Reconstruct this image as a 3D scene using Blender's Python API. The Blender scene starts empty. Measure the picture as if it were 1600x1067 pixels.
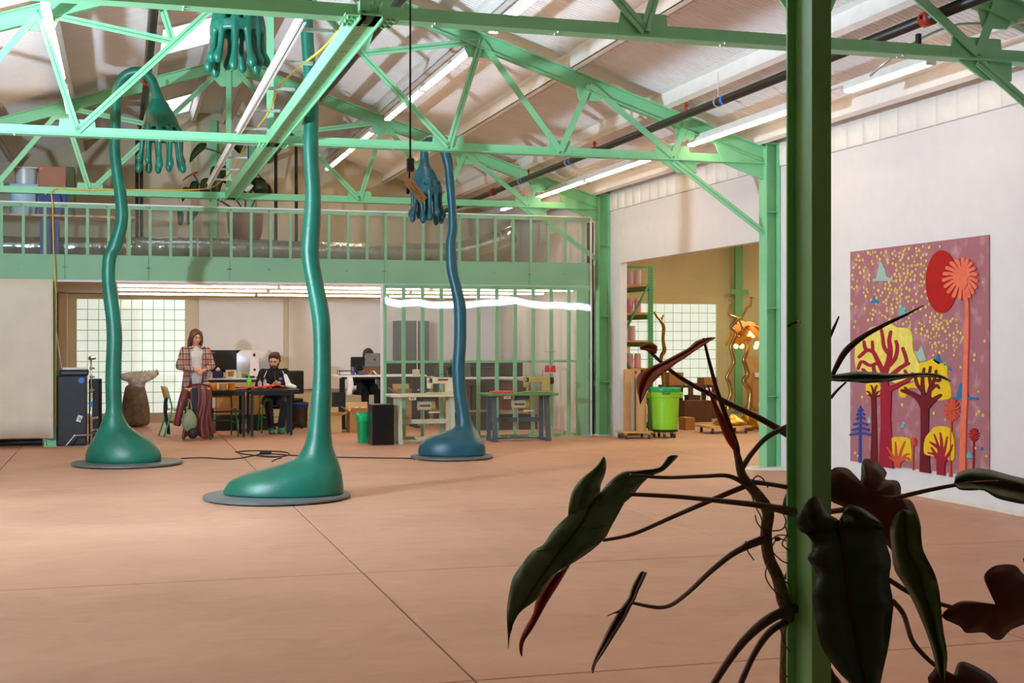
import bpy, bmesh, math, random
from mathutils import Vector, Matrix, noise as mnoise

# ---------------------------------------------------------------- camera, world, light, exposure
FPX = 2100.0
YAW = math.atan2(610.0, FPX)
CS, SN = math.cos(YAW), math.sin(YAW)
CAMZ = 1.6
scene = bpy.context.scene
COL = scene.collection
cam_data = bpy.data.cameras.new('camera')
cam_data.sensor_width = 36.0
cam_data.lens = FPX / 1600.0 * 36.0
cam_data.shift_y = -1.5 / 1600.0
cam_data.clip_start = 0.05
cam_data.clip_end = 200
cam = bpy.data.objects.new('camera', cam_data)
cam.location = (0, 0, CAMZ)
cam.rotation_euler = (math.pi / 2, 0, -YAW)
COL.objects.link(cam)
scene.camera = cam

world = bpy.data.worlds.new('world')
scene.world = world
world.use_nodes = True
world.node_tree.nodes['Background'].inputs[0].default_value = (0.9, 0.95, 1.0, 1)
world.node_tree.nodes['Background'].inputs[1].default_value = 0.6

vs = scene.view_settings
vs.view_transform = 'Standard'
vs.look = 'None'
vs.gamma = 1.0
vs.use_curve_mapping = False
vs.exposure = 0.0

# the photographer's flash head on the left, out of frame (it throws the long shadows)
fl = bpy.data.lights.new('flash_head', 'SPOT')
fl.energy = 3700
fl.color = (0.66, 0.84, 1.0)
fl.spot_size = math.radians(172)
fl.spot_blend = 1.0
fl.shadow_soft_size = 0.10
flo = bpy.data.objects.new('flash_head', fl)
flo.location = (-3.4, 9.8, 2.6)
flo.rotation_euler = Vector((0.63, 0.63, 0.56)).to_track_quat('-Z', 'Y').to_euler()
COL.objects.link(flo)

# ---------------------------------------------------------------- pixel -> place helpers
def ray(px, py):
    a = (px - 800.0) / FPX
    b = (532.0 - py) / FPX
    return Vector((SN + a * CS, CS - a * SN, b))
def P(px, py, d):
    v = ray(px, py) * d
    return Vector((v.x, v.y, v.z + CAMZ))
def onY(px, py, Y):
    r = ray(px, py)
    return P(px, py, Y / r.y)
def onX(px, py, X):
    r = ray(px, py)
    return P(px, py, X / r.x)
def onZ(px, py, Z=0.0):
    r = ray(px, py)
    return P(px, py, (Z - CAMZ) / r.z)

# ---------------------------------------------------------------- materials
def lin(c):
    return tuple((v / 12.92 if v <= 0.04045 else ((v + 0.055) / 1.055) ** 2.4) for v in [x / 255.0 for x in c])
MATS = {}
def mat(name, rgb, rough=0.6, metal=0.0, var=0.08, scale=6.0, bump=0.0, bscale=60.0, spec=0.5, coat=0.0,
        emit=None, estr=0.0, rgb2=None, detail=4.0, trans=0.0, sheen=0.0):
    if name in MATS:
        return MATS[name]
    m = bpy.data.materials.new(name)
    m.use_nodes = True
    nt = m.node_tree
    b = nt.nodes['Principled BSDF']
    c = lin(rgb)
    tc = nt.nodes.new('ShaderNodeTexCoord')
    nz = nt.nodes.new('ShaderNodeTexNoise')
    nz.inputs['Scale'].default_value = scale
    nz.inputs['Detail'].default_value = detail
    nt.links.new(tc.outputs['Object'], nz.inputs['Vector'])
    rp = nt.nodes.new('ShaderNodeValToRGB')
    rp.color_ramp.elements[0].position = 0.3
    rp.color_ramp.elements[1].position = 0.7
    if rgb2 is None:
        lo = [v * (1 - var) for v in c]
        hi = [min(1, v * (1 + var)) for v in c]
    else:
        lo, hi = lin(rgb2), c
    rp.color_ramp.elements[0].color = (*lo, 1)
    rp.color_ramp.elements[1].color = (*hi, 1)
    nt.links.new(nz.outputs['Fac'], rp.inputs['Fac'])
    nt.links.new(rp.outputs['Color'], b.inputs['Base Color'])
    b.inputs['Roughness'].default_value = rough
    b.inputs['Metallic'].default_value = metal
    b.inputs['Specular IOR Level'].default_value = spec
    b.inputs['Coat Weight'].default_value = coat
    b.inputs['Transmission Weight'].default_value = trans
    b.inputs['Sheen Weight'].default_value = sheen
    if bump > 0:
        n2 = nt.nodes.new('ShaderNodeTexNoise')
        n2.inputs['Scale'].default_value = bscale
        n2.inputs['Detail'].default_value = 3
        nt.links.new(tc.outputs['Object'], n2.inputs['Vector'])
        bp = nt.nodes.new('ShaderNodeBump')
        bp.inputs['Strength'].default_value = bump
        bp.inputs['Distance'].default_value = 0.02
        nt.links.new(n2.outputs['Fac'], bp.inputs['Height'])
        nt.links.new(bp.outputs['Normal'], b.inputs['Normal'])
    if emit is not None:
        b.inputs['Emission Color'].default_value = (*lin(emit), 1)
        b.inputs['Emission Strength'].default_value = estr
    MATS[name] = m
    return m

def mat_floor(name='stained_concrete', c1=(190, 144, 120), c2=(212, 163, 137)):
    m = mat(name, c2, rough=0.55, rgb2=c1, scale=0.55, bump=0.05, bscale=25, spec=0.35, detail=8)
    nt = m.node_tree
    b = nt.nodes['Principled BSDF']
    tc = next(n for n in nt.nodes if n.type == 'TEX_COORD')
    ge = nt.nodes.new('ShaderNodeNewGeometry')
    nz = next(n for n in nt.nodes if n.type == 'TEX_NOISE')
    mp = nt.nodes.new('ShaderNodeMapping')
    mp.inputs['Scale'].default_value = (0.8, 1.2, 1)
    nt.links.new(ge.outputs['Position'], mp.inputs['Vector'])
    nt.links.new(mp.outputs['Vector'], nz.inputs['Vector'])
    # fine swirl of trowel marks
    n3 = nt.nodes.new('ShaderNodeTexNoise')
    n3.inputs['Scale'].default_value = 3.0
    n3.inputs['Detail'].default_value = 8
    n3.inputs['Distortion'].default_value = 1.5
    nt.links.new(mp.outputs['Vector'], n3.inputs['Vector'])
    mx = nt.nodes.new('ShaderNodeMix')
    mx.data_type = 'RGBA'
    mx.blend_type = 'OVERLAY'
    mx.inputs['Factor'].default_value = 0.18
    rp = next(n for n in nt.nodes if n.type == 'VALTORGB')
    nt.links.new(rp.outputs['Color'], mx.inputs['A'])
    nt.links.new(n3.outputs['Fac'], mx.inputs['B'])
    nt.links.new(mx.outputs['Result'], b.inputs['Base Color'])
    return m

def mat_emit(name, rgb, s):
    if name in MATS:
        return MATS[name]
    m = bpy.data.materials.new(name)
    m.use_nodes = True
    nt = m.node_tree
    b = nt.nodes['Principled BSDF']
    b.inputs['Base Color'].default_value = (*lin(rgb), 1)
    b.inputs['Emission Color'].default_value = (*lin(rgb), 1)
    b.inputs['Emission Strength'].default_value = s
    MATS[name] = m
    return m

def mat_poly():
    m = bpy.data.materials.new('fluted_polycarbonate')
    m.use_nodes = True
    nt = m.node_tree
    nt.nodes.clear()
    out = nt.nodes.new('ShaderNodeOutputMaterial')
    tr = nt.nodes.new('ShaderNodeBsdfTransparent')
    tr.inputs['Color'].default_value = (0.93, 0.95, 0.94, 1)
    df = nt.nodes.new('ShaderNodeBsdfTranslucent')
    df.inputs['Color'].default_value = (0.8, 0.82, 0.8, 1)
    d2 = nt.nodes.new('ShaderNodeBsdfDiffuse')
    d2.inputs['Color'].default_value = (0.75, 0.77, 0.76, 1)
    gl = nt.nodes.new('ShaderNodeBsdfAnisotropic')
    gl.inputs['Color'].default_value = (1, 1, 1, 1)
    gl.inputs['Roughness'].default_value = 0.135
    gl.inputs['Anisotropy'].default_value = 0.99
    gl.inputs['Rotation'].default_value = 0.25
    tg = nt.nodes.new('ShaderNodeTangent')
    tg.direction_type = 'UV_MAP'
    tg.uv_map = 'UVMap'
    nt.links.new(tg.outputs['Tangent'], gl.inputs['Tangent'])
    # the flutes are tiny vertical cylinders: tilt the normal left and right across each one
    ge = nt.nodes.new('ShaderNodeNewGeometry')
    sx = nt.nodes.new('ShaderNodeSeparateXYZ')
    nt.links.new(ge.outputs['Position'], sx.inputs[0])
    ml = nt.nodes.new('ShaderNodeMath'); ml.operation = 'MULTIPLY'; ml.inputs[1].default_value = 2 * math.pi / 0.011
    nt.links.new(sx.outputs['X'], ml.inputs[0])
    sn = nt.nodes.new('ShaderNodeMath'); sn.operation = 'SINE'
    nt.links.new(ml.outputs[0], sn.inputs[0])
    m2 = nt.nodes.new('ShaderNodeMath'); m2.operation = 'MULTIPLY'; m2.inputs[1].default_value = 0.62
    nt.links.new(sn.outputs[0], m2.inputs[0])
    nz = nt.nodes.new('ShaderNodeTexNoise')
    nz.noise_dimensions = '1D'
    nz.inputs['Scale'].default_value = 0.9
    nz.inputs['Detail'].default_value = 2
    nt.links.new(sx.outputs['X'], nz.inputs['W'])
    m3 = nt.nodes.new('ShaderNodeMapRange')
    m3.inputs['To Min'].default_value = -0.01
    m3.inputs['To Max'].default_value = 0.01
    nt.links.new(nz.outputs['Fac'], m3.inputs['Value'])
    cx = nt.nodes.new('ShaderNodeCombineXYZ')
    cx.inputs['Y'].default_value = -1.0
    nt.links.new(m2.outputs[0], cx.inputs['X'])
    nt.links.new(m3.outputs['Result'], cx.inputs['Z'])
    nm = nt.nodes.new('ShaderNodeVectorMath'); nm.operation = 'NORMALIZE'
    nt.links.new(cx.outputs[0], nm.inputs[0])
    nt.links.new(nm.outputs[0], gl.inputs['Normal'])
    # flutes
    wv = nt.nodes.new('ShaderNodeTexWave')
    wv.wave_type = 'BANDS'
    wv.bands_direction = 'X'
    wv.inputs['Scale'].default_value = 14.0
    wv.inputs['Distortion'].default_value = 0.4
    nt.links.new(ge.outputs['Position'], wv.inputs['Vector'])
    mr = nt.nodes.new('ShaderNodeMapRange')
    mr.inputs['To Min'].default_value = 0.04
    mr.inputs['To Max'].default_value = 0.12
    nt.links.new(wv.outputs['Fac'], mr.inputs['Value'])
    mxd = nt.nodes.new('ShaderNodeMixShader')
    mxd.inputs['Fac'].default_value = 0.5
    nt.links.new(df.outputs[0], mxd.inputs[1])
    nt.links.new(d2.outputs[0], mxd.inputs[2])
    mx1 = nt.nodes.new('ShaderNodeMixShader')
    nt.links.new(mr.outputs['Result'], mx1.inputs['Fac'])
    nt.links.new(tr.outputs[0], mx1.inputs[1])
    nt.links.new(mxd.outputs[0], mx1.inputs[2])
    mx2 = nt.nodes.new('ShaderNodeMixShader')
    mx2.inputs['Fac'].default_value = 0.10
    nt.links.new(mx1.outputs[0], mx2.inputs[1])
    nt.links.new(gl.outputs[0], mx2.inputs[2])
    nt.links.new(mx2.outputs[0], out.inputs['Surface'])
    MATS['poly'] = m
    return m

def mat_clear(name, rgb, alpha=0.75, rough=0.1):
    if name in MATS:
        return MATS[name]
    m = bpy.data.materials.new(name)
    m.use_nodes = True
    nt = m.node_tree
    b = nt.nodes['Principled BSDF']
    b.inputs['Base Color'].default_value = (*lin(rgb), 1)
    b.inputs['Roughness'].default_value = rough
    b.inputs['Alpha'].default_value = 1 - alpha
    MATS[name] = m
    return m

# ---------------------------------------------------------------- mesh builder
class MB:
    def __init__(self):
        self.v = []
        self.f = []
    def add(self, vs, fs):
        n = len(self.v)
        self.v.extend([Vector(p) for p in vs])
        self.f.extend([tuple(i + n for i in f) for f in fs])
        return self
    def box(self, lo, hi):
        x0, y0, z0 = lo
        x1, y1, z1 = hi
        return self.add([(x0, y0, z0), (x1, y0, z0), (x1, y1, z0), (x0, y1, z0), (x0, y0, z1), (x1, y0, z1), (x1, y1, z1), (x0, y1, z1)],
                        [(3, 2, 1, 0), (4, 5, 6, 7), (0, 1, 5, 4), (1, 2, 6, 5), (2, 3, 7, 6), (3, 0, 4, 7)])
    def cbox(self, c, s, m=None):
        hx, hy, hz = s[0] / 2, s[1] / 2, s[2] / 2
        pts = [Vector((x, y, z)) for z in (-hz, hz) for x, y in ((-hx, -hy), (hx, -hy), (hx, hy), (-hx, hy))]
        if m is not None:
            pts = [m @ p for p in pts]
        pts = [p + Vector(c) for p in pts]
        return self.add(pts, [(3, 2, 1, 0), (4, 5, 6, 7), (0, 1, 5, 4), (1, 2, 6, 5), (2, 3, 7, 6), (3, 0, 4, 7)])
    def bar(self, p0, p1, w, h, up=(0, 0, 1), off=(0, 0)):
        p0, p1 = Vector(p0), Vector(p1)
        t = (p1 - p0).normalized()
        s = t.cross(Vector(up))
        if s.length < 1e-4:
            s = t.cross(Vector((1, 0, 0)))
        s.normalize()
        u = s.cross(t).normalized()
        pts = []
        for p in (p0, p1):
            for a, b in ((-1, -1), (1, -1), (1, 1), (-1, 1)):
                pts.append(p + s * (a * w / 2 + off[0]) + u * (b * h / 2 + off[1]))
        return self.add(pts, [(3, 2, 1, 0), (4, 5, 6, 7), (0, 1, 5, 4), (1, 2, 6, 5), (2, 3, 7, 6), (3, 0, 4, 7)])
    def angle(self, p0, p1, w, h, t=0.012, up=(0, 0, 1)):
        self.bar(p0, p1, t, h, up)
        return self.bar(p0, p1, w, t, up, off=(0, -h / 2 + t / 2))
    def tube(self, pts, r, n=8, caps=True, squash=1.0):
        pts = [Vector(p) for p in pts]
        if not hasattr(r, '__len__'):
            r = [r] * len(pts)
        base = len(self.v)
        # parallel transport frame
        t0 = (pts[1] - pts[0]).normalized()
        ref = Vector((0, 1, 0)) if abs(t0.y) < 0.9 else Vector((1, 0, 0))
        u = t0.cross(ref).normalized()
        for i, p in enumerate(pts):
            if i == 0:
                t = t0
            elif i == len(pts) - 1:
                t = (pts[i] - pts[i - 1]).normalized()
            else:
                t = ((pts[i + 1] - p).normalized() + (p - pts[i - 1]).normalized())
                t = t.normalized() if t.length > 1e-6 else (pts[i + 1] - p).normalized()
            u = (u - t * u.dot(t))
            u = u.normalized() if u.length > 1e-6 else t.orthogonal().normalized()
            w = t.cross(u)
            for k in range(n):
                a = 2 * math.pi * k / n
                self.v.append(p + (u * math.cos(a) + w * math.sin(a) * squash) * r[i])
        for i in range(len(pts) - 1):
            for k in range(n):
                k2 = (k + 1) % n
                self.f.append((base + i * n + k, base + i * n + k2, base + (i + 1) * n + k2, base + (i + 1) * n + k))
        if caps:
            self.f.append(tuple(base + k for k in reversed(range(n))))
            e = base + (len(pts) - 1) * n
            self.f.append(tuple(e + k for k in range(n)))
        return self
    def rings(self, rings, caps=True):
        """rings: list of lists of points (same length), lofted"""
        base = len(self.v)
        n = len(rings[0])
        for rg in rings:
            self.v.extend([Vector(p) for p in rg])
        for i in range(len(rings) - 1):
            for k in range(n):
                k2 = (k + 1) % n
                self.f.append((base + i * n + k, base + i * n + k2, base + (i + 1) * n + k2, base + (i + 1) * n + k))
        if caps:
            self.f.append(tuple(base + k for k in reversed(range(n))))
            e = base + (len(rings) - 1) * n
            self.f.append(tuple(e + k for k in range(n)))
        return self
    def lathe(self, prof, c=(0, 0, 0), n=16, sx=1.0, sy=1.0, caps=True):
        c = Vector(c)
        rg = []
        for r, z in prof:
            rg.append([c + Vector((math.cos(2 * math.pi * k / n) * r * sx, math.sin(2 * math.pi * k / n) * r * sy, z)) for k in range(n)])
        return self.rings(rg, caps)
    def ball(self, c, r, n=10, m=6, s=(1, 1, 1)):
        prof = [(r * math.sin(math.pi * i / m), -r * math.cos(math.pi * i / m)) for i in range(m + 1)]
        prof[0] = (r * 0.02, -r)
        prof[-1] = (r * 0.02, r)
        c = Vector(c)
        rg = [[c + Vector((math.cos(2 * math.pi * k / n) * q * s[0], math.sin(2 * math.pi * k / n) * q * s[1], z * s[2])) for k in range(n)] for q, z in prof]
        return self.rings(rg, True)
    def capsule(self, p0, p1, r0, r1, n=12):
        p0, p1 = Vector(p0), Vector(p1)
        t = (p1 - p0)
        t = t.normalized() if t.length > 1e-6 else Vector((0, 0, 1))
        pts, rr = [], []
        for i in range(4):
            a = math.pi / 2 * i / 3.0
            pts.append(p0 - t * (r0 * math.cos(a)))
            rr.append(max(0.001, r0 * math.sin(a)))
        for i in range(4):
            a = math.pi / 2 * i / 3.0
            pts.append(p1 + t * (r1 * math.sin(a)))
            rr.append(max(0.001, r1 * math.cos(a)))
        return self.tube(pts, rr, n)
    def prism(self, poly, o, ex, ey, ez, t0, t1):
        """poly in (ex,ey) extruded along ez from t0 to t1"""
        o, ex, ey, ez = Vector(o), Vector(ex), Vector(ey), Vector(ez)
        n = len(poly)
        a = [o + ex * p[0] + ey * p[1] + ez * t0 for p in poly]
        b = [o + ex * p[0] + ey * p[1] + ez * t1 for p in poly]
        fs = [tuple(reversed(range(n))), tuple(range(n, 2 * n))]
        for k in range(n):
            k2 = (k + 1) % n
            fs.append((k, k2, n + k2, n + k))
        return self.add(a + b, fs)
    def grid(self, rows, flip=False):
        base = len(self.v)
        n = len(rows[0])
        for rw in rows:
            self.v.extend([Vector(p) for p in rw])
        for i in range(len(rows) - 1):
            for k in range(n - 1):
                q = (base + i * n + k, base + i * n + k + 1, base + (i + 1) * n + k + 1, base + (i + 1) * n + k)
                self.f.append(tuple(reversed(q)) if flip else q)
        return self
    def mesh(self, name, off=None):
        me = bpy.data.meshes.new(name)
        vs = self.v if off is None else [p - off for p in self.v]
        me.from_pydata([tuple(p) for p in vs], [], self.f)
        me.update()
        return me
    def build(self, name, m, parent=None, smooth=False, local=False, uv=None):
        off = None
        if parent is not None and not local:
            off = Vector((0, 0, 0))
            q = parent
            while q is not None:
                off += Vector(q.location)
                q = q.parent
        me = self.mesh(name, off)
        return link(name, me, m, parent, smooth)

def link(name, me, m, parent=None, smooth=False):
    if m is not None and len(me.materials) == 0:
        me.materials.append(m)
    if smooth:
        me.shade_smooth()
        if smooth == 'angle':
            me.set_sharp_from_angle(angle=math.radians(40))
    o = bpy.data.objects.new(name, me)
    COL.objects.link(o)
    o.parent = parent
    return o

def fixnormals(o):
    bm = bmesh.new()
    bm.from_mesh(o.data)
    bmesh.ops.recalc_face_normals(bm, faces=bm.faces)
    bm.to_mesh(o.data)
    bm.free()
    return o

def tag(o, label=None, cat=None, group=None, kind=None):
    if label:
        o['label'] = label
    if cat:
        o['category'] = cat
    if group:
        o['group'] = group
    if kind:
        o['kind'] = kind
    return o
def thing(name, label, cat, loc=(0, 0, 0), group=None, rz=0.0):
    o = bpy.data.objects.new(name, None)
    o.empty_display_size = 0.1
    o.location = loc
    o.rotation_euler = (0, 0, rz)
    COL.objects.link(o)
    return tag(o, label, cat, group)
def struct(o):
    o['kind'] = 'structure'
    return o
def dup(root, loc=None, rz=None, label=None, group=None):
    r = root.copy()
    COL.objects.link(r)
    if loc is not None:
        r.location = loc
    if rz is not None:
        r.rotation_euler = (0, 0, rz)
    if label:
        r['label'] = label
    if group:
        r['group'] = group
    for ch in list(root.children):
        c = ch.copy()
        COL.objects.link(c)
        c.parent = r
        for g in list(ch.children):
            e = g.copy()
            COL.objects.link(e)
            e.parent = c
    return r
def bevel(o, w=0.01, seg=2):
    md = o.modifiers.new('bevel', 'BEVEL')
    md.width = w
    md.segments = seg
    md.limit_method = 'ANGLE'
    md.angle_limit = math.radians(40)
    return o
def subsurf(o, lv=1):
    md = o.modifiers.new('subsurf', 'SUBSURF')
    md.levels = lv
    md.render_levels = lv
    return o
def remesh(o, vox, smooth=2):
    md = o.modifiers.new('remesh', 'REMESH')
    md.mode = 'VOXEL'
    md.voxel_size = vox
    md.use_smooth_shade = True
    if smooth:
        s = o.modifiers.new('smooth', 'SMOOTH')
        s.factor = 0.5
        s.iterations = smooth
    return o
def catmull(pts, n=6):
    pts = [Vector(p) for p in pts]
    out = []
    for i in range(len(pts) - 1):
        p0 = pts[max(i - 1, 0)]
        p1, p2 = pts[i], pts[i + 1]
        p3 = pts[min(i + 2, len(pts) - 1)]
        for k in range(n):
            t = k / n
            out.append(0.5 * ((2 * p1) + (p2 - p0) * t + (2 * p0 - 5 * p1 + 4 * p2 - p3) * t * t + (3 * p1 - p0 - 3 * p2 + p3) * t ** 3))
    out.append(pts[-1])
    return out
def catr(vals, n=6):
    return [v.x for v in catmull([Vector((x, 0, 0)) for x in vals], n)]
# ================================================================ STRUCTURE
RX = 1.6
TY = [9.17, 15.27, 21.36]
WR = 7.9
WL = -4.5
BACK = 27.3
FRONT = -6.0
def zc(X):            # centre line of the top chord
    return 3.92 + 0.327 * (6.1 - abs(X - RX))
def zdeck(X):
    return zc(X) + 0.29

M_floor = mat_floor()
M_joint = mat('floor_joint', (70, 48, 38), 0.9)
M_white = mat('white_drywall', (226, 224, 226), 0.7, var=0.02, bump=0.02, bscale=40)
M_cream = mat('cream_plaster', (212, 200, 172), 0.8, var=0.06, scale=1.5, bump=0.03)
M_warmwall = mat('warm_lit_wing_wall', (230, 220, 180), 0.85, var=0.08, scale=1.2, bump=0.05)  # the side room's warm light is mixed into this wall colour
M_deck = mat('white_corrugated_steel', (238, 232, 230), 0.45, var=0.03, scale=3)
M_purlin = mat('white_purlin', (240, 236, 232), 0.5, var=0.04)
M_green = mat('mint_steel_paint', (132, 206, 156), 0.38, var=0.05, scale=4, bump=0.015, bscale=30)
M_greenp = mat('mint_plywood_paint', (140, 200, 158), 0.55, var=0.06, scale=3)
M_shadegreen = mat('shaded_green_post_paint', (124, 196, 130), 0.34, var=0.06, scale=4)  # truss paint toned darker to carry the shade on the near post
M_black = mat('black_matte', (18, 18, 20), 0.6)
M_pipe = mat('black_sprinkler_pipe', (40, 32, 28), 0.4, var=0.2)
M_red = mat('red_coupling', (165, 45, 30), 0.5)
M_blue = mat('blue_tape', (50, 120, 215), 0.5)
M_lamp = mat_emit('warm_tube', (255, 220, 182), 20.0)
M_lampw = mat_emit('amber_tube', (255, 238, 196), 120.0)
M_lamp2 = mat_emit('warm_tube_low', (255, 234, 208), 21.0)
M_house = mat('white_fixture_housing', (235, 233, 230), 0.4)
M_alu = mat('brushed_aluminium', (205, 205, 208), 0.35, metal=0.6)
M_poly = mat_poly()
M_yellow = mat('yellow_cord', (225, 180, 50), 0.5)

# ---- floor of saw-cut slabs
GX = [RX + 3.048 * k for k in range(-2, 6)]
GY = [15.27 + 3.048 * k for k in range(-7, 5)]
floor = struct(MB().box((WL - 0.1, GY[0], -0.2), (GX[-1], GY[-1], -0.012)).build('floor', M_joint))
slab = MB().box((0, 0, -0.02), (3.048 - 0.011, 3.048 - 0.011, 0.0)).mesh('slab')
bmx = bmesh.new(); bmx.from_mesh(slab)
bmesh.ops.bevel(bmx, geom=[e for e in bmx.edges if all(abs(v.co.z) < 1e-6 for v in e.verts)], offset=0.004, segments=1, affect='EDGES')
bmx.to_mesh(slab); bmx.free()
for i in range(len(GX) - 1):
    for j in range(len(GY) - 1):
        o = link('slab', slab, M_floor, floor)
        o.location = (GX[i] + 0.005, GY[j] + 0.005, 0)

# ---- walls
w = MB()
w.box((WR, FRONT, 0), (WR + 0.12, 15.45, 3.77))
w.box((WR, 15.45, 2.88), (WR + 0.12, 20.8, 3.77))
w.box((WR, 20.8, 0), (WR + 0.12, BACK, 3.77))
w.box((WR + 0.02, FRONT, 3.77), (WR + 0.12, BACK, 4.25))
wall_right = struct(w.build('wall_right', M_white))
struct(MB().box((WL - 0.12, FRONT, 0), (WL, BACK, 4.25)).build('wall_left', M_cream))
gab = [(WL, 0), (WR, 0), (WR, 4.25), (RX, 6.3), (WL, 4.25)]
# far wall with openings for glass block
wf = MB()
WIN1 = (-0.84, 1.21, 0.175, 2.41)
def gable(mb, y0, y1):
    x0, x1, z0, z1 = WIN1
    mb.box((WL, y0, 0), (x0, y1, z1)); mb.box((x1, y0, 0), (WR, y1, z1)); mb.box((x0, y0, 0), (x1, y1, z0))
    mb.prism([(WL, z1), (WR, z1), (WR, 4.25), (RX, 6.3), (WL, 4.25)], (0, 0, 0), (1, 0, 0), (0, 0, 1), (0, 1, 0), y0, y1)
gable(wf, BACK, BACK + 0.15)
wall_far = struct(wf.build('wall_far', M_cream))
wr = MB()
wr.prism(gab, (0, 0, 0), (1, 0, 0), (0, 0, 1), (0, 1, 0), FRONT - 0.12, FRONT)
struct(wr.build('wall_rear', M_cream))
# wing: far wall, side wall, near wall, ceiling
WIN2 = (10.6, 12.65, 0.175, 2.41)
ww = MB()
x0, x1, z0, z1 = WIN2
ww.box((WR + 0.12, BACK, 0), (x0, BACK + 0.15, z1)); ww.box((x1, BACK, 0), (16.8, BACK + 0.15, z1)); ww.box((x0, BACK, 0), (x1, BACK + 0.15, z0))
ww.box((WR + 0.12, BACK, z1), (16.8, BACK + 0.15, 4.25))
struct(ww.build('wall_wing_far', M_warmwall))
struct(MB().box((16.8, 12.2, 0), (16.95, BACK + 0.15, 4.25)).build('wall_wing_right', M_warmwall))
struct(MB().box((WR + 0.12, 12.1, 0), (16.8, 12.22, 4.25)).build('wall_wing_near', M_warmwall))
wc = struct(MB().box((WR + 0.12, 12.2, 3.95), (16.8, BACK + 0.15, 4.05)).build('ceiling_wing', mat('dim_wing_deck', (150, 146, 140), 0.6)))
for k in range(8):
    x = 8.6 + k * 1.15
    MB().bar((x, 12.3, 3.85), (x, BACK, 3.85), 0.06, 0.2).build('purlin', M_purlin, wc)
# panel seams and stain relief on wing wall: sheet boards
for k in range(3):
    MB().box((12.9 + k * 1.22, BACK - 0.012, 0), (12.9 + k * 1.22 + 1.205, BACK, 2.62)).build('wall_board', M_warmwall, bpy.data.objects['wall_wing_far'])
MB().box((8.05, BACK - 0.015, 2.60), (16.8, BACK, 2.64)).build('ledge', M_warmwall, bpy.data.objects['wall_wing_far'])

# rough white plaster toe along the right wall
random.seed(3)
toe = MB()
y = 8.0
rows = []
while y < 15.3:
    h = random.uniform(0.012, 0.03); dd = random.uniform(0.02, 0.06)
    rows.append([(WR, y, h + 0.02), (WR - dd * 0.6, y, h), (WR - dd, y, 0.001)])
    y += random.uniform(0.05, 0.16)
toe.grid(rows)
struct(toe.build('baseboard_right', mat('rough_plaster', (220, 214, 205), 0.9, bump=0.3, bscale=30)))
# insulation strip: quilted white panels
ins = struct(MB().box((WR + 0.005, 8.0, 3.775), (WR + 0.018, 21.3, 4.12)).build('trim_1', M_purlin))
sm = MB()
sm.grid([[(-0.002, 0.0, 0.0), (-0.016, 0.03, 0.0), (-0.02, 0.17, 0), (-0.016, 0.32, 0), (-0.002, 0.345, 0)],
         [(-0.002, 0.0, 0.33), (-0.02, 0.03, 0.33), (-0.03, 0.17, 0.33), (-0.02, 0.32, 0.33), (-0.002, 0.345, 0.33)]], flip=True)
sm = sm.mesh('quilted_panel')
for k in range(38):
    o = link('quilted_panel', sm, M_purlin, ins, True)
    o.location = (WR + 0.005, 8.0 + k * 0.35, 3.78)
# white back-wall panels under the mezzanine
b1 = onY(311, 474, BACK - 0.05); b2 = onY(470, 555, BACK - 0.05)
tag(MB().box((b1.x, BACK - 0.05, b2.z), (b2.x - 0.35, BACK - 0.002, 2.45)).build('wall_panel', M_white), 'wide white board on the far wall above the two computer screens', 'board')
b1 = onY(451, 474, BACK - 0.05); b2 = onY(640, 606, BACK - 0.05)
tag(MB().box((b1.x, BACK - 0.06, b2.z), (b2.x + 2.6, BACK - 0.002, 2.45)).build('wall_panel', M_white), 'tall white board on the far wall behind the standing desk', 'board')
MB_ = MB().box((-1.15, BACK - 0.4, 0), (-1.0, BACK, 2.5)); struct(MB_.build('trim_2', M_cream))
struct(MB().box((-1.0, BACK - 0.08, 2.41), (1.4, BACK, 2.5)).build('trim_3', M_cream))
struct(MB().box((WL, BACK - 0.03, 0), (WR, BACK, 0.09)).build('baseboard_far', M_cream))

# ---- glass block windows
M_block = mat('glass_block', (214, 232, 222), 0.12, var=0.03, scale=20, emit=(240, 250, 242), estr=0.6)
M_mortar = mat('green_grey_mortar', (150, 178, 148), 0.7)
def glass_window(name, win, cols, rows_):
    x0, x1, z0, z1 = win
    wo = struct(MB().box((x0, BACK + 0.05, z0), (x1, BACK + 0.12, z1)).build(name, M_mortar))
    bw = (x1 - x0) / cols; bh = (z1 - z0) / rows_
    me = MB()
    g = 0.007
    a, b = bw - 2 * g, bh - 2 * g
    i = 0.022
    me.add([(g, 0.05, g), (g + a, 0.05, g), (g + a, 0.05, g + b), (g, 0.05, g + b),
            (g, 0.008, g), (g + a, 0.008, g), (g + a, 0.008, g + b), (g, 0.008, g + b),
            (g + i, 0, g + i), (g + a - i, 0, g + i), (g + a - i, 0, g + b - i), (g + i, 0, g + b - i)],
           [(0, 1, 5, 4), (1, 2, 6, 5), (2, 3, 7, 6), (3, 0, 4, 7), (4, 5, 9, 8), (5, 6, 10, 9), (6, 7, 11, 10), (7, 4, 8, 11), (8, 9, 10, 11)])
    me = me.mesh('glass_block')
    for c in range(cols):
        for r in range(rows_):
            o = link('glass_block', me, M_block, wo)
            o.location = (x0 + c * bw, BACK + 0.035, z0 + r * bh)
    return wo
glass_window('window_1', WIN1, 10, 11)
glass_window('window_2', WIN2, 10, 11)

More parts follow.
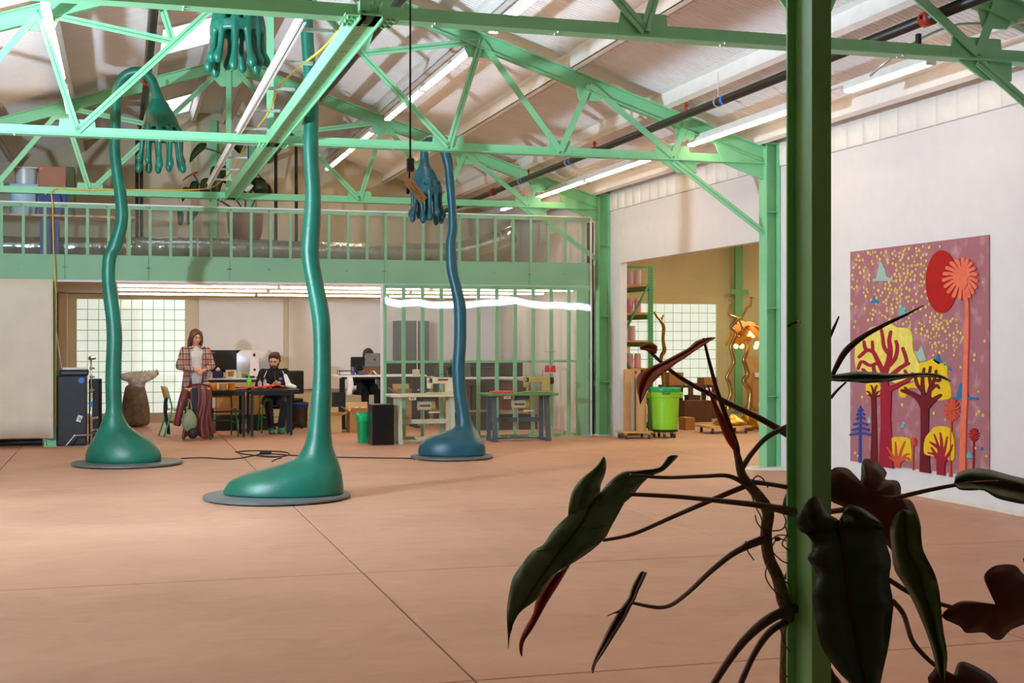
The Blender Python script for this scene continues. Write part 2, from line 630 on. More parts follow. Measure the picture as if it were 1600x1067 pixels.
# ---- roof: corrugated sheets, purlins, skylights
ceiling = struct(MB().box((WL, FRONT, 6.42), (WR + 0.15, BACK + 0.15, 6.45)).build('ceiling', M_deck))
SL = math.sqrt(1 + 0.327 ** 2)
def sheet_mesh(sgn):
    mb = MB()
    rows = []
    nw = 12
    p = 0.9144 / nw
    prof = []
    for k in range(nw):
        prof += [(k * p, 0), (k * p + p * 0.30, 0), (k * p + p * 0.42, 0.014), (k * p + p * 0.88, 0.014)]
    prof.append((0.9144, 0))
    L = 6.45
    for u in (0.0, L):
        rows.append([(sgn * u, yy, zdeck(RX) - 0.327 * u + h) for yy, h in prof])
    mb.grid(rows, flip=(sgn > 0))
    return mb.mesh('roof_sheet')
shr, shl = sheet_mesh(1), sheet_mesh(-1)
ny = int((BACK - FRONT) / 0.9144) + 1
SKY = [(0.35, 1.28, 18.9, 20.7), (0.35, 1.28, 24.9, 26.9)]
for k in range(ny):
    for me in (shr, shl):
        o = link('roof_sheet', me, M_deck, ceiling)
        o.location = (RX, FRONT + k * 0.9144, 0)
M_sky = mat_emit('daylit_skylight', (240, 246, 255), 1.6)
M_skf = mat('skylight_frame', (225, 222, 216), 0.5)
for k, (a, b, c, d) in enumerate(SKY):
    o = MB()
    za, zb = zdeck(a) - 0.012, zdeck(b) - 0.012
    o.add([(a, c, za), (b, c, zb), (b, d, zb), (a, d, za), (a, c, za + .01), (b, c, zb + .01), (b, d, zb + .01), (a, d, za + .01)],
          [(3, 2, 1, 0), (4, 5, 6, 7), (0, 1, 5, 4), (1, 2, 6, 5), (2, 3, 7, 6), (3, 0, 4, 7)])
    wo = struct(o.build('window_%d' % (3 + k), M_sky))
    fr = MB()
    for p0, p1 in (((a, c, za), (b, c, zb)), ((b, c, zb), (b, d, zb)), ((b, d, zb), (a, d, za)), ((a, d, za), (a, c, za))):
        fr.bar(p0, p1, 0.05, 0.03)
    fr.build('window_frame', M_skf, wo)
PUR = [1.86, 2.75, 3.95, 5.14, 6.34, 7.55]
def purlin_mesh():
    mb = MB()
    L = BACK - FRONT
    mb.box((-0.006, 0, 0.0), (0.006, L, 0.20))
    mb.box((-0.006, 0, 0.0), (0.075, L, 0.008))
    mb.box((0.067, 0, 0.0), (0.075, L, 0.028))
    mb.box((-0.075, 0, 0.192), (0.006, L, 0.20))
    return mb.mesh('purlin')
pm = purlin_mesh()
for X in PUR:
    for s in (1, -1):
        XX = X if s > 0 else 2 * RX - X
        o = link('purlin', pm, M_purlin, ceiling)
        o.location = (XX, FRONT, zdeck(XX) - 0.205)
        if s > 0:
            o.rotation_euler = (0, math.atan(0.327), 0)
        else:
            o.rotation_euler = (0, -math.atan(0.327), 0)
# dark ridge cap
MB().box((RX - 0.25, FRONT, zdeck(RX) - 0.1), (RX + 0.25, BACK, zdeck(RX) - 0.075)).build('ridge_cap', M_purlin, ceiling)

# ---- trusses
def make_truss():
    t = thing('roof_truss', '', 'truss', (RX, 0, 0))
    L = lambda u, z: Vector((u, 0, z))
    BZ = 3.86
    top = lambda u: L(u, 3.92 + 0.327 * (6.1 - abs(u)))
    bot = lambda u: L(u, BZ)
    bc = MB()
    bc.bar(bot(-6.1), bot(6.1), 0.016, 0.10, off=(0, 0.0))
    bc.bar(bot(-6.1), bot(6.1), 0.15, 0.012, off=(0, -0.05))
    bco = bc.build('bottom_chord', M_green, t, local=True)
    for s in (1, -1):
        tcm = MB()
        tcm.bar(top(0), top(s * 6.1), 0.02, 0.17)
        tcm.bar(top(0), top(s * 6.1), 0.16, 0.014, off=(0, 0.08))
        tcm.bar(top(0), top(s * 6.1), 0.10, 0.014, off=(0, -0.08))
        tcm.build('top_chord', M_green, t, local=True)
        mid = L(s * 1.06, (top(0).z + BZ) / 2 + 0.0)
        mem = [(top(0), bot(s * 2.06), .085), (mid, top(s * 1.25), .06), (mid, top(s * 2.45), .07), (top(s * 2.45), bot(s * 2.06), .085),
               (top(s * 2.45), bot(s * 3.43), .075), (top(s * 3.80), bot(s * 3.43), .075), (top(s * 3.80), bot(s * 4.88), .075),
               (top(s * 5.05), bot(s * 4.88), .065)]
        for p0, p1, wd in mem:
            MB().angle(p0, p1, 0.075, wd, 0.012, up=(0, 1, 0)).build('web_member', M_green, t, local=True)
        for u, wdt in ((2.06, 0.2), (3.43, 0.15), (4.88, 0.24)):
            MB().prism([(-wdt, -0.05), (wdt, -0.05), (wdt * 0.9, 0.13), (-wdt * 0.9, 0.13)], bot(s * u), (1, 0, 0), (0, 0, 1), (0, 1, 0), -0.012, 0.012).build('gusset', M_green, t, local=True)
        for u, wdt in ((2.45, 0.25), (3.80, 0.2), (5.05, 0.18)):
            p = top(s * u)
            MB().prism([(-wdt, 0.327 * wdt * s), (wdt, -0.327 * wdt * s), (wdt * 0.6, -0.19), (-wdt * 0.6, -0.19)], p, (1, 0, 0), (0, 0, 1), (0, 1, 0), -0.013, 0.013).build('gusset', M_green, t, local=True)
        # heel and knee brace
        MB().prism([(5.55 * s, BZ - 0.06), (6.1 * s, BZ - 0.25), (6.1 * s, BZ + 0.16), (5.4 * s, BZ + 0.3)], (0, 0, 0), (1, 0, 0), (0, 0, 1), (0, 1, 0), -0.014, 0.014).build('gusset', M_green, t, local=True)
        MB().angle(L(s * 4.88, BZ - 0.06), L(s * 6.1, 2.95), 0.08, 0.07, 0.012, up=(0, 1, 0)).build('knee_brace', M_green, t, local=True)
        MB().prism([(4.7 * s, BZ - 0.05), (5.2 * s, BZ - 0.05), (5.2 * s, BZ - 0.2), (4.95 * s, BZ - 0.2)], (0, 0, 0), (1, 0, 0), (0, 0, 1), (0, 1, 0), -0.012, 0.012).build('gusset', M_green, t, local=True)
    MB().angle(top(0), bot(0), 0.08, 0.09, 0.012, up=(0, 1, 0)).build('king_post', M_green, t, local=True)
    MB().prism([(-0.35, -0.12), (0.35, -0.12), (0.12, -0.36), (-0.12, -0.36)], top(0), (1, 0, 0), (0, 0, 1), (0, 1, 0), -0.014, 0.014).build('gusset', M_green, t, local=True)
    for u in (-4.2, -2.7, -1.2, 0.5, 1.4, 2.7, 4.2):
        for q in (0.04, -0.04):
            MB().lathe([(0.012, -0.008), (0.012, 0)], (u, q, BZ - 0.056), 6).build('bolt', M_alu, bco, local=True)
    return t
tr0 = make_truss()
tr0.location = (RX, TY[0], 0)
tr0['label'] = 'mint green steel roof truss nearest the camera, crossing the top edge of the picture'
dup(tr0, (RX, TY[1], 0), label='middle mint green steel roof truss spanning above the three tall sculptures')
dup(tr0, (RX, TY[2], 0), label='farthest mint green steel roof truss standing above the mezzanine railing')

# ---- columns
def make_column(h):
    c = thing('steel_column', '', 'column')
    MB().box((-0.095, -0.1, 0), (-0.082, 0.1, h)).build('flange', M_green, c, local=True)
    MB().box((0.082, -0.1, 0), (0.095, 0.1, h)).build('flange', M_green, c, local=True)
    MB().box((-0.082, -0.006, 0), (0.082, 0.006, h)).build('web', M_green, c, local=True)
    MB().box((-0.13, -0.14, 0), (0.10, 0.14, 0.018)).build('base_plate', M_purlin, c, local=True)
    cap = MB().box((-0.10, -0.12, h), (0.10, 0.12, h + 0.015)); cap.build('cap_plate', M_green, c, local=True)
    for z in (0.9, 2.0, 3.2):
        MB().box((-0.082, -0.09, z), (0.082, -0.006, z + 0.01)).build('stiffener', M_green, c, local=True)
    return c
c0 = make_column(4.05)
c0.location = (7.795, TY[1], 0)
c0['label'] = 'mint green steel column standing at the near corner of the wide wall opening'
dup(c0, (7.795, TY[2], 0), label='mint green steel column at the right end of the clear plastic partition')
# rough plaster pad round the column foot
pd = MB()
random.seed(8)
prof = [(0.32 * random.uniform(0.8, 1.1), 0.0) for _ in range(1)]
rg = [[], []]
for k in range(22):
    a = 2 * math.pi * k / 22
    q = random.uniform(0.85, 1.15)
    rg[0].append((7.72 + 0.26 * q * math.cos(a), TY[1] - 0.05 + 0.24 * q * math.sin(a), 0.0))
    rg[1].append((7.72 + 0.22 * q * math.cos(a), TY[1] - 0.05 + 0.20 * q * math.sin(a), 0.025))
tag(pd.rings(rg).build('plaster_pad', bpy.data.materials['rough_plaster']), 'crumbly white plaster pad around the foot of the near green column', 'plaster')
# black strip stands in for the shade in the gap behind the far column
struct(MB().box((7.56, 21.75, 0), (7.6, 27.2, 2.5)).build('trim_4', M_white))
struct(MB().box((7.60, 21.5, 0), (7.68, 21.6, 3.6)).build('gap_shade_strip', M_black))

# near post (I-section) that the vine climbs
pp = P(1263, 533, 3.41)
post = thing('steel_post', 'shade-darkened green steel post standing in front of the camera with a vine on it', 'column', (pp.x, pp.y, 0))
fw, dh = 0.0536, 0.134
MB().box((-fw / 2, -dh / 2, 0), (fw / 2, -dh / 2 + 0.007, 6.0)).build('flange', M_shadegreen, post, local=True)
MB().box((-fw / 2, dh / 2 - 0.007, 0), (fw / 2, dh / 2, 6.0)).build('flange', M_shadegreen, post, local=True)
MB().box((-0.004, -dh / 2 + .007, 0), (0.004, dh / 2 - .007, 6.0)).build('web', M_shadegreen, post, local=True)
MB().box((-0.1, -0.12, 0), (0.1, 0.12, 0.015)).build('base_plate', M_shadegreen, post, local=True)
hk = P(1248, 503, 3.36)
MB().tube(catmull([hk + Vector((-0.03, 0.0, -0.012)), hk + Vector((-0.018, 0, -0.004)), hk], 4), 0.003, 6).build('cable_tie', M_black, post)
MB().ball(hk, 0.006).build('pin', M_white, post)

# ---- mezzanine floor, fascia, railing, partition
FY = 21.30
mz = struct(MB().box((WL, 21.40, 2.52), (7.58, BACK, 2.87)).build('floor_mezzanine', M_cream))
PX = [-4.48, -3.26, -2.04, -0.82, 0.40, 1.62, 2.84, 4.06, 5.28, 6.50, 7.56]
fas = struct(MB().box((WL, 21.385, 2.5), (7.56, 21.40, 2.90)).build('trim_5', M_greenp))
struct(MB().box((WL, 21.36, 2.49), (7.58, 21.52, 2.52)).build('trim_6', M_white))
for i in range(len(PX) - 1):
    MB().box((PX[i] + 0.003, FY + 0.05, 2.52), (PX[i + 1] - 0.003, FY + 0.085, 2.90)).build('fascia_board', M_greenp, fas)
def pane(name, x0, x1, z0, z1, y, parent):
    t = 0.012
    mb = MB().box((x0, y - t, z0), (x1, y, z1))
    o = mb.build(name, M_poly, parent)
    uv = o.data.uv_layers.new(name='UVMap')
    for lp in o.data.loops:
        v = o.data.vertices[lp.vertex_index].co
        uv.data[lp.index].uv = (v.x, v.z)
    return o
def pane1(name, x0, x1, z0, z1, y, parent):
    mb = MB().add([(x0, y, z0), (x1, y, z0), (x1, y, z1), (x0, y, z1)], [(0, 1, 2, 3)])
    o = mb.build(name, M_poly, parent)
    uv = o.data.uv_layers.new(name='UVMap')
    for lp in o.data.loops:
        v = o.data.vertices[lp.vertex_index].co
        uv.data[lp.index].uv = (v.x, v.z)
    return o
M_screw = mat('screw_steel', (150, 150, 150), 0.3, metal=0.9)
rail = thing('mezzanine_railing', 'long mint railing with clear fluted plastic sheets along the mezzanine edge', 'railing', (RX, FY, 2.52))
MB().box((WL, FY + 0.01, 3.60), (7.56, FY + 0.05, 3.66)).build('top_rail', M_greenp, rail)
MB().box((WL, FY + 0.0, 3.66), (7.56, FY + 0.09, 3.68)).build('cap_rail', M_white, rail)
k = 0
x = PX[0] + 0.02
while x < 7.5:
    big = 0.042
    MB().box((x - big / 2, FY + 0.01, 2.90), (x + big / 2, FY + 0.05, 3.60)).build('baluster', M_greenp, rail)
    x += 0.305
for i in range(len(PX) - 1):
    pn = pane1('pane', PX[i] + 0.002, PX[i + 1] - 0.002, 2.515, 3.655, FY, rail)
    for dx in (0.012, 0.6, 1.19):
        for z in (2.71, 3.63):
            if PX[i] + dx < PX[i + 1]:
                q = MB().lathe([(0.014, 0), (0.006, 0.006)], (0, 0, 0), 6)
                q.v = [Vector((PX[i] + dx + v.x, FY - 0.002 - v.z, z + v.y)) for v in q.v]
                q.build('screw', M_screw, pn)
part = thing('plastic_partition', 'tall mint stud partition covered with clear fluted plastic sheets', 'partition', (5.8, FY, 0))
x = 4.06
MB().box((4.04, FY + 0.01, 0.0), (7.56, FY + 0.05, 0.05)).build('bottom_plate', M_greenp, part)
MB().box((4.04, FY + 0.01, 2.44), (7.56, FY + 0.05, 2.50)).build('top_plate', M_greenp, part)
MB().box((4.04, FY + 0.012, 1.235), (7.56, FY + 0.045, 1.275)).build('middle_rail', M_greenp, part)
k = 0
while x < 7.6:
    MB().box((x - 0.03, FY + 0.011, 0.05), (x + 0.03, FY + 0.05, 2.44)).build('stud', M_greenp, part)
    x += 0.3125
MB().box((7.32, FY + 0.02, 0.05), (7.54, FY + 0.06, 2.44)).build('stud', M_greenp, part)
MB().box((4.0, FY - 0.005, 0.0), (4.035, FY + 0.06, 2.5)).build('edge_trim', M_white, part)
MB().box((7.56, FY - 0.005, 0.0), (7.585, FY + 0.04, 3.66)).build('edge_trim', M_white, part)
for i in range(7, 10):
    pn = pane1('pane', PX[i] + 0.002, PX[i + 1] - 0.002, 0.02, 2.512, FY, part)
    for dx in (0.012, 0.6, 1.19):
        for z in (0.06, 1.255, 2.47):
            if PX[i] + dx < PX[i + 1]:
                q = MB().lathe([(0.014, 0), (0.006, 0.006)], (0, 0, 0), 6)
                q.v = [Vector((PX[i] + dx + v.x, FY - 0.002 - v.z, z + v.y)) for v in q.v]
                q.build('screw', M_screw, pn)
# mezzanine post at left with its plate
mp_ = thing('wall_post', 'mint green post at the edge of the canvas curtain under the mezzanine', 'post', (-1.02, 21.5, 0))
MB().box((-1.12, 21.42, 0), (-1.095, 21.58, 2.5)).build('flange', M_green, mp_)
MB().box((-0.975, 21.42, 0), (-0.95, 21.58, 2.5)).build('flange', M_green, mp_)
MB().box((-1.095, 21.47, 0), (-0.975, 21.49, 2.5)).build('web', M_green, mp_)
MB().box((-1.13, 21.40, 0.0), (-0.94, 21.60, 0.015)).build('base_plate', M_green, mp_)

# ---- light fixtures
def fixture(p0, p1, label, group=None, m=M_lamp, wd=0.085):
    p0, p1 = Vector(p0), Vector(p1)
    c = (p0 + p1) / 2
    t = thing('strip_light', label, 'light', c, group)
    MB().bar(p0 + Vector((0, 0, 0.035)), p1 + Vector((0, 0, 0.035)), wd * 1.1, 0.05).build('housing', M_house, t)
    MB().bar(p0, p1, wd * 0.8, 0.035).build('diffuser', m, t)
    d = (p1 - p0).normalized()
    for p in (p0, p1):
        MB().bar(p - d * 0.012 + Vector((0, 0, .02)), p + d * 0.012 + Vector((0, 0, .02)), wd * 1.15, 0.085).build('end_cap', M_house, t)
    return t
for (a, b), lb in zip([(10.35, 11.75), (12.75, 15.55), (16.9, 19.4), (19.5, 22.1), (22.9, 24.2)],
                 ['short lit strip light high by the white wall at the top right', 'lit strip light crossing behind the dark post above the column',
                  'lit strip light just past the middle truss above the wall opening', 'lit strip light running over the partition end near the far column',
                  'short lit strip light glimpsed low behind the mezzanine railing']):
    fixture((6.85, a, 4.05), (6.85, b, 4.05), lb)
tag(MB().bar((6.85, 9.0, 4.128), (6.85, 24.3, 4.128), 0.06, 0.03).build('light_track', M_house), 'thin white track carrying the strip lights beside the right wall', 'track')
for (a, b), lb in zip([(11.6, 14.35), (15.4, 17.9), (18.0, 20.5), (21.8, 24.2), (24.3, 26.8)],
                 ['lit strip light on the right roof slope between near and middle trusses', 'lit strip light on the right slope just beyond the middle truss',
                  'second lit strip light on the right slope beyond the middle truss', 'lit strip light on the right slope just beyond the far truss', 'farthest lit strip light on the right roof slope']):
    fixture((3.95, a, 5.02), (3.95, b, 5.02), lb)
for (a, b), lb in zip([(14.6, 18.4), (19.2, 21.2)], ['lit strip light on the left roof slope seen edge-on', 'lit strip light on left slope above the storage boxes']):
    fixture((-0.75, a, 5.02), (-0.75, b, 5.02), lb)
names = {0: 'front', 1: 'middle', 2: 'rear'}
for i, (yy, zz) in enumerate([(21.75, 2.455), (23.4, 2.455), (25.5, 2.455)]):
    for j in range(3):
        xa = -0.06 + j * 2.5
        fixture((xa, yy, zz), (xa + 2.46, yy, zz), '%s row strip light under the mezzanine, %s of three' % (names[i], ('leftmost', 'central', 'rightmost')[j]), 'strip lights under the mezzanine', M_lamp2, 0.07)
for fx, fy, lb in ((10.9, 20.6, 'lit strip light inside the side room seen through the opening'), (9.75, 16.5, 'added strip light in the side room hidden behind the near column'), (13.2, 22.0, 'added strip light deep in the side room above the gold lamps')):  # the last two are added to brighten the side room
    fixture((fx, fy, 3.69), (fx, fy + 2.5, 3.69), lb, None, M_lampw)
for (fx, ya, yb, lb) in ((-0.75, 2.5, 5.0, 'added unseen strip light on the left roof slope above the camera'), (-0.75, 6.0, 8.8, 'added unseen strip light on the left slope just before the near truss'), (3.95, 4.5, 7.0, 'added unseen strip light on the right slope before the near truss'), (3.95, 1.5, 4.2, 'added unseen strip light on the right slope above the camera'), (-3.65, 3.5, 6.5, 'added unseen strip light low on the left slope behind the frame edge'), (6.85, 4.5, 7.0, 'added unseen strip light by the right wall before the near truss')):  # unseen strip lights added as fill for the floor and post near the camera
    fz = zdeck(fx) - 0.33
    fixture((fx, ya, fz), (fx, yb, fz), lb)

# ---- sprinkler pipes
def pipe(X, Z, label, coup, tapes, r=0.048):
    t = thing('sprinkler_pipe', label, 'pipe', (X, 12, Z))
    MB().tube([(X, 6.0, Z), (X, 14, Z), (X, 20, Z), (X, BACK, Z)], r, 12).build('pipe_run', M_pipe, t, True)
    for y in coup:
        cpl = MB().tube([(X, y - 0.06, Z), (X, y + 0.06, Z)], r * 1.35, 12).build('coupling', M_red, t, True)
        MB().bar((X - 0.09, y, Z), (X + 0.09, y, Z), 0.03, 0.03).build('coupling_bolt', M_red, cpl)
    for y in tapes:
        MB().tube([(X, y - 0.025, Z), (X, y + 0.025, Z)], r * 1.05, 12).build('tape_mark', M_blue, t, True)
        hg = MB()
        hg.tube([(X, y + 0.15, Z + r), (X, y + 0.15, zdeck(X) - 0.2)], 0.006, 6)
        hg.tube([(X, y + 0.14, Z), (X, y + 0.17, Z)], r * 1.15, 12)
        hg.build('hanger', M_alu, t)
    for y in (8.2, 11.2, 14.2, 17.3, 20.4):
        MB().lathe([(0.012, 0.0), (0.012, 0.05), (0.03, 0.055), (0.006, 0.1)], (X, y, Z - r - 0.1 if False else Z + r * 0.9), 8).build('sprinkler_head', M_red, t)
    return t
pipe(6.2, 4.18, 'long black sprinkler pipe running under the right roof slope', [9.4, 17.3, 22.5], [13.2, 18.3, 20.7])
pipe(0.34, 5.22, 'black sprinkler pipe on the left slope above the left sculpture', [14.0, 19.4, 23.5], [16.2], 0.055)
pipe(2.84, 5.20, 'black sprinkler pipe partly hidden by the green channel near the ridge', [10.6, 16.6], [13.0], 0.05)
for (px, y0, y1, lb) in [(431, 228, 322, 'left of two thin black rods standing on the mezzanine behind the channel end'), (463, 236, 322, 'right of two thin black rods standing on the mezzanine behind the channel end'),
                     (214, 232, 312, 'left of two thin black rods on the mezzanine below the left hanging hand'), (221, 200, 312, 'right of two thin black rods on the mezzanine below the left hanging hand')]:
    a = onY(px, y0, 23.2)
    o = thing('threaded_rod', lb, 'rod', (a.x, a.y, 2.87))
    MB().tube([(a.x, a.y, 2.87), (a.x, a.y, a.z + 0.2)], 0.028, 8).build('rod', M_black, o)
    MB().lathe([(0.035, 0), (0.035, 0.012)], (a.x, a.y, 2.87), 10).build('floor_flange', M_black, o)

# ---- slotted green channel under the trusses and the white cable rack beside it
ch = thing('slotted_channel', 'slotted mint steel channel running along the middle beneath the trusses', 'channel', (1.62, 15.3, 3.78))
MB().box((1.545, 9.0, 3.775), (1.555, 21.4, 3.90)).build('side_flange', M_green, ch)
MB().box((1.70, 9.0, 3.775), (1.71, 21.4, 3.90)).build('side_flange', M_green, ch)
y = 9.0
web = MB().box((1.555, y, 3.80), (1.60, 21.4, 3.806)).box((1.655, y, 3.80), (1.70, 21.4, 3.806))
web.build('web_strip', M_green, ch)
pl = MB().box((0, 0, 0), (0.055, 0.265, 0.006)).mesh('web_bridge')
k = 0
while y < 21.2:
    o = link('web_bridge', pl, M_green, ch)
    o.location = Vector((1.60, y, 3.80)) - Vector(ch.location)
    y += 0.30
for yy in (9.17, 15.27, 21.3):
    spl = MB().box((1.45, yy - 0.16, 3.80), (1.82, yy + 0.16, 3.815)).build('splice_plate', M_green, ch)
    for a in (-0.1, 0, 0.1):
        for xx in (1.48, 1.52, 1.75, 1.79):
            MB().lathe([(0.014, -0.02), (0.014, 0)], (xx, yy + a, 3.80), 6).build('bolt', M_green, spl)
rk = thing('cable_rack', 'white aluminium cable rack with rungs beside the slotted green channel', 'cable rack', (1.35, 15, 3.9))
mb = MB().box((1.255, 9.75, 3.90), (1.262, 20.9, 3.99)).box((1.235, 9.75, 3.90), (1.285, 20.9, 3.906)).box((1.235, 9.75, 3.984), (1.285, 20.9, 3.99))
mb.build('side_rail', M_purlin, rk)
y = 10.1
while y < 20.8:
    MB().box((1.26, y, 3.92), (1.545, y + 0.045, 3.945)).build('rung', M_alu, rk)
    y += 1.22
cord = catmull([(1.62, 9.6, 3.99), (1.55, 10.6, 3.93), (1.48, 11.6, 3.96), (1.40, 12.6, 3.95), (1.45, 14.0, 3.94), (1.42, 16.0, 3.95), (1.46, 18.4, 3.94), (1.42, 20.2, 3.96),
               (1.2, 21.2, 3.93), (0.2, 21.28, 3.90), (-0.6, 21.28, 3.87), (-0.98, 21.27, 3.86), (-0.99, 21.24, 3.6), (-0.98, 21.24, 3.0), (-0.96, 21.25, 2.5), (-0.955, 21.37, 2.2), (-0.955, 21.38, 1.2), (-0.955, 21.38, 0.3)], 5)
tag(MB().tube(cord, 0.010, 6).build('extension_cord', M_yellow, None, True), 'yellow extension cord running along the channel and down past the canvas curtain', 'cord')

# ---- gable posts seen above the mezzanine
for px, lb in ((333, 'mint gable post on the far wall left of the potted vine'), (392, 'mint gable post on the far wall right behind the vine')):
    a = onY(px, 280, BACK - 0.08)
    o = thing('gable_post', lb, 'post', (a.x, BACK - 0.08, 2.87))
    MB().box((a.x - 0.07, BACK - 0.16, 2.87), (a.x + 0.07, BACK - 0.14, zdeck(a.x) - 0.22)).build('flange', M_green, o)
    MB().box((a.x - 0.008, BACK - 0.14, 2.87), (a.x + 0.008, BACK - 0.01, zdeck(a.x) - 0.22)).build('web', M_green, o)
# wing green column
a = onY(1152, 500, BACK - 0.15)
o = thing('side_room_post', 'green steel post against the far wall of the side room behind the gold lamps', 'post', (a.x, BACK - 0.15, 0))
MB().box((a.x - 0.09, BACK - 0.25, 0), (a.x + 0.09, BACK - 0.235, 3.9)).build('flange', M_green, o)
MB().box((a.x - 0.01, BACK - 0.235, 0), (a.x + 0.01, BACK - 0.02, 3.9)).build('web', M_green, o)
MB().box((a.x - 0.22, BACK - 0.27, 2.62), (a.x + 0.22, BACK - 0.25, 2.72)).build('bracket', M_green, o)
MB().box((a.x - 0.12, BACK - 0.27, 0.0), (a.x + 0.12, BACK - 0.02, 0.02)).build('base_plate', M_green, o)
# ================================================================ THE THREE TALL SCULPTURES
RV = Vector((CS, -SN, 0))
FV = Vector((SN, CS, 0))
ZV = Vector((0, 0, 1))
def mat_sculpt(name, c1, c2):
    m = mat(name, c1, rough=0.36, rgb2=c2, scale=3.0, bump=0.12, bscale=90, spec=0.5, detail=10)
    return m
M_sg = mat_sculpt('teal_green_resin', (16, 112, 90), (8, 90, 72))
M_sb = mat_sculpt('teal_blue_resin', (26, 94, 112), (18, 76, 90))
M_plate = mat('grey_steel_plate', (104, 110, 112), 0.5, metal=0.2, var=0.1)
M_wood = mat('pale_wood_shim', (200, 165, 125), 0.7)
def interp(lst, n=4):
    """smooth (y,l,r) list"""
    pts = catmull([Vector(p) for p in lst], n)
    return [(p.x, p.y, p.z) for p in pts]
def sculpture(label, cx, cy, d, disc_r, edges, arc, bell, nf, tips, mtl, seed, disc_t=0.03):
    k = d / FPX
    base = P(cx, cy, d)
    base.z = 0
    t = thing('hand_flower_sculpture', label, 'sculpture', base)
    MB().lathe([(disc_r * 0.985, 0.012), (disc_r, 0.016), (disc_r, 0.034), (disc_r * 0.99, 0.04)], base, 48).build('base_plate', M_plate, t, 'angle')
    for a in (0.4, 1.9, 3.4, 5.0):
        p = base + Vector((math.cos(a) * disc_r * 0.9, math.sin(a) * disc_r * 0.9, 0.006))
        MB().cbox(p, (0.09, 0.05, 0.012)).build('shim', M_wood, t)
    rings = []
    n = 28
    def ring(c, rx, ry, ax):
        return [c + ax * (rx * math.cos(2 * math.pi * q / n)) + FV * (ry * math.sin(2 * math.pi * q / n)) for q in range(n)]
    ed = interp(sorted(edges, key=lambda e: -e[0]), 3)
    # bottom rings
    y0, l0, r0 = ed[0]
    stem_r = None
    sr = min((r - l) / 2 * k for y, l, r in ed)
    for i, (y, l, r) in enumerate(ed):
        rx = (r - l) / 2 * k
        ry = rx if rx < sr * 1.9 else sr * 1.9 + (rx - sr * 1.9) * 0.52
        z = CAMZ + (532 - y) * k
        c = P((l + r) / 2, y, d)
        c.z = max(z, 0.045 + i * 0.002)
        if i == 0:
            rings.append(ring(Vector((c.x, c.y, 0.036)), rx * 0.97, ry * 0.97, RV))
        rings.append(ring(c, rx, ry, RV))
    # arc
    ap = [P(x, y, d) for x, y, r in arc]
    ar = [r * k for x, y, r in arc]
    aps = catmull(ap, 5)
    ars = catr(ar, 5)
    for i in range(1, len(aps)):
        a = aps[i - 1]
        b = aps[min(i + 1, len(aps) - 1)]
        tv = (b - a).normalized()
        tx, tz = tv.dot(RV), tv.z
        ax = (RV * tz - ZV * tx).normalized()
        rings.append(ring(aps[i], ars[i], ars[i], ax))
    bo = MB().rings(rings).build('body', mtl, t, True)
    subsurf(bo, 1)
    # hand: bell + holes + ring + finger roots, fused
    rnd = random.Random(seed)
    bl = interp(bell, 3)
    bx = (bell[-1][1] + bell[-1][2]) / 2
    C = P(bx, bell[-1][0], d)
    S = (bell[-1][2] - bell[-1][1]) / 2 * k
    hm = MB()
    outer = []
    for y, l, r in bl:
        c = P((l + r) / 2, y, d)
        rr = (r - l) / 2 * k
        outer.append((c, rr))
    zbot = C.z
    inner = [(Vector((C.x, C.y, zbot)), S - 0.035), (Vector((C.x, C.y, zbot + 0.06)), S - 0.06), (Vector((C.x, C.y, zbot + 0.12)), S * 0.35)]
    rg = [[c + Vector((math.cos(2 * math.pi * q / 24) * rr, math.sin(2 * math.pi * q / 24) * rr, 0)) for q in range(24)] for c, rr in outer + inner]
    hm.rings(rg)
    zh = tips['hole']
    zr = zbot - zh
    # ring band (torus)
    rr = S * 1.02
    tor = []
    for q in range(33):
        a = 2 * math.pi * q / 32
        tor.append(Vector((C.x + math.cos(a) * rr, C.y + math.sin(a) * rr, zr)))
    for dz in (0.0, -0.03, 0.025):
        hm.tube([p + Vector((0, 0, dz)) for p in tor], 0.033, 8, caps=False)
    fl_ = []
    for q in range(nf):
        a = 2 * math.pi * (q + 0.3 * rnd.random()) / nf + tips.get('rot', 0)
        dr = Vector((math.cos(a), math.sin(a), 0))
        p_top = Vector((C.x, C.y, zbot + 0.02)) + dr * (S - 0.028)
        p_ring = Vector((C.x, C.y, zr)) + dr * (S * 1.0)
        Lf = tips['len'] * rnd.uniform(0.78, 1.08)
        sp = rnd.uniform(1.05, 1.28)
        side = Vector((-dr.y, dr.x, 0)) * rnd.uniform(-0.03, 0.03)
        fr = tips['fr']
        pts = [p_top, p_ring, Vector((C.x, C.y, zr - Lf * 0.3)) + dr * S * 1.04, Vector((C.x, C.y, zr - Lf * 0.65)) + dr * S * (1 + (sp - 1) * 0.4) + side * 0.5,
               Vector((C.x, C.y, zr - Lf * 0.9)) + dr * S * sp * 0.99 + side, Vector((C.x, C.y, zr - Lf)) + dr * S * sp + side]
        hm.tube(catmull(pts[:4], 4)[:11], catr([fr * 1.25, fr * 1.5, fr * 1.05, fr * 0.92], 4)[:11], 10)
        fp = catmull(pts, 5)
        frr = catr([fr * 1.0, fr * 1.0, fr * 1.0, fr * 0.95, fr * 1.42, fr * 1.2], 5)
        s = 9
        tail = fp[s:]
        tr = frr[s:]
        e = tail[-1]
        dn = (tail[-1] - tail[-2]).normalized()
        tail += [e + dn * fr * 0.55, e + dn * fr * 0.95, e + dn * fr * 1.1]
        tr += [fr * 0.95, fr * 0.55, fr * 0.1]
        fl_.append((tail, tr))
    ho = hm.build('hand', mtl, t, True)
    remesh(ho, 0.011, 3)
    for tail, tr in fl_:
        MB().tube(tail, tr, 12).build('finger', mtl, t, True)
    return t
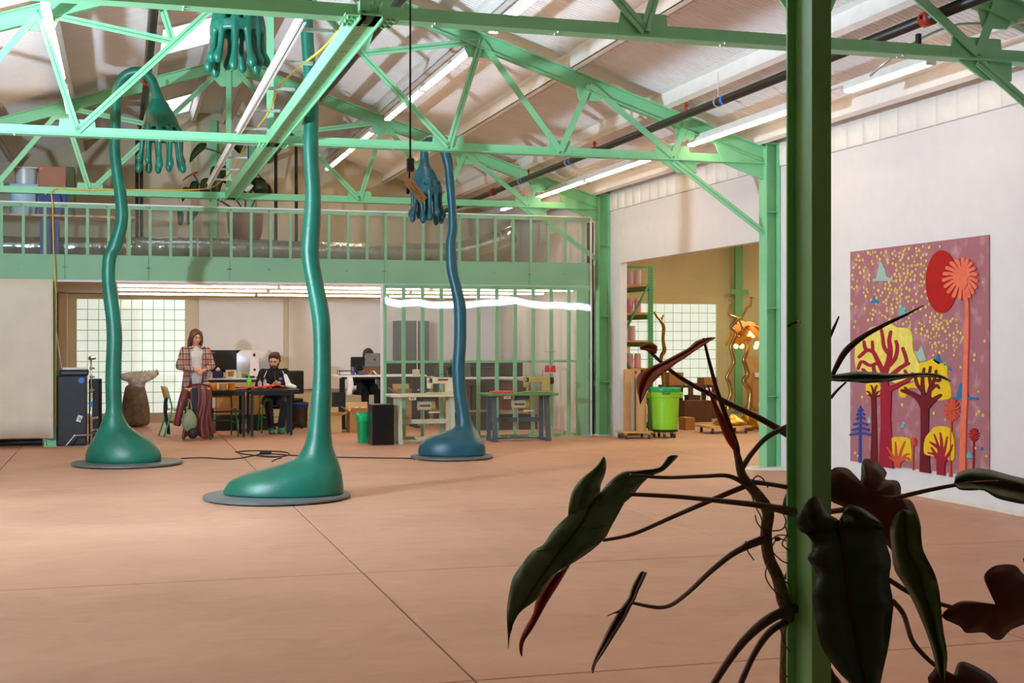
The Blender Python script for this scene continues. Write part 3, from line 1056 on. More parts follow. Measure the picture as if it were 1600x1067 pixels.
def edg(lst, x0, y0, s):
    return [(y0 + y * s, x0 + l * s, x0 + r * s) for y, l, r in lst]
# --- middle, nearest
E = edg([(400, 430, 503), (422, 0, 0)][:0] + [(0, 430, 503), (60, 437, 512), (130, 450, 525), (200, 463, 540), (280, 475, 550), (400, 480, 552), (500, 478, 553), (600, 470, 553), (700, 460, 552), (760, 450, 556),
        (800, 435, 562), (840, 405, 578), (870, 330, 588), (900, 215, 597), (930, 140, 602), (960, 112, 606), (985, 103, 606), (1003, 112, 602)], 310, 400, 0.375)
E += edg([(60, 130, 183), (150, 133, 187), (250, 140, 194), (400, 150, 210), (500, 148, 207), (600, 143, 207), (700, 147, 210), (800, 152, 217), (900, 147, 217), (1000, 137, 212)], 420, 0, 0.375)
A = [(478.7, 22, 10), (477, -20, 10.3), (470, -55, 10.5), (448, -82, 10.8), (420, -90, 11), (392, -78, 11.2), (377, -50, 12), (372, -25, 15), (371, -12, 18)]
B = [(-32, 356, 386), (-18, 349, 394), (-5, 341, 402), (8, 336, 407), (22, 335, 408)]
sculpture('nearest tall teal green sculpture, its drooping hand cut off by the top truss', 433, 779, 13.66, 0.74, E, A, B, 12,
          dict(hole=0.145, len=0.43, fr=0.033, rot=0.2), M_sg, 4)
# --- left
E = edg([(0, 192, 258), (100, 186, 250), (200, 192, 265), (300, 205, 278), (400, 210, 285), (500, 207, 282), (600, 203, 280), (700, 205, 283), (760, 205, 286), (800, 190, 298), (840, 175, 325), (870, 158, 370),
        (900, 140, 415), (930, 122, 450), (960, 110, 470), (990, 106, 478), (1008, 110, 474)], 100, 400, 0.3185)
E += edg([(300, 74, 130), (400, 73, 127), (450, 68, 125), (500, 70, 127), (550, 75, 133), (600, 82, 140), (650, 88, 148), (700, 95, 157), (750, 100, 163), (800, 104, 167), (850, 102, 166), (900, 90, 158), (950, 72, 145), (1000, 55, 132)], 150, 90, 0.2996)
A = [(150 + x * .2996, 90 + y * .2996, r * .2996) for x, y, r in [(103, 290, 28), (104, 240, 28), (110, 180, 28), (135, 115, 28), (180, 80, 27), (240, 76, 27), (285, 110, 26), (310, 170, 26), (325, 225, 34), (335, 260, 50)]]
B = edg([(215, 292, 352), (240, 280, 372), (265, 268, 390), (300, 256, 412), (345, 248, 430), (372, 246, 436)], 150, 90, 0.2996)
sculpture('left tall green sculpture with an arched stem and a full hanging hand', 199, 725.5, 17.36, 0.694, E, A, B, 11,
          dict(hole=0.09, len=0.42, fr=0.031, rot=0.5), M_sg, 11)
# --- right (bluer)
E = edg([(0, 233, 280), (100, 233, 287), (150, 240, 293), (200, 252, 307), (250, 262, 320), (300, 270, 330), (400, 272, 332), (500, 270, 330), (550, 265, 326), (600, 263, 325), (700, 268, 330), (750, 274, 338), (800, 282, 347),
        (850, 283, 359), (880, 266, 372), (900, 215, 385), (920, 155, 398), (940, 122, 410), (960, 107, 420), (980, 101, 424), (1000, 101, 425), (1018, 108, 422)], 620, 380, 0.328)
E += edg([(300, 410, 492), (350, 425, 497), (400, 433, 500), (500, 440, 512), (600, 450, 520), (700, 458, 525), (800, 460, 530), (850, 460, 530), (900, 452, 525)], 610, 190, 0.1968)
A = [(610 + x * .1968, 190 + y * .1968, r * .1968) for x, y, r in [(450, 298, 40), (435, 240, 40), (405, 185, 40), (350, 145, 38), (300, 155, 36), (274, 200, 34), (268, 260, 33), (270, 320, 36), (272, 370, 55)]]
B = edg([(310, 236, 302), (350, 226, 312), (390, 205, 345), (440, 188, 370), (490, 182, 390)], 610, 190, 0.1968)
sculpture('bluish teal sculpture with a hanging hand standing before the plastic partition', 706, 715.6, 18.3, 0.561, E, A, B, 11,
          dict(hole=0.10, len=0.42, fr=0.030, rot=0.1), M_sb, 21)
# ================================================================ UNDER THE MEZZANINE
M_canvas = mat('cream_canvas', (214, 204, 186), 0.9, var=0.04, scale=3, bump=0.1, bscale=40)
M_chrome = mat('chrome', (200, 202, 205), 0.18, metal=1.0)
M_card = mat('brown_cardboard', (176, 128, 78), 0.85, var=0.08)
M_card2 = mat('tan_cardboard', (200, 160, 110), 0.85, var=0.06)
M_paper = mat('white_paper', (232, 230, 226), 0.8)
M_dark = mat('charcoal_laminate', (30, 31, 38), 0.45, var=0.1)
M_spk = mat('black_cabinet_vinyl', (34, 34, 46), 0.55, var=0.12, bump=0.1, bscale=120)
M_steelgrey = mat('grey_painted_steel', (84, 92, 100), 0.45)
M_beige = mat('machine_beige', (214, 208, 176), 0.4)
M_olive = mat('machine_khaki', (176, 160, 96), 0.4, var=0.12)
M_pinkred = mat('red_thread', (206, 34, 50), 0.6)
M_skin = mat('skin', (214, 160, 134), 0.5, var=0.04)
M_mint_leg = mat('green_chair_tube', (34, 150, 92), 0.35)
M_wood2 = mat('varnished_plywood', (214, 168, 100), 0.45, var=0.12, scale=12)
M_maroon = mat('maroon_leather', (112, 48, 48), 0.4, var=0.15, scale=8)
M_sage = mat('sage_cloth', (140, 150, 118), 0.85)
def txt(s, size, loc, rot, m, parent, name='lettering', ext=0.001):
    cu = bpy.data.curves.new(name, 'FONT')
    cu.body = s
    cu.size = size
    cu.extrude = ext
    cu.align_x = 'CENTER'
    cu.align_y = 'CENTER'
    tmp = bpy.data.objects.new(name, cu)
    me = bpy.data.meshes.new_from_object(tmp)
    me.name = name
    bpy.data.objects.remove(tmp)
    o = link(name, me, m, parent)
    off = Vector((0, 0, 0))
    q = parent
    while q is not None:
        off += Vector(q.location)
        q = q.parent
    o.location = Vector(loc) - off
    o.rotation_euler = rot
    return o

# ---- canvas curtain
rows = []
random.seed(5)
for j in range(9):
    f = j / 8
    z = 2.515 - f * (2.515 - 0.13)
    row = []
    for i in range(41):
        u = i / 40
        x = (WL + 0.15) + u * (-0.985 - WL - 0.15)
        fold = 0.035 * math.sin(u * 21 + 1.3 * math.sin(f * 2)) + 0.02 * math.sin(u * 47 + f)
        if j == 8:
            z = 0.13 + 0.03 * (1 - u) + 0.02 * math.sin(u * 9)
        row.append((x + 0.05 * f * math.sin(u * 3), 21.20 + fold * (0.35 + 0.65 * f), z))
    rows.append(row)
cur = MB().grid(rows).build('canvas_curtain', M_canvas, None, True)
tag(cur, 'plain cream canvas curtain hanging at the left edge under the mezzanine', 'curtain')
md = cur.modifiers.new('solid', 'SOLIDIFY'); md.thickness = 0.004
tag(MB().tube([(-2.2, 21.6, 0.06), (-1.16, 21.6, 0.06)], 0.05, 12).build('floor_pipe', M_black, None, 'angle'), 'black pipe lying on the floor behind the canvas hem', 'pipe')

# ---- tall black speaker cabinet and what is on it
a = onZ(86, 695.5); b = onZ(135, 695.5)
sx0, sx1, sy = a.x, b.x, 21.46
sp = thing('speaker_cabinet', 'tall navy-black speaker cabinet with a blue dot and a crooked white sticker', 'speaker', ((sx0 + sx1) / 2, sy, 0))
bevel(MB().box((sx0, sy, 0.02), (sx1, sy + 0.5, 1.06)).build('cabinet', M_spk, sp), 0.012)
MB().box((sx0 + .01, sy + 0.01, 0.0), (sx1 - .01, sy + 0.48, 0.03)).build('plinth', M_black, sp)
q = MB().lathe([(0.045, 0), (0.045, 0.003)], (0, 0, 0), 20)
q.v = [Vector((sx1 - 0.07 + v.x, sy - v.z, 0.995 + v.y)) for v in q.v]
q.build('blue_dot', M_blue, sp)
st = onY(124, 654, sy - 0.001)
MB().cbox((st.x, sy - 0.001, st.z), (0.07, 0.002, 0.10), Matrix.Rotation(0.35, 3, 'Y')).build('sticker', M_paper, sp)
stk = bpy.data.objects['sticker']
for i in range(3):
    MB().cbox((st.x + 0.006, sy - 0.003, st.z + 0.012 - 0.018 * i), (0.045, 0.001, 0.008), Matrix.Rotation(0.35, 3, 'Y')).build('sticker_print', M_black, stk)
cs_ = thing('equipment_case', 'flat black ribbed case on top of the tall speaker cabinet', 'case', (sx0 + 0.25, sy + 0.2, 1.06))
bevel(MB().box((sx0 + 0.08, sy + 0.02, 1.062), (sx1 + 0.03, sy + 0.4, 1.155)).build('case_body', M_black, cs_), 0.02)
MB().box((sx0 + 0.10, sy + 0.012, 1.10), (sx1 + 0.01, sy + 0.02, 1.115)).build('trim_strip', M_steelgrey, cs_)
tag(MB().box((sx0 + 0.12, sy + 0.06, 1.158), (sx1 + 0.0, sy + 0.34, 1.185)).build('paper_stack', M_paper), 'loose white papers lying on the flat black case', 'paper')
tag(bevel(MB().box((sx0 + 0.0, sy + 0.05, 1.062), (sx0 + 0.07, sy + 0.25, 1.16)).build('teal_box', mat('teal_card', (60, 140, 120), 0.7)), 0.005), 'small teal box beside the black case on the speaker cabinet', 'box')
p0 = onY(84, 495, 22.15); p1 = onY(95, 570, 22.05)
po = thing('leaning_pole', 'slim white pole leaning behind the tall speaker cabinet', 'pole', (p1.x, 21.6, 0))
e = p0 + (p1 - p0) * 2.1
MB().tube([p0, e], 0.014, 8).build('shaft', M_paper, po)
MB().tube([p0, p0 + (p0 - p1).normalized() * 0.05], 0.018, 8).build('tip', M_steelgrey, po)
# second black box behind
tag(bevel(MB().box((sx1 + 0.03, sy + 0.3, 0.0), (sx1 + 0.22, sy + 0.75, 1.0)).build('amplifier_case', M_black), 0.01), 'narrow black case standing behind the tall speaker cabinet', 'case')

# ---- chrome C-stand
g = onZ(144, 692)
csd = thing('light_stand', 'chrome light stand with a bent leg beside the tall speaker cabinet', 'stand', (g.x, 21.3, 0))
X = g.x
MB().tube([(X, 21.3, 0.06), (X, 21.3, 0.85)], 0.018, 10).build('lower_column', M_chrome, csd, True)
MB().tube([(X, 21.3, 0.85), (X, 21.3, 1.32)], 0.012, 10).build('riser', M_chrome, csd, True)
for k, (dx, dy) in enumerate(((-0.32, -0.06), (0.2, -0.22), (0.1, 0.3))):
    z = 0.17 + 0.035 * k
    MB().tube(catmull([(X, 21.3, z), (X + dx * 0.7, 21.3 + dy * 0.7, z), (X + dx * 0.8, 21.3 + dy * 0.8, z - 0.02), (X + dx * 1.15, 21.3 + dy * 1.15, 0.012)], 4), 0.013, 8).build('leg', M_chrome, csd, True)
for z in (0.85, 1.05, 1.18):
    co_ = MB().lathe([(0.026, -0.02), (0.026, 0.02)], (X, 21.3, z), 10).build('collar', M_chrome, csd)
    kb = MB().tube([(X, 21.3, z), (X + 0.05, 21.28, z)], 0.012, 6); kb.build('knob', M_chrome, co_)
MB().tube([(X - 0.02, 21.26, 1.33), (X + 0.05, 21.34, 1.345)], 0.032, 12).build('grip_head', M_chrome, csd, 'angle')
MB().tube([(X, 21.3, 0.42), (X + 0.10, 21.28, 0.44)], 0.02, 8).build('clamp', M_chrome, csd)
MB().lathe([(0.021, 0.60), (0.021, 0.68)], (X, 21.3, 0), 10).build('tape_band', M_blue, csd)

# ---- stone sculpture (column with an open ruffled top)
M_stone = mat('rough_stone', (134, 118, 98), 0.9, rgb2=(96, 84, 70), scale=9, bump=0.5, bscale=25)
M_stone2 = mat('pale_stone', (196, 186, 174), 0.9, rgb2=(140, 130, 118), scale=10, bump=0.6, bscale=25)
c = onZ(213, 667)
ss = thing('stone_sculpture', 'rough brown stone sculpture with a pale ruffled top before the glass block window', 'sculpture', c)
k = 24.9 / FPX
prof = [(0.24, 0), (0.265, 0.1), (0.265, 0.25), (0.25, 0.4), (0.22, 0.55), (0.185, 0.68), (0.18, 0.8)]
rg = []
for r, z in prof:
    ring_ = []
    for q in range(20):
        a = 2 * math.pi * q / 20
        rr = r * (1 + 0.10 * mnoise.noise(Vector((math.cos(a) * 1.5, math.sin(a) * 1.5, z * 4))))
        ring_.append(c + Vector((rr * math.cos(a) - 0.03 * z, rr * 0.9 * math.sin(a), z)))
    rg.append(ring_)
subsurf(MB().rings(rg).build('stone_column', M_stone, ss, True), 1)
cp = MB()
cp.capsule(c + Vector((-0.22, 0, 0.93)), c + Vector((0.08, 0, 0.90)), 0.075, 0.13, 14)
cp.capsule(c + Vector((0.05, 0, 0.90)), c + Vector((0.36, 0, 0.99)), 0.12, 0.05, 14)
cp.capsule(c + Vector((0, 0, 0.75)), c + Vector((0.02, 0, 0.88)), 0.15, 0.16, 14)
for q in range(13):
    f = q / 12
    x = -0.06 + 0.40 * f
    cp.ball(c + Vector((x, -0.14 * (1 - f * 0.6), 0.83 + 0.12 * f * f)), 0.042 - 0.012 * f, 10, 6, (1, 1, 1.3))
for q in range(6):
    cp.ball(c + Vector((0.02 + q * 0.07, 0.03 * (-1) ** q, 1.01 + 0.005 * q)), 0.03, 8, 5)
remesh(cp.build('ruffled_top', M_stone2, ss, True), 0.014, 1)

# ---- chairs: green tube school chair
def make_chair():
    t = thing('school_chair', '', 'chair')
    r = 0.014
    for s in (-1, 1):
        x = 0.19 * s
        MB().tube(catmull([(x * 1.12, -0.24, 0), (x, -0.17, 0.42), (x, -0.15, 0.445), (x, 0.12, 0.44)], 4), r, 8).build('front_leg', M_mint_leg, t, True, True)
        MB().tube(catmull([(x * 1.1, 0.28, 0), (x, 0.15, 0.43), (x * 0.98, 0.17, 0.6), (x * 0.95, 0.23, 0.82)], 4), r, 8).build('rear_leg', M_mint_leg, t, True, True)
        MB().tube([(x * 1.05, -0.2, 0.22), (x * 1.05, 0.2, 0.24)], 0.009, 6).build('stretcher', M_mint_leg, t, True, True)
    MB().tube([(-0.2, 0.2, 0.25), (0.2, 0.2, 0.25)], 0.009, 6).build('cross_bar', M_mint_leg, t, True, True)
    s = []
    for j in range(6):
        f = j / 5
        s.append([((u - 0.5) * 0.40, -0.21 + 0.40 * f, 0.462 + 0.012 * math.cos(f * 4) + 0.01 * abs(u - 0.5) * 2) for u in (0, .25, .5, .75, 1)])
    o = MB().grid(s).build('seat', M_wood2, t, True, True)
    md = o.modifiers.new('solid', 'SOLIDIFY'); md.thickness = 0.014
    s = []
    for j in range(4):
        f = j / 3
        s.append([((u - 0.5) * 0.40, 0.185 + 0.05 * f + 0.035 * (1 - (2 * u - 1) ** 2), 0.64 + 0.2 * f) for u in (0, .25, .5, .75, 1)])
    o = MB().grid(s).build('backrest', M_wood2, t, True, True)
    md = o.modifiers.new('solid', 'SOLIDIFY'); md.thickness = 0.012
    return t
ch0 = make_chair()
g = onZ(279, 682)
ch0.location = (g.x, g.y + 0.15, 0)
ch0.rotation_euler = (0, 0, math.radians(100))
ch0['label'] = 'green tube chair with a plywood back seen side-on, left of the table'
dup(ch0, (1.18, 22.42, 0), math.radians(178), 'green tube chair buried under the maroon jacket')
dup(ch0, (1.62, 22.95, 0), math.radians(8), 'green tube chair tucked under the left end of the black table')
dup(ch0, (2.52, 23.72, 0), 0.05, 'green tube chair the bearded person sits on')
# dark cloth hanging on the first chair
rows = []
for j in range(6):
    f = j / 5
    rows.append([(g.x - 0.20 - 0.03 * math.sin(f * 5) + 0.02 * math.sin(u * 9), g.y - 0.03 + 0.34 * u, 0.66 - 0.62 * f) for u in (0, .2, .4, .6, .8, 1)])
o = MB().grid(rows).build('dark_coat', mat('navy_cloth', (30, 42, 62), 0.9), None, True)
md = o.modifiers.new('solid', 'SOLIDIFY'); md.thickness = 0.02
tag(o, 'dark navy coat hanging behind the side-on green chair', 'coat')
# maroon jacket draped over second chair
jk = thing('draped_jacket', 'maroon leather jacket draped over a chair in front of the black table', 'jacket', (1.18, 22.3, 0))
JX, JY = 1.18, 22.30
jm = []
nr = 12
for j in range(nr):
    f = j / (nr - 1)
    z = 0.865 - 0.80 * f
    wdt = 0.15 + 0.11 * f ** 0.8
    row = []
    for i in range(19):
        u = i / 18 * 2 - 1
        fold = 0.035 * math.sin(u * 11 + f * 2.2) * (0.25 + f)
        cy = JY - 0.07 - 0.09 * math.sqrt(max(0, 1 - u * u * 0.9)) - 0.06 * f + fold
        row.append((JX + 0.02 + u * wdt + 0.03 * math.sin(f * 6 + u), cy, z + 0.03 * (1 - u * u) * (1 - f) - 0.05 * math.sin(u * 5) * f))
    jm.append(row)
o = MB().grid(jm).build('jacket_front', M_maroon, jk, True)
md = o.modifiers.new('solid', 'SOLIDIFY'); md.thickness = 0.015; md.offset = 1
subsurf(o, 1)
jm2 = [[(p[0], 2 * (JY - 0.0) - p[1] - 0.12, p[2]) for p in r] for r in jm]
jm2 = [jm[0]] + jm2[:9]
o = MB().grid(jm2, True).build('jacket_back', M_maroon, jk, True)
md = o.modifiers.new('solid', 'SOLIDIFY'); md.thickness = 0.012
MB().tube(catmull([(JX - 0.20, JY - 0.16, 0.80), (JX - 0.26, JY - 0.22, 0.6), (JX - 0.31, JY - 0.2, 0.35), (JX - 0.33, JY - 0.18, 0.25)], 4), [0.06] * 13, 10).build('sleeve', M_maroon, jk, True)
MB().box((JX - 0.10, JY - 0.215, 0.36), (JX - 0.015, JY - 0.205, 0.84)).build('dark_scarf', M_black, jk)
bag = thing('cloth_bag', 'crumpled sage green cloth bag hanging low on the maroon jacket', 'bag', (JX - 0.13, JY - 0.27, 0))
bb = MB()
rg = []
for j in range(8):
    f = j / 7
    z = 0.33 + 0.0 - 0.20 * f + 0.14
    r = [0.03, 0.055, 0.085, 0.105, 0.11, 0.10, 0.075, 0.03][j]
    rg.append([Vector((JX - 0.14 + r * math.cos(2 * math.pi * q / 16) * (1.1 + 0.15 * math.sin(3 * q + j)), JY - 0.29 + 0.6 * r * math.sin(2 * math.pi * q / 16) + 0.01 * math.sin(q * 2 + j * 2), 0.50 - 0.36 * f)) for q in range(16)])
bb.rings(rg).build('pouch', M_sage, bag, True)
MB().tube(catmull([(JX - 0.17, JY - 0.28, 0.50), (JX - 0.14, JY - 0.25, 0.66), (JX - 0.10, JY - 0.27, 0.50)], 5), 0.008, 6).build('strap', M_sage, bag, True)
hl = MB()
hl.ball((JX - 0.09, JY - 0.32, 0.12), 0.085, 16, 9, (1, 0.9, 1))
o = hl.build('round_black_bag', M_black, None, True)
tag(o, 'round black bag on the floor under the sage cloth bag', 'bag')

# ---- black tables
M_tabletop = mat('dark_tabletop', (40, 34, 32), 0.35, var=0.15)
def table(label, poly, legs, zt, shelf=None):
    cx = sum(p[0] for p in poly) / len(poly); cy = sum(p[1] for p in poly) / len(poly)
    t = thing('work_table', label, 'table', (cx, cy, 0))
    MB().prism(poly, (0, 0, 0), (1, 0, 0), (0, 1, 0), (0, 0, 1), zt - 0.03, zt).build('tabletop', M_tabletop, t)
    for x, y in legs:
        MB().box((x - 0.022, y - 0.022, 0.03), (x + 0.022, y + 0.022, zt - 0.03)).build('leg', M_black, t)
        MB().lathe([(0.02, 0), (0.02, 0.012), (0.008, 0.03)], (x, y, 0), 10).build('foot', M_chrome, t)
    xs = [p[0] for p in legs]; ys = [p[1] for p in legs]
    ap = MB()
    for y in (min(ys), max(ys)):
        ap.box((min(xs), y - 0.012, zt - 0.09), (max(xs), y + 0.012, zt - 0.03))
    ap.build('apron', M_black, t)
    if shelf:
        MB().box((min(xs), min(ys), shelf), (max(xs), min(ys) + 0.03, shelf + 0.03)).build('lower_bar', M_black, t)
    return t
ZT = 0.785
table('black work table behind the maroon jacket with yellow tape rolls on it', [(1.30, 22.38), (1.99, 22.38), (1.99, 23.2), (1.30, 23.2)], [(1.40, 22.44), (1.93, 23.14), (1.40, 23.14), (1.93, 22.47)], ZT, 0.42)
arc_ = [(2.0, 22.36)] + [(2.58 + 0.30 * math.cos(a), 22.80 + 0.44 * math.sin(a)) for a in [math.radians(-90 + 18 * i) for i in range(11)]] + [(2.0, 23.24)]
table('black round-ended work table covered in red cloth before the bearded person', arc_, [(2.06, 22.44), (2.06, 23.16), (2.72, 22.62), (2.72, 23.0)], ZT)

# things on the tables
M_orange = mat('amber_tape', (206, 130, 30), 0.4)
for i, (x, h, lb) in enumerate([(1.44, 0.115, 'leftmost amber tape roll on the black table'), (1.60, 0.105, 'pale tan tape roll between two amber ones'), (1.74, 0.11, 'rightmost amber tape roll on the black table')]):
    t = thing('tape_roll', lb, 'tape roll', (x, 22.55, ZT), 'tape rolls on the black table')
    m_ = M_card2 if i == 1 else M_orange
    MB().lathe([(0.045, 0), (0.062, 0), (0.062, h), (0.045, h), (0.045, 0.0)], (x, 22.55, ZT + 0.001), 18, caps=False).build('roll', m_, t, 'angle')
    MB().lathe([(0.036, 0), (0.044, 0), (0.044, h), (0.036, h), (0.036, 0)], (x, 22.55, ZT + 0.002), 16, caps=False).build('core', M_card2, t, 'angle')
# red cloth
random.seed(12)
rows = []
for j in range(8):
    f = j / 7
    rows.append([(1.83 + 0.80 * u + 0.02 * math.sin(j), 22.52 + 0.42 * f + 0.02 * math.sin(u * 14), ZT + 0.012 + 0.022 * abs(math.sin(u * 17 + f * 5)) + (0.035 * math.exp(-((u - 0.8) / 0.15) ** 2)) + 0.01 * random.random()) for u in [i / 22 for i in range(23)]])
o = MB().grid(rows).build('red_cloth', mat('red_felt', (206, 52, 26), 0.9, var=0.15, scale=14), None, True)
md = o.modifiers.new('solid', 'SOLIDIFY'); md.thickness = 0.008; md.offset = 1
tag(o, 'crumpled bright red cloth spread over the round-ended table', 'cloth')
# green bottle
def bottle(x, y, z, r, h, m, mcap, label, name='bottle'):
    t = thing(name, label, 'bottle', (x, y, z))
    MB().lathe([(r * .9, 0), (r, 0.01), (r, h * .62), (r * .75, h * .74), (r * .38, h * .8), (r * .38, h * .86)], (x, y, z + 0.001), 14).build('bottle_body', m, t, True)
    MB().lathe([(r * .45, h * .84), (r * .45, h * .97), (r * .2, h)], (x, y, z), 12).build('cap', mcap, t, True)
    return t
M_lime = mat('lime_plastic', (110, 210, 30), 0.35)
bottle(2.06, 22.95, ZT, 0.042, 0.24, M_lime, M_lime, 'bright lime green squeeze bottle standing on the table')
M_glass = mat_clear('clear_glass', (220, 226, 224), 0.6)
bottle(2.24, 22.96, ZT, 0.034, 0.17, M_glass, M_steelgrey, 'small clear bottle right of the lime squeeze bottle')
bottle(2.33, 23.0, ZT, 0.03, 0.2, M_glass, M_black, 'tall clear bottle with a dark cap right of the lime one')
# white sculpted shoe last on the table end
wl = MB()
wl.capsule((2.70, 22.85, ZT + 0.06), (2.80, 22.72, ZT + 0.035), 0.05, 0.03)
wl.capsule((2.66, 22.9, ZT + 0.22), (2.71, 22.84, ZT + 0.06), 0.032, 0.05)
o = remesh(wl.build('white_boot_form', M_paper, None, True), 0.008, 1)
tag(o, 'glossy white boot-shaped form at the right end of the table', 'boot form')

# ---- rear desk with screens
DZ = 0.91
dy0, dy1 = 25.15, 25.75
dk = thing('computer_desk', 'black-legged desk with a white top carrying the two computer screens', 'desk', (2.2, 25.4, 0))
bevel(MB().box((1.40, dy0, DZ - 0.03), (3.05, dy1, DZ)).build('desktop', M_paper, dk), 0.004)
MB().box((1.42, dy0 + 0.02, DZ - 0.08), (3.03, dy0 + 0.05, DZ - 0.03)).build('apron', M_black, dk)
for x in (1.48, 2.95):
    MB().box((x - 0.035, 25.4, 0.03), (x + 0.035, 25.5, DZ - 0.03)).build('leg', M_black, dk)
    MB().box((x - 0.035, 25.15, 0), (x + 0.035, 25.72, 0.03)).build('foot', M_black, dk)
def screen(label, x0, x1, z0, z1, y, m, back=True):
    t = thing('computer_monitor', label, 'monitor', ((x0 + x1) / 2, y, DZ))
    return t
a = onY(323, 547, 25.35); b = onY(370, 580, 25.35)
mo = thing('computer_monitor', 'wide black computer monitor beside the standing person', 'monitor', ((a.x + b.x) / 2, 25.35, DZ))
bevel(MB().box((a.x, 25.335, b.z - 0.02), (b.x, 25.37, a.z)).build('screen', M_dark, mo), 0.006)
msc = mo.children[0]
MB().box((a.x + 0.02, 25.33, b.z + 0.0), (b.x - 0.02, 25.336, b.z + 0.035)).build('lower_bezel', mat('gloss_black', (12, 12, 14), 0.15), mo)
MB().box(((a.x + b.x) / 2 - 0.03, 25.36, DZ), ((a.x + b.x) / 2 + 0.03, 25.39, b.z + 0.05)).build('stand_neck', M_black, mo)
MB().box(((a.x + b.x) / 2 - 0.12, 25.28, DZ), ((a.x + b.x) / 2 + 0.12, 25.45, DZ + 0.012)).build('stand_base', M_black, mo)
txt('acer', 0.062, (a.x + 0.095, 25.328, a.z - 0.045), (math.pi / 2, 0, 0), mat('logo_grey', (150, 152, 158), 0.4), msc, 'lettering')
a = onY(370, 547, 25.3); b = onY(424, 590, 25.3)
im = thing('desktop_computer', 'silver all-in-one computer seen from behind, next to the bearded person', 'computer', ((a.x + b.x) / 2, 25.3, DZ))
cxm = (a.x + b.x) / 2
zb = DZ + 0.12
rows = []
for j in range(7):
    f = j / 6
    zz = zb + (a.z - zb) * f
    rows.append([(a.x + (b.x - a.x) * u, 25.315 - 0.045 * (1 - (2 * u - 1) ** 2) * (1 - (2 * f - 1) ** 2), zz) for u in [i / 8 for i in range(9)]])
M_silver = mat('silver_aluminium', (205, 200, 205), 0.38, metal=0.35, var=0.02)
bsh = MB().grid(rows).build('back_shell', M_silver, im, True)
MB().box((a.x, 25.315, zb), (b.x, 25.335, a.z)).build('screen', M_dark, im)
ft = MB()
ft.add([(cxm - 0.075, 25.27, DZ + 0.37), (cxm + 0.075, 25.27, DZ + 0.37), (cxm + 0.095, 25.17, DZ + 0.012), (cxm - 0.095, 25.17, DZ + 0.012),
        (cxm - 0.075, 25.28, DZ + 0.37), (cxm + 0.075, 25.28, DZ + 0.37), (cxm + 0.095, 25.18, DZ + 0.005), (cxm - 0.095, 25.18, DZ + 0.005)],
       [(0, 1, 2, 3)[::-1], (4, 5, 6, 7), (0, 1, 5, 4), (1, 2, 6, 5), (2, 3, 7, 6), (3, 0, 4, 7)])
ft.build('stand_neck', M_silver, im)
MB().box((cxm - 0.095, 25.17, DZ + 0.001), (cxm + 0.095, 25.38, DZ + 0.01)).build('stand_foot', M_silver, im)
q = MB().lathe([(0.024, 0), (0.024, 0.003)], (0, 0, 0), 16); q.v = [Vector((cxm + v.x, 25.205 - v.z, DZ + 0.15 + v.y)) for v in q.v]; q.build('cable_hole', M_black, im)
def fruit_logo(parent, x, y, z, s, m):
    mb = MB()
    pts = []
    for i in range(28):
        a_ = 2 * math.pi * i / 28
        r = 1.0 - 0.16 * math.exp(-((a_ - math.pi / 2) / 0.35) ** 2) - 0.10 * math.exp(-((a_ - 3 * math.pi / 2) / 0.3) ** 2)
        if -0.5 < ((a_ + math.pi) % (2 * math.pi)) - math.pi < 0.55:
            r *= 0.78
        pts.append((r * s * 0.92 * math.cos(a_), r * s * math.sin(a_)))
    mb.prism(pts, (x, y, z), (1, 0, 0), (0, 0, 1), (0, -1, 0), 0, 0.002)
    mb.prism([(0.02 * s, 1.0 * s), (0.3 * s, 1.15 * s), (0.42 * s, 1.5 * s), (0.1 * s, 1.3 * s)], (x, y, z), (1, 0, 0), (0, 0, 1), (0, -1, 0), 0, 0.002)
    mb.build('logo', m, parent)
fruit_logo(bsh, cxm, 25.268, a.z - 0.09, 0.028, M_black)
# desk clutter
def boxthing(name, label, cat, lo, hi, m, bw=0.004, lid=None, group=None):
    t = tag(bevel(MB().box(lo, hi).build(name, m), bw), label, cat, group)
    return t
M_bluebox = mat('blue_box', (44, 50, 110), 0.6)
t = thing('tissue_box', 'blue tissue box with a white tissue below the black monitor', 'tissue box', (1.68, 25.2, DZ))
bevel(MB().box((1.60, 25.17, DZ + .001), (1.78, 25.28, DZ + 0.13)).build('carton', M_bluebox, t), 0.004)
MB().lathe([(0.03, 0), (0.045, 0.03), (0.02, 0.055), (0.005, 0.07)], (1.70, 25.22, DZ + 0.128), 9).build('tissue', M_paper, t, True)
t = thing('label_box', 'white box with an orange window below the black monitor', 'box', (1.95, 25.2, DZ))
bevel(MB().box((1.84, 25.18, DZ + .001), (2.03, 25.26, DZ + 0.15)).build('carton', M_paper, t), 0.003)
MB().box((1.88, 25.176, DZ + 0.03), (1.98, 25.18, DZ + 0.12)).build('window', M_orange, t)
for x, rr, h, m_, nm, lb in [(1.47, 0.045, 0.10, M_paper, 'mug', 'white mug at the left end of the computer desk'), (1.55, 0.03, 0.14, M_glass, 'jar', 'small clear jar between the white mug and tissue box'),
                          (2.09, 0.045, 0.12, mat('pale_lime', (214, 224, 160), 0.5), 'cup', 'pale lime cup at the corner of the silver computer'), (2.19, 0.05, 0.07, mat('blue_bowl', (70, 130, 170), 0.4), 'bowl', 'small blue bowl in front of the silver computer')]:
    t = thing(nm, lb, nm, (x, 25.2, DZ))
    MB().lathe([(rr * .85, 0), (rr, 0.01), (rr, h), (rr * .9, h), (rr * .85, 0.02)], (x, 25.22, DZ + .001), 14, caps=False).build('vessel', m_, t, 'angle')
    MB().lathe([(rr * .86, 0.0), (rr * .86, 0.012)], (x, 25.22, DZ + .001), 14).build('bottom', m_, t)
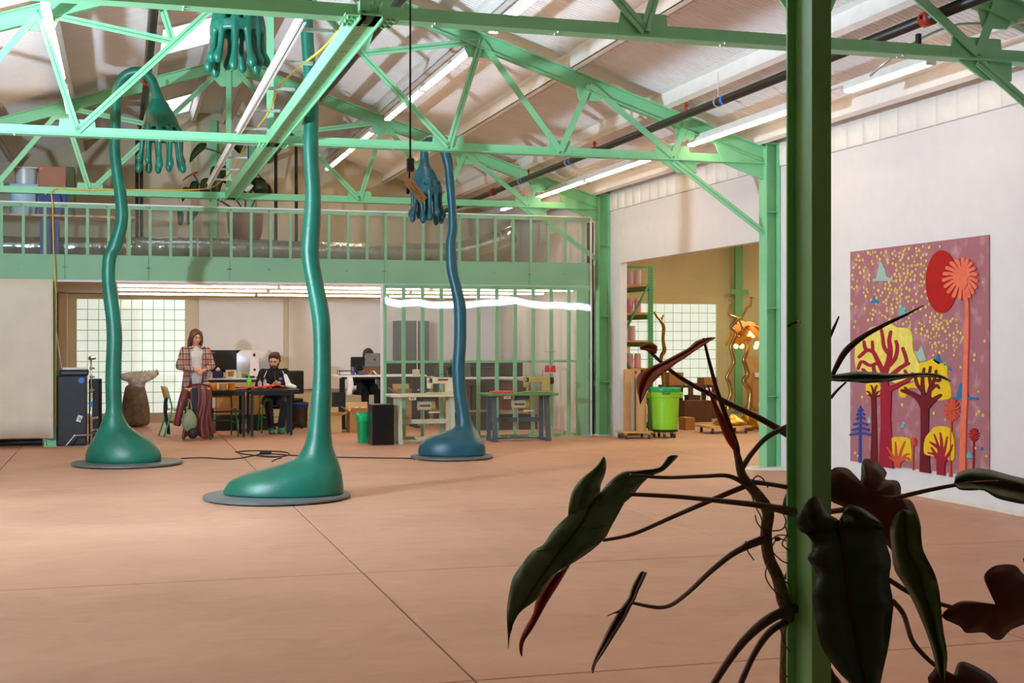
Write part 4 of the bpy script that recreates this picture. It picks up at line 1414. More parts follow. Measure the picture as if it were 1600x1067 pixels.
tag(bevel(MB().cbox((2.28, 25.17, DZ + 0.02), (0.16, 0.09, 0.035)).build('cable_adapter', M_black), 0.006), 'tangled black adapter lying before the silver computer', 'adapter')
tag(bevel(MB().cbox((2.42, 25.165, DZ + 0.016), (0.08, 0.06, 0.03)).build('orange_tin', M_orange), 0.01), 'tiny orange tin left of the silver computer stand', 'tin')
tag(bevel(MB().box((1.43, 25.2, DZ - 0.17), (1.62, 25.35, DZ - 0.085)).build('file_tray', M_paper), 0.004), 'white file tray slung under the left end of the computer desk', 'tray')
# stuff below desk
boxthing('carton', 'brown carton under the computer desk behind the left chair', 'box', (1.62, 24.3, 0.28), (2.5, 24.75, 0.62), M_card)
tag(bevel(MB().box((1.6, 24.3, 0.0), (2.52, 24.78, 0.278)).build('low_crate', M_dark), 0.004), 'dark low crate holding up the brown carton', 'crate')
boxthing('carton', 'small tan carton on the left end of the black table', 'box', (1.31, 22.85, 0.786), (1.42, 23.1, 0.90), M_card2)
bottle_ = thing('paint_can', 'dull green paint can on the floor under the table', 'can', (2.05, 23.9, 0))
MB().lathe([(0.1, 0), (0.1, 0.22), (0.09, 0.22)], (2.05, 23.9, 0), 18).build('can_body', mat('dull_green', (120, 150, 60), 0.5), bottle_, 'angle')
MB().lathe([(0.102, 0.06), (0.102, 0.15)], (2.05, 23.9, 0), 18, caps=False).build('label_band', M_paper, bottle_, 'angle')
# office chair behind (black five-star)
def office_chair(label, x, y, zs, back_h, rz=0):
    t = thing('office_chair', label, 'chair', (x, y, 0), None, rz)
    for k in range(5):
        a_ = 2 * math.pi * k / 5 + 0.3
        MB().tube([(0, 0, 0.11), (0.28 * math.cos(a_), 0.28 * math.sin(a_), 0.075)], [0.03, 0.018], 8).build('base_arm', M_black, t, True, True)
        MB().tube([(0.28 * math.cos(a_) - 0.012, 0.28 * math.sin(a_), 0.03), (0.28 * math.cos(a_) + 0.012, 0.28 * math.sin(a_), 0.03)], 0.03, 10).build('caster', M_black, t, 'angle', True)
    MB().tube([(0, 0, 0.1), (0, 0, zs - 0.05)], 0.03, 10).build('gas_column', M_steelgrey, t, True, True)
    o = MB().cbox((0, 0, zs), (0.48, 0.46, 0.08)).build('seat', M_black, t, False, True); bevel(o, 0.035, 3)
    o = MB().cbox((0, 0.25, zs + 0.12 + back_h / 2), (0.44, 0.06, back_h)).build('backrest', M_black, t, False, True); bevel(o, 0.028, 3)
    MB().tube([(0, 0.1, zs - 0.03), (0, 0.27, zs), (0, 0.28, zs + 0.2)], 0.022, 8).build('back_bar', M_black, t, True, True)
    return t
office_chair('black office chair at the computer desk behind the bearded person', 2.86, 24.5, 0.52, 0.42, math.radians(200))
# trash can with blue liner
tc_ = thing('trash_can', 'dark brown trash can with a blue liner behind the table end', 'trash can', (3.18, 24.9, 0))
g = onY(466, 660, 24.9)
MB().lathe([(0.155, 0), (0.17, 0.42)], (g.x, 24.9, 0), 20, sx=1.05).build('can_body', mat('brown_plastic', (72, 56, 42), 0.6), tc_, 'angle')
MB().lathe([(0.172, 0.36), (0.178, 0.41), (0.182, 0.46), (0.165, 0.462)], (g.x, 24.9, 0), 24, sx=1.05, caps=False).build('liner', mat('blue_liner', (40, 70, 150), 0.5), tc_, True)

# ---- standing desk on the right with laptop
SZ = 0.972
a = onY(527, 588, 24.1); b = onY(645, 588, 24.1)
sdk = thing('standing_desk', 'white-topped standing desk with black legs and a laptop on it', 'desk', ((a.x + b.x) / 2, 24.4, 0))
bevel(MB().box((a.x, 24.05, SZ - 0.03), (b.x + 0.25, 24.8, SZ)).build('desktop', M_paper, sdk), 0.004)
for x in (a.x + 0.14, b.x + 0.1):
    MB().box((x - 0.045, 24.38, 0.03), (x + 0.045, 24.46, SZ - 0.06)).build('leg', M_black, sdk)
    MB().box((x - 0.04, 24.1, 0), (x + 0.04, 24.75, 0.03)).build('foot', M_black, sdk)
MB().box((a.x + 0.08, 24.12, SZ - 0.07), (b.x + 0.15, 24.2, SZ - 0.03)).build('crossbeam', M_black, sdk)
lt = thing('laptop', 'open grey laptop with its lid toward us on the standing desk', 'laptop', (4.5, 24.5, SZ))
p = onY(584.5, 577, 24.45)
lx = p.x
st_ = MB().box((lx - 0.15, 24.38, SZ + .001), (lx + 0.15, 24.62, SZ + 0.012))
boxthing('laptop_riser', 'brown wooden riser under the open laptop', 'riser', (lx - 0.165, 24.40, SZ + 0.001), (lx + 0.165, 24.66, SZ + 0.14), mat('walnut', (110, 72, 52), 0.5))
MB().box((lx - 0.178, 24.42, SZ + 0.142), (lx + 0.178, 24.66, SZ + 0.156)).build('keyboard_deck', M_steelgrey, lt)
lid = MB().add([(lx - 0.178, 24.42, SZ + 0.156), (lx + 0.178, 24.42, SZ + 0.156), (lx + 0.178, 24.36, SZ + 0.395), (lx - 0.178, 24.36, SZ + 0.395),
                (lx - 0.178, 24.43, SZ + 0.156), (lx + 0.178, 24.43, SZ + 0.156), (lx + 0.178, 24.37, SZ + 0.395), (lx - 0.178, 24.37, SZ + 0.395)],
               [(0, 1, 2, 3), (7, 6, 5, 4), (1, 0, 4, 5), (2, 1, 5, 6), (3, 2, 6, 7), (0, 3, 7, 4)])
lido = lid.build('lid', mat('space_grey', (128, 130, 134), 0.4, metal=0.3, var=0.02), lt)
fruit_logo(lido, lx, 24.385, SZ + 0.28, 0.02, M_black)
# desk clutter right
p = onY(543, 585, 24.3)
tr_ = thing('wire_tray', 'shallow grey tray of papers at the left end of the standing desk', 'tray', (p.x, 24.3, SZ))
MB().box((p.x - 0.16, 24.2, SZ + .001), (p.x + 0.16, 24.45, SZ + 0.01)).build('tray_base', M_steelgrey, tr_)
fr_ = MB()
for q in ((-0.16, 24.2, 0.16, 24.2), (0.16, 24.2, 0.16, 24.45), (0.16, 24.45, -0.16, 24.45), (-0.16, 24.45, -0.16, 24.2)):
    fr_.tube([(p.x + q[0], q[1], SZ + 0.075), (p.x + q[2], q[3], SZ + 0.075)], 0.006, 6)
    fr_.tube([(p.x + q[0], q[1], SZ + 0.005), (p.x + q[0], q[1], SZ + 0.075)], 0.005, 6)
fr_.build('wire_rim', M_black, tr_)
MB().box((p.x - 0.14, 24.22, SZ + 0.012), (p.x + 0.14, 24.43, SZ + 0.04)).build('papers', M_paper, tr_)
p = onY(551, 585, 24.25)
cupb = thing('pen_cup', 'blue cup full of coloured pens on the standing desk', 'pen cup', (p.x, 24.22, SZ))
MB().lathe([(0.033, 0), (0.036, 0.09), (0.032, 0.09), (0.03, 0.01)], (p.x, 24.22, SZ + .001), 14).build('cup', mat('cobalt', (60, 90, 170), 0.5), cupb, 'angle')
for i, cc in enumerate([(220, 80, 90), (230, 120, 120), (240, 240, 240), (60, 60, 70), (220, 60, 70)]):
    x = p.x - 0.02 + i * 0.01
    MB().tube([(x, 24.22, SZ + 0.02), (x + 0.008 * (i - 2), 24.21, SZ + 0.15)], 0.004, 6).build('pen', mat('pen%d' % i, cc, 0.4), cupb)
p = onY(564, 585, 24.2)
boxthing('grey_box', 'small grey-blue box right of the pen cup', 'box', (p.x - 0.05, 24.15, SZ + .001), (p.x + 0.05, 24.22, SZ + 0.075), mat('slate', (70, 80, 100), 0.6))
pw = MB(); p = onY(584, 583, 24.15)
pw.grid([[(p.x - 0.13 + 0.26 * u, 24.10 + 0.1 * v, SZ + 0.008 + 0.075 * math.exp(-((u - 0.35 - 0.2 * v) / 0.16) ** 2)) for u in [i / 10 for i in range(11)]] for v in (0, .33, .66, 1)])
tag(pw.build('white_cloth', M_paper, None, True), 'crumpled white cloth in front of the laptop riser', 'cloth')
wc_ = MB(); p = onY(546, 620, 24.05)
wc_.grid([[(p.x - 0.05 + 0.1 * u + 0.02 * math.sin(v * 4), 24.03 + 0.012 * math.sin(u * 9), SZ - 0.03 - 0.33 * v) for u in (0, .25, .5, .75, 1)] for v in [i / 6 for i in range(7)]])
o = wc_.build('hanging_towel', M_paper, None, True); md = o.modifiers.new('solid', 'SOLIDIFY'); md.thickness = 0.01
tag(o, 'white towel hanging from the left end of the standing desk', 'towel')
office_chair('black office chair of the person hidden behind the laptop', lx - 0.05, 25.2, 0.62, 0.55, 0.0)
# wall socket box & cables on partition back
sk = thing('outlet_box', 'white outlet box hanging on a cable behind the plastic partition', 'outlet', (4.7, 23, 1.2))
p = onY(650, 583, 22.6)
bevel(MB().cbox(p, (0.12, 0.06, 0.13)).build('box_body', M_paper, sk), 0.01)
MB().tube([p + Vector((0.02, 0, 0.06)), Vector((p.x + 0.02, p.y, 2.52))], 0.008, 6).build('cable', M_paper, sk)

# ---- floor pieces right of middle
a = onZ(578, 694.5); b = onZ(614, 694.5)
bs = thing('black_pedestal', 'black box pedestal standing at the open end of the plastic partition', 'pedestal', ((a.x + b.x) / 2, a.y, 0))
bevel(MB().box((a.x, 20.28, 0.005), (b.x, 20.68, 0.62)).build('case', mat('gloss_black_laminate', (16, 15, 18), 0.3), bs), 0.004)
MB().box((a.x + 0.004, 20.285, 0.0), (b.x - 0.004, 20.67, 0.006)).build('underside', M_black, bs)
MB().lathe([(0.01, 0), (0.01, 0.004)], (a.x - 0.001, 20.4, 0.3), 8).build('cable_grommet', M_paper, bs)
g = onZ(563, 690)
gb = thing('green_bin', 'small bright green waste bin with a green liner folded over its rim', 'waste bin', (g.x, 20.9, 0))
M_gb = mat('bright_green_plastic', (0, 160, 92), 0.45)
def rbox_rings(c, dims):
    rg = []
    for w_, d_, z in dims:
        pts = []
        for q in range(20):
            a_ = 2 * math.pi * q / 20
            cx_, sx_ = math.cos(a_), math.sin(a_)
            e = 0.45
            pts.append(Vector((c[0] + w_ * math.copysign(abs(cx_) ** e, cx_), c[1] + d_ * math.copysign(abs(sx_) ** e, sx_), z)))
        rg.append(pts)
    return rg
MB().rings(rbox_rings((g.x, 20.9), [(0.065, 0.11, 0.0), (0.08, 0.14, 0.44), (0.07, 0.13, 0.44), (0.06, 0.1, 0.1)])).build('bin_body', M_gb, gb, 'angle')
MB().rings(rbox_rings((g.x, 20.9), [(0.088, 0.150, 0.34), (0.092, 0.155, 0.40), (0.090, 0.150, 0.47), (0.075, 0.135, 0.465)]), caps=False).build('liner', mat('green_film', (20, 190, 120), 0.25), gb, True)
# cardboard boxes
def carton(label, x0, x1, y0, y1, h, m=M_card, flaps=True, z=0.0):
    t = thing('carton', label, 'box', ((x0 + x1) / 2, (y0 + y1) / 2, z))
    w_ = 0.008
    MB().box((x0, y0, z + 0.001), (x1, y1, z + 0.01)).build('bottom', m, t)
    MB().box((x0, y0, z + 0.01), (x1, y0 + w_, z + h)).build('side', m, t)
    MB().box((x0, y1 - w_, z + 0.01), (x1, y1, z + h)).build('side', m, t)
    MB().box((x0, y0 + w_, z + 0.01), (x0 + w_, y1 - w_, z + h)).build('side', m, t)
    MB().box((x1 - w_, y0 + w_, z + 0.01), (x1, y1 - w_, z + h)).build('side', m, t)
    if flaps:
        f = min(0.16, (y1 - y0) * 0.4)
        for (p0, p1, dv) in (((x0, y0, z + h), (x1, y0, z + h), (0, -f * 0.75, f * 0.45)), ((x1, y0, z + h), (x1, y1, z + h), (f * 0.8, 0, f * 0.3)), ((x0, y1, z + h), (x0, y0, z + h), (-f * 0.7, 0, f * 0.5)), ((x1, y1, z + h), (x0, y1, z + h), (0, f * .3, f * .9))):
            dv = Vector(dv)
            p0, p1 = Vector(p0), Vector(p1)
            q = MB().add([p0, p1, p1 + dv, p0 + dv, p0 + Vector((0, 0, .006)), p1 + Vector((0, 0, .006)), p1 + dv + Vector((0, 0, .006)), p0 + dv + Vector((0, 0, .006))],
                         [(0, 1, 2, 3), (7, 6, 5, 4), (0, 4, 5, 1), (1, 5, 6, 2), (2, 6, 7, 3), (3, 7, 4, 0)])
            q.build('flap', M_card2, t)
    return t
a = onZ(537, 672); b = onZ(572, 672)
carton('open cardboard carton with packing paper behind the small green bin', a.x, b.x, 23.2, 23.6, 0.36)
pk = MB()
for i in range(5):
    pk.ball((a.x + 0.08 + i * 0.06, 23.4 + 0.03 * (-1) ** i, 0.36 + 0.03 * (i % 2)), 0.06, 7, 5, (1.2, 1, 0.8))
tag(remesh(pk.build('packing_paper', M_paper, None, False), 0.015, 0), 'white crumpled packing paper poking out of the open carton', 'paper')
a = onZ(516, 672); b = onZ(524, 672)
carton('tan carton half hidden behind the nearest green stem', a.x - 0.25, b.x, 23.2, 23.55, 0.3, M_card2)
a = onY(520, 668, 24.4); b = onY(538, 668, 24.4)
lsp = thing('floor_speaker', 'black floor speaker standing left of the standing desk', 'speaker', ((a.x + b.x) / 2, 24.4, 0))
bevel(MB().box((a.x, 24.25, 0), (b.x, 24.55, 0.66)).build('cabinet', M_black, lsp), 0.008)
for z, r in ((0.52, 0.05), (0.28, 0.075)):
    q = MB().lathe([(r, 0), (r * 1.05, 0.006), (r * .9, 0.008), (r * .3, 0.001)], (0, 0, 0), 18)
    q.v = [Vector(((a.x + b.x) / 2 + v.x, 24.25 - v.z, z + v.y)) for v in q.v]
    q.build('driver', M_dark, lsp, True)
# cartons behind desk on the right
carton('tan carton under the right part of the standing desk', 4.98, 5.3, 24.9, 25.3, 0.62, M_card2)

# ---- things behind the plastic partition (cutting table, shelves)
boxthing('long_crate', 'long dark crate on the floor behind the plastic partition', 'crate', (5.6, 23.15, 0.0), (7.2, 23.5, 0.27), M_dark)
bt = thing('cutting_table', 'long table with a white top behind the plastic partition', 'table', (6.0, 24, 0))
MB().box((5.5, 23.6, 0.90), (7.3, 24.7, 0.93)).build('tabletop', M_paper, bt)
MB().box((5.55, 23.65, 0.3), (7.25, 24.65, 0.33)).build('lower_shelf', M_card, bt)
for x, y in ((5.55, 23.65), (7.2, 23.65), (5.55, 24.6), (7.2, 24.6)):
    MB().box((x, y, 0), (x + 0.06, y + 0.06, 0.90)).build('leg', M_card, bt)
for i, (x, w_, h, m_) in enumerate([(5.55, 0.25, 0.22, M_dark), (5.85, 0.3, 0.3, M_steelgrey), (6.22, 0.5, 0.18, M_dark), (6.8, 0.35, 0.3, M_dark)]):
    boxthing('storage_bin', ['dark flat bin on the cutting table nearest the partition opening', 'taller grey bin on the cutting table', 'wide low dark bin on the cutting table', 'dark bin at the right end of the cutting table'][i], 'bin', (x, 23.9, 0.931), (x + w_, 24.3, 0.931 + h), m_)
for i, (x, w_, h, m_) in enumerate([(5.62, 0.5, 0.5, M_maroon), (6.15, 0.5, 0.44, M_dark), (6.68, 0.5, 0.52, M_maroon)]):
    boxthing('storage_bin', ['reddish bin on the lower shelf of the cutting table, leftmost', 'dark bin in the middle of the lower shelf', 'reddish bin on the lower shelf, rightmost'][i], 'bin', (x, 23.8, 0.331), (x + w_, 24.3, 0.331 + h), m_)
boxthing('shelf_unit', 'dark grey cupboard on the far wall behind the partition', 'cupboard', (5.35, 26.7, 1.15), (6.0, 27.2, 2.0), M_steelgrey)
boxthing('shelf_unit', 'low dark cupboard against the far wall behind the partition', 'cupboard', (5.0, 26.7, 0.0), (7.4, 27.2, 1.15), M_dark)

# ---- sewing stations
def sewing_station(label, x0, x1, y0, y1, mtop, mleg, zt=0.765):
    t = thing('sewing_table', label, 'sewing table', ((x0 + x1) / 2, (y0 + y1) / 2, 0))
    bevel(MB().box((x0, y0, zt - 0.04), (x1, y1, zt)).build('tabletop', mtop, t), 0.01)
    for x in (x0 + 0.15, x1 - 0.15):
        MB().add([(x - .035, y0 + .05, 0), (x + .035, y0 + .05, 0), (x + .035, y0 + .11, 0), (x - .035, y0 + .11, 0), (x - .035, y0 + .16, zt - .04), (x + .035, y0 + .16, zt - .04), (x + .035, y0 + .22, zt - .04), (x - .035, y0 + .22, zt - .04)],
                 [(3, 2, 1, 0), (4, 5, 6, 7), (0, 1, 5, 4), (1, 2, 6, 5), (2, 3, 7, 6), (3, 0, 4, 7)]).build('leg', mleg, t)
        MB().box((x - 0.03, y1 - 0.12, 0), (x + 0.03, y1 - 0.07, zt - 0.04)).build('leg', mleg, t)
        MB().box((x - 0.03, y0 + 0.02, 0), (x + 0.03, y1 - 0.04, 0.05)).build('foot', mleg, t)
        MB().box((x - 0.05, y0 + 0.1, zt - 0.06), (x + 0.05, y1 - 0.08, zt - 0.04)).build('bracket', mleg, t)
    MB().box((x0 + 0.15, y1 - 0.13, 0.29), (x1 - 0.15, y1 - 0.10, 0.36)).build('stretcher', mleg, t)
    MB().box((x0 + 0.15, (y0 + y1) / 2 - 0.01, 0.03), (x1 - 0.15, (y0 + y1) / 2 + 0.02, 0.05)).build('floor_bar', mleg, t)
    MB().cbox(((x0 + x1) / 2, (y0 + y1) / 2 - 0.05, 0.07), (0.3, 0.2, 0.015), Matrix.Rotation(0.2, 3, 'X')).build('treadle', mleg, t)
    MB().tube([((x0 + x1) / 2, (y0 + y1) / 2, 0.08), ((x0 + x1) / 2, (y0 + y1) / 2 + .05, 0.5)], 0.006, 6).build('linkage', M_alu, t)
    # motor
    xm = (x0 + x1) / 2 + 0.05
    mot = MB().tube([(xm - 0.15, (y0 + y1) / 2, 0.585), (xm + 0.05, (y0 + y1) / 2, 0.585)], 0.075, 16).build('motor', M_beige, t, 'angle')
    MB().tube([(xm + 0.05, (y0 + y1) / 2, 0.585), (xm + 0.11, (y0 + y1) / 2, 0.585)], 0.085, 16).build('motor_bell', M_olive, t, 'angle')
    MB().box((xm - 0.1, (y0 + y1) / 2 - 0.05, 0.655), (xm + 0.12, (y0 + y1) / 2 + 0.05, zt - 0.04)).build('motor_mount', M_steelgrey, t)
    for q in range(7):
        MB().tube([(xm - 0.14 + q * 0.025, (y0 + y1) / 2 - 0.078, 0.585), (xm - 0.13 + q * 0.025, (y0 + y1) / 2 - 0.078, 0.585)], 0.02, 6).build('motor_fin', M_steelgrey, mot)
    MB().box((xm + 0.0, (y0 + y1) / 2 - 0.12, 0.47), (xm + 0.17, (y0 + y1) / 2 - 0.08, 0.49)).build('treadle_arm', M_beige, t)
    sw = x0 + 0.33
    swb = MB().box((sw - 0.05, y0 + 0.03, zt - 0.085), (sw + 0.06, y0 + 0.06, zt - 0.04)).build('switch_box', M_beige, t)
    for i in (0, 1):
        MB().cbox((sw - 0.015 + i * 0.03, y0 + 0.028, zt - 0.062), (0.018, 0.006, 0.018)).build('switch_button', M_red if i == 0 else M_black, swb)
    return t
def sewing_machine(label, xc, y, z, m, spool, logo):
    t = thing('sewing_machine', label, 'sewing machine', (xc, y, z))
    prof = [(-0.21, 0.20), (-0.21, 0.09), (-0.195, 0.06), (-0.16, 0.06), (-0.15, 0.13), (-0.13, 0.165), (0.05, 0.165), (0.075, 0.14), (0.08, 0.02), (-0.22, 0.02), (-0.22, 0.0), (0.23, 0.0), (0.23, 0.225), (0.19, 0.255), (-0.17, 0.255), (-0.2, 0.245)]
    # split in convex pieces
    o = MB()
    o.box((xc - 0.22, y - 0.07, z + 0.001), (xc + 0.23, y + 0.07, z + 0.025))
    o.box((xc + 0.08, y - 0.055, z + 0.025), (xc + 0.22, y + 0.055, z + 0.20))
    o.box((xc - 0.2, y - 0.05, z + 0.16), (xc + 0.22, y + 0.05, z + 0.25))
    o.box((xc - 0.21, y - 0.05, z + 0.085), (xc - 0.13, y + 0.05, z + 0.25))
    ob = o.build('machine_head', m, t)
    bevel(ob, 0.012, 2)
    MB().tube([(xc - 0.17, y, z + 0.025), (xc - 0.17, y, z + 0.10)], 0.006, 6).build('needle_bar', M_chrome, t)
    MB().cbox((xc - 0.17, y - 0.005, z + 0.035), (0.03, 0.05, 0.012)).build('presser_foot', M_chrome, t)
    MB().tube([(xc + 0.23, y, z + 0.19), (xc + 0.28, y, z + 0.19)], 0.055, 18).build('hand_wheel', M_dark, t, 'angle')
    MB().tube([(xc - 0.19, y - 0.055, z + 0.2), (xc - 0.19, y - 0.08, z + 0.2)], 0.022, 12).build('tension_dial', M_chrome, t, 'angle')
    MB().tube([(xc - 0.17, y - 0.02, z + 0.24), (xc - 0.17, y - 0.02, z + 0.285)], 0.008, 6).build('take_up_lever', M_chrome, t)
    if logo:
        MB().box((xc - 0.05, y - 0.0535, z + 0.205), (xc + 0.11, y - 0.0505, z + 0.235)).build('nameplate', mat('plate_red', (150, 40, 40), 0.5), t)
    MB().tube([(xc + 0.12, y + 0.03, z + 0.25), (xc + 0.12, y + 0.03, z + 0.36)], 0.006, 6).build('spool_pin', M_chrome, t)
    for q in range(4):
        pts = catmull([(xc - 0.16 + 0.03 * q, y - 0.06, z + 0.14), (xc - 0.14 + 0.04 * q, y - 0.09, z + 0.06), (xc - 0.10 + 0.03 * q, y - 0.08, z + 0.012)], 4)
        MB().tube(pts, 0.003, 5).build('thread_cable', M_black, t)
    return t
xa = onZ(617, 694).x; xb = xa + 1.17
sewing_station('cream sewing table half hidden behind the bluish sculpture foot', 3.98, 5.12, 20.32, 20.86, M_beige, mat('cream_steel', (196, 198, 176), 0.5))
sewing_machine('cream industrial sewing machine on the cream table', onY(688, 610, 20.55).x, 20.55, 0.765, M_beige, None, True)
xa = onY(768, 615, 20.4).x
sewing_station('sewing table with a green top and grey steel legs right of the bluish sculpture', xa - 0.08, xa + 1.10, 20.35, 20.92, mat('green_lino', (84, 140, 86), 0.5), M_steelgrey)
sewing_machine('khaki industrial sewing machine on the green-topped table', onY(838, 615, 20.6).x, 20.6, 0.765, M_olive, None, False)
tag(bevel(MB().box((xa + 0.02, 20.42, 0.766), (xa + 0.37, 20.6, 0.80)).build('red_folder', mat('coral_plastic', (224, 70, 80), 0.4)), 0.004), 'flat coral red folder on the green sewing table', 'folder')
# spool stand
p = onY(860, 590, 20.75)
ssd = thing('thread_stand', 'wire thread stand with two red cones on the green sewing table', 'thread stand', (p.x, 20.75, 0.765))
MB().tube([(p.x, 20.75, 0.765), (p.x, 20.75, 1.42)], 0.006, 6).build('rod', M_chrome, ssd)
MB().tube([(p.x - 0.1, 20.75, 1.42), (p.x + 0.1, 20.75, 1.42)], 0.004, 6).build('guide_arm', M_chrome, ssd)
MB().box((p.x - 0.11, 20.71, 1.075), (p.x + 0.11, 20.79, 1.083)).build('spool_tray', M_paper, ssd)
for i, dx in enumerate((-0.055, 0.05)):
    t = thing('thread_cone', ('left' if i == 0 else 'right') + ' red thread cone on the wire stand', 'thread', (p.x + dx, 20.75, 1.083))
    MB().lathe([(0.042, 0.001), (0.03, 0.115)], (p.x + dx, 20.75, 1.083), 14).build('thread_wrap', M_pinkred, t, 'angle')
    MB().lathe([(0.012, 0.115), (0.012, 0.13)], (p.x + dx, 20.75, 1.083), 10).build('cone_tip', M_paper, t)
# black cone on left table
p = onY(702, 585, 20.78)
t = thing('thread_stand', 'dark thread stand with one black cone behind the cream machine', 'thread stand', (p.x, 20.78, 0.765))
MB().tube([(p.x + 0.03, 20.78, 0.765), (p.x + 0.03, 20.78, 1.3)], 0.006, 6).build('rod', M_black, t)
MB().box((p.x - 0.2, 20.76, 1.06), (p.x + 0.1, 20.80, 1.066)).build('spool_arm', M_black, t)
o = MB().lathe([(0.04, 0.001), (0.028, 0.11), (0.012, 0.12)], (p.x, 20.78, 1.067), 14).build('thread_cone', M_black, None, 'angle')
tag(o, 'black thread cone on the dark stand behind the cream machine', 'thread')

# ---- cables on the floor
M_cable = mat('black_rubber_cable', (22, 20, 20), 0.6)
def fcable(pts, label, r=0.008):
    pp_ = [onZ(x, y) + Vector((0, 0, r)) for x, y in pts]
    return tag(MB().tube(catmull(pp_, 5), r, 6).build('floor_cable', M_cable, None, True), label, 'cable')
fcable([(283, 717), (320, 716), (360, 718), (395, 713), (412, 709), (440, 711), (470, 713), (520, 715), (580, 716), (645, 717)], 'long black cable across the floor linking the sculptures')
fcable([(368, 707), (390, 705), (430, 706), (452, 709), (440, 714), (410, 713), (380, 710), (372, 707), (400, 705), (445, 707), (450, 712), (425, 715), (395, 712)], 'loose coil of black cable on the floor behind the nearest sculpture')
fcable([(425, 722), (432, 718), (440, 716)], 'short cable tail beside the black coil on the floor')
g = onZ(415, 710)
tag(bevel(MB().cbox((g.x, g.y, 0.022), (0.16, 0.07, 0.04)).build('cable_junction', M_black), 0.01), 'small black junction box in the cable coil on the floor', 'junction box')
# ================================================================ PEOPLE
def mat_plaid():
    m = bpy.data.materials.new('plaid_flannel')
    m.use_nodes = True
    nt = m.node_tree
    b = nt.nodes['Principled BSDF']
    b.inputs['Roughness'].default_value = 0.9
    tc = nt.nodes.new('ShaderNodeTexCoord')
    sp_ = nt.nodes.new('ShaderNodeSeparateXYZ')
    nt.links.new(tc.outputs['Object'], sp_.inputs[0])
    def stripe(sock, per, lo, hi, off):
        a = nt.nodes.new('ShaderNodeMath'); a.operation = 'ADD'; a.inputs[1].default_value = off
        nt.links.new(sock, a.inputs[0])
        md = nt.nodes.new('ShaderNodeMath'); md.operation = 'FLOORED_MODULO'; md.inputs[1].default_value = per
        nt.links.new(a.outputs[0], md.inputs[0])
        g = nt.nodes.new('ShaderNodeMath'); g.operation = 'LESS_THAN'; g.inputs[1].default_value = hi
        nt.links.new(md.outputs[0], g.inputs[0])
        return g.outputs[0]
    cream, navy, orange = lin((196, 188, 190)), lin((34, 44, 72)), lin((206, 112, 58))
    def mixc(fac, a, bcol, f=1.0):
        mx = nt.nodes.new('ShaderNodeMix'); mx.data_type = 'RGBA'
        sc = nt.nodes.new('ShaderNodeMath'); sc.operation = 'MULTIPLY'; sc.inputs[1].default_value = f
        nt.links.new(fac, sc.inputs[0]); nt.links.new(sc.outputs[0], mx.inputs['Factor'])
        if isinstance(a, tuple):
            mx.inputs['A'].default_value = (*a, 1)
        else:
            nt.links.new(a, mx.inputs['A'])
        mx.inputs['B'].default_value = (*bcol, 1)
        return mx.outputs['Result']
    c = mixc(stripe(sp_.outputs['X'], 0.095, 0, 0.035, 0.0), cream, orange, 0.85)
    c = mixc(stripe(sp_.outputs['Z'], 0.095, 0, 0.035, 0.02), c, orange, 0.7)
    c = mixc(stripe(sp_.outputs['X'], 0.095, 0, 0.026, 0.05), c, navy, 0.75)
    c = mixc(stripe(sp_.outputs['Z'], 0.095, 0, 0.026, 0.07), c, navy, 0.75)
    nt.links.new(c, b.inputs['Base Color'])
    return m
M_plaid = mat_plaid()
M_tee = mat('pale_grey_tee', (206, 202, 200), 0.9)
M_jean = mat('blue_denim', (52, 70, 104), 0.9, var=0.15, scale=20)
M_hair1 = mat('brown_hair', (96, 58, 36), 0.6, var=0.3, scale=30, bump=0.4, bscale=60)
M_hair2 = mat('dark_brown_hair', (78, 48, 34), 0.7, var=0.3, scale=30, bump=0.5, bscale=60)
M_hair3 = mat('black_hair', (22, 18, 18), 0.5, var=0.3, scale=30)
M_blackcloth = mat('black_fleece', (22, 22, 26), 0.95, var=0.2, scale=12)
M_blackpant = mat('charcoal_trousers', (36, 35, 40), 0.9, var=0.2, scale=10)
M_lip = mat('lip', (176, 104, 92), 0.5)
M_eye = mat('eye_dark', (40, 28, 24), 0.3)
M_gshoe = mat('green_shoe', (50, 140, 100), 0.5, var=0.2, scale=30)
def caps(lst):
    mb = MB()
    for p0, p1, r0, r1 in lst:
        mb.capsule(p0, p1, r0, r1, 14)
    return mb
def hand_caps(wrist, palm, fdir, side, curl, sgn):
    """palm point, finger direction, side axis; five fingers with knuckle bends"""
    w, p = Vector(wrist), Vector(palm)
    f = Vector(fdir).normalized(); s = Vector(side).normalized()
    dn = Vector(curl).normalized()
    out = [(w, p, 0.030, 0.034), (p - s * 0.018, p + f * 0.03 - s * 0.018, 0.022, 0.02), (p + s * 0.018, p + f * 0.03 + s * 0.018, 0.022, 0.02)]
    for i, (o, L) in enumerate(((-0.032, 0.058), (-0.011, 0.072), (0.011, 0.068), (0.031, 0.052))):
        b = p + f * 0.038 + s * o
        k = b + f * L * 0.55 + dn * L * 0.15
        e = k + f * L * 0.3 + dn * L * 0.5
        out += [(b, k, 0.0105, 0.0095), (k, e, 0.0095, 0.008)]
    t0 = p - s * 0.03 * sgn
    t1 = t0 + f * 0.03 - s * 0.03 * sgn
    out += [(t0, t1, 0.013, 0.011), (t1, t1 + f * 0.035 + dn * 0.01, 0.011, 0.009)]
    return out
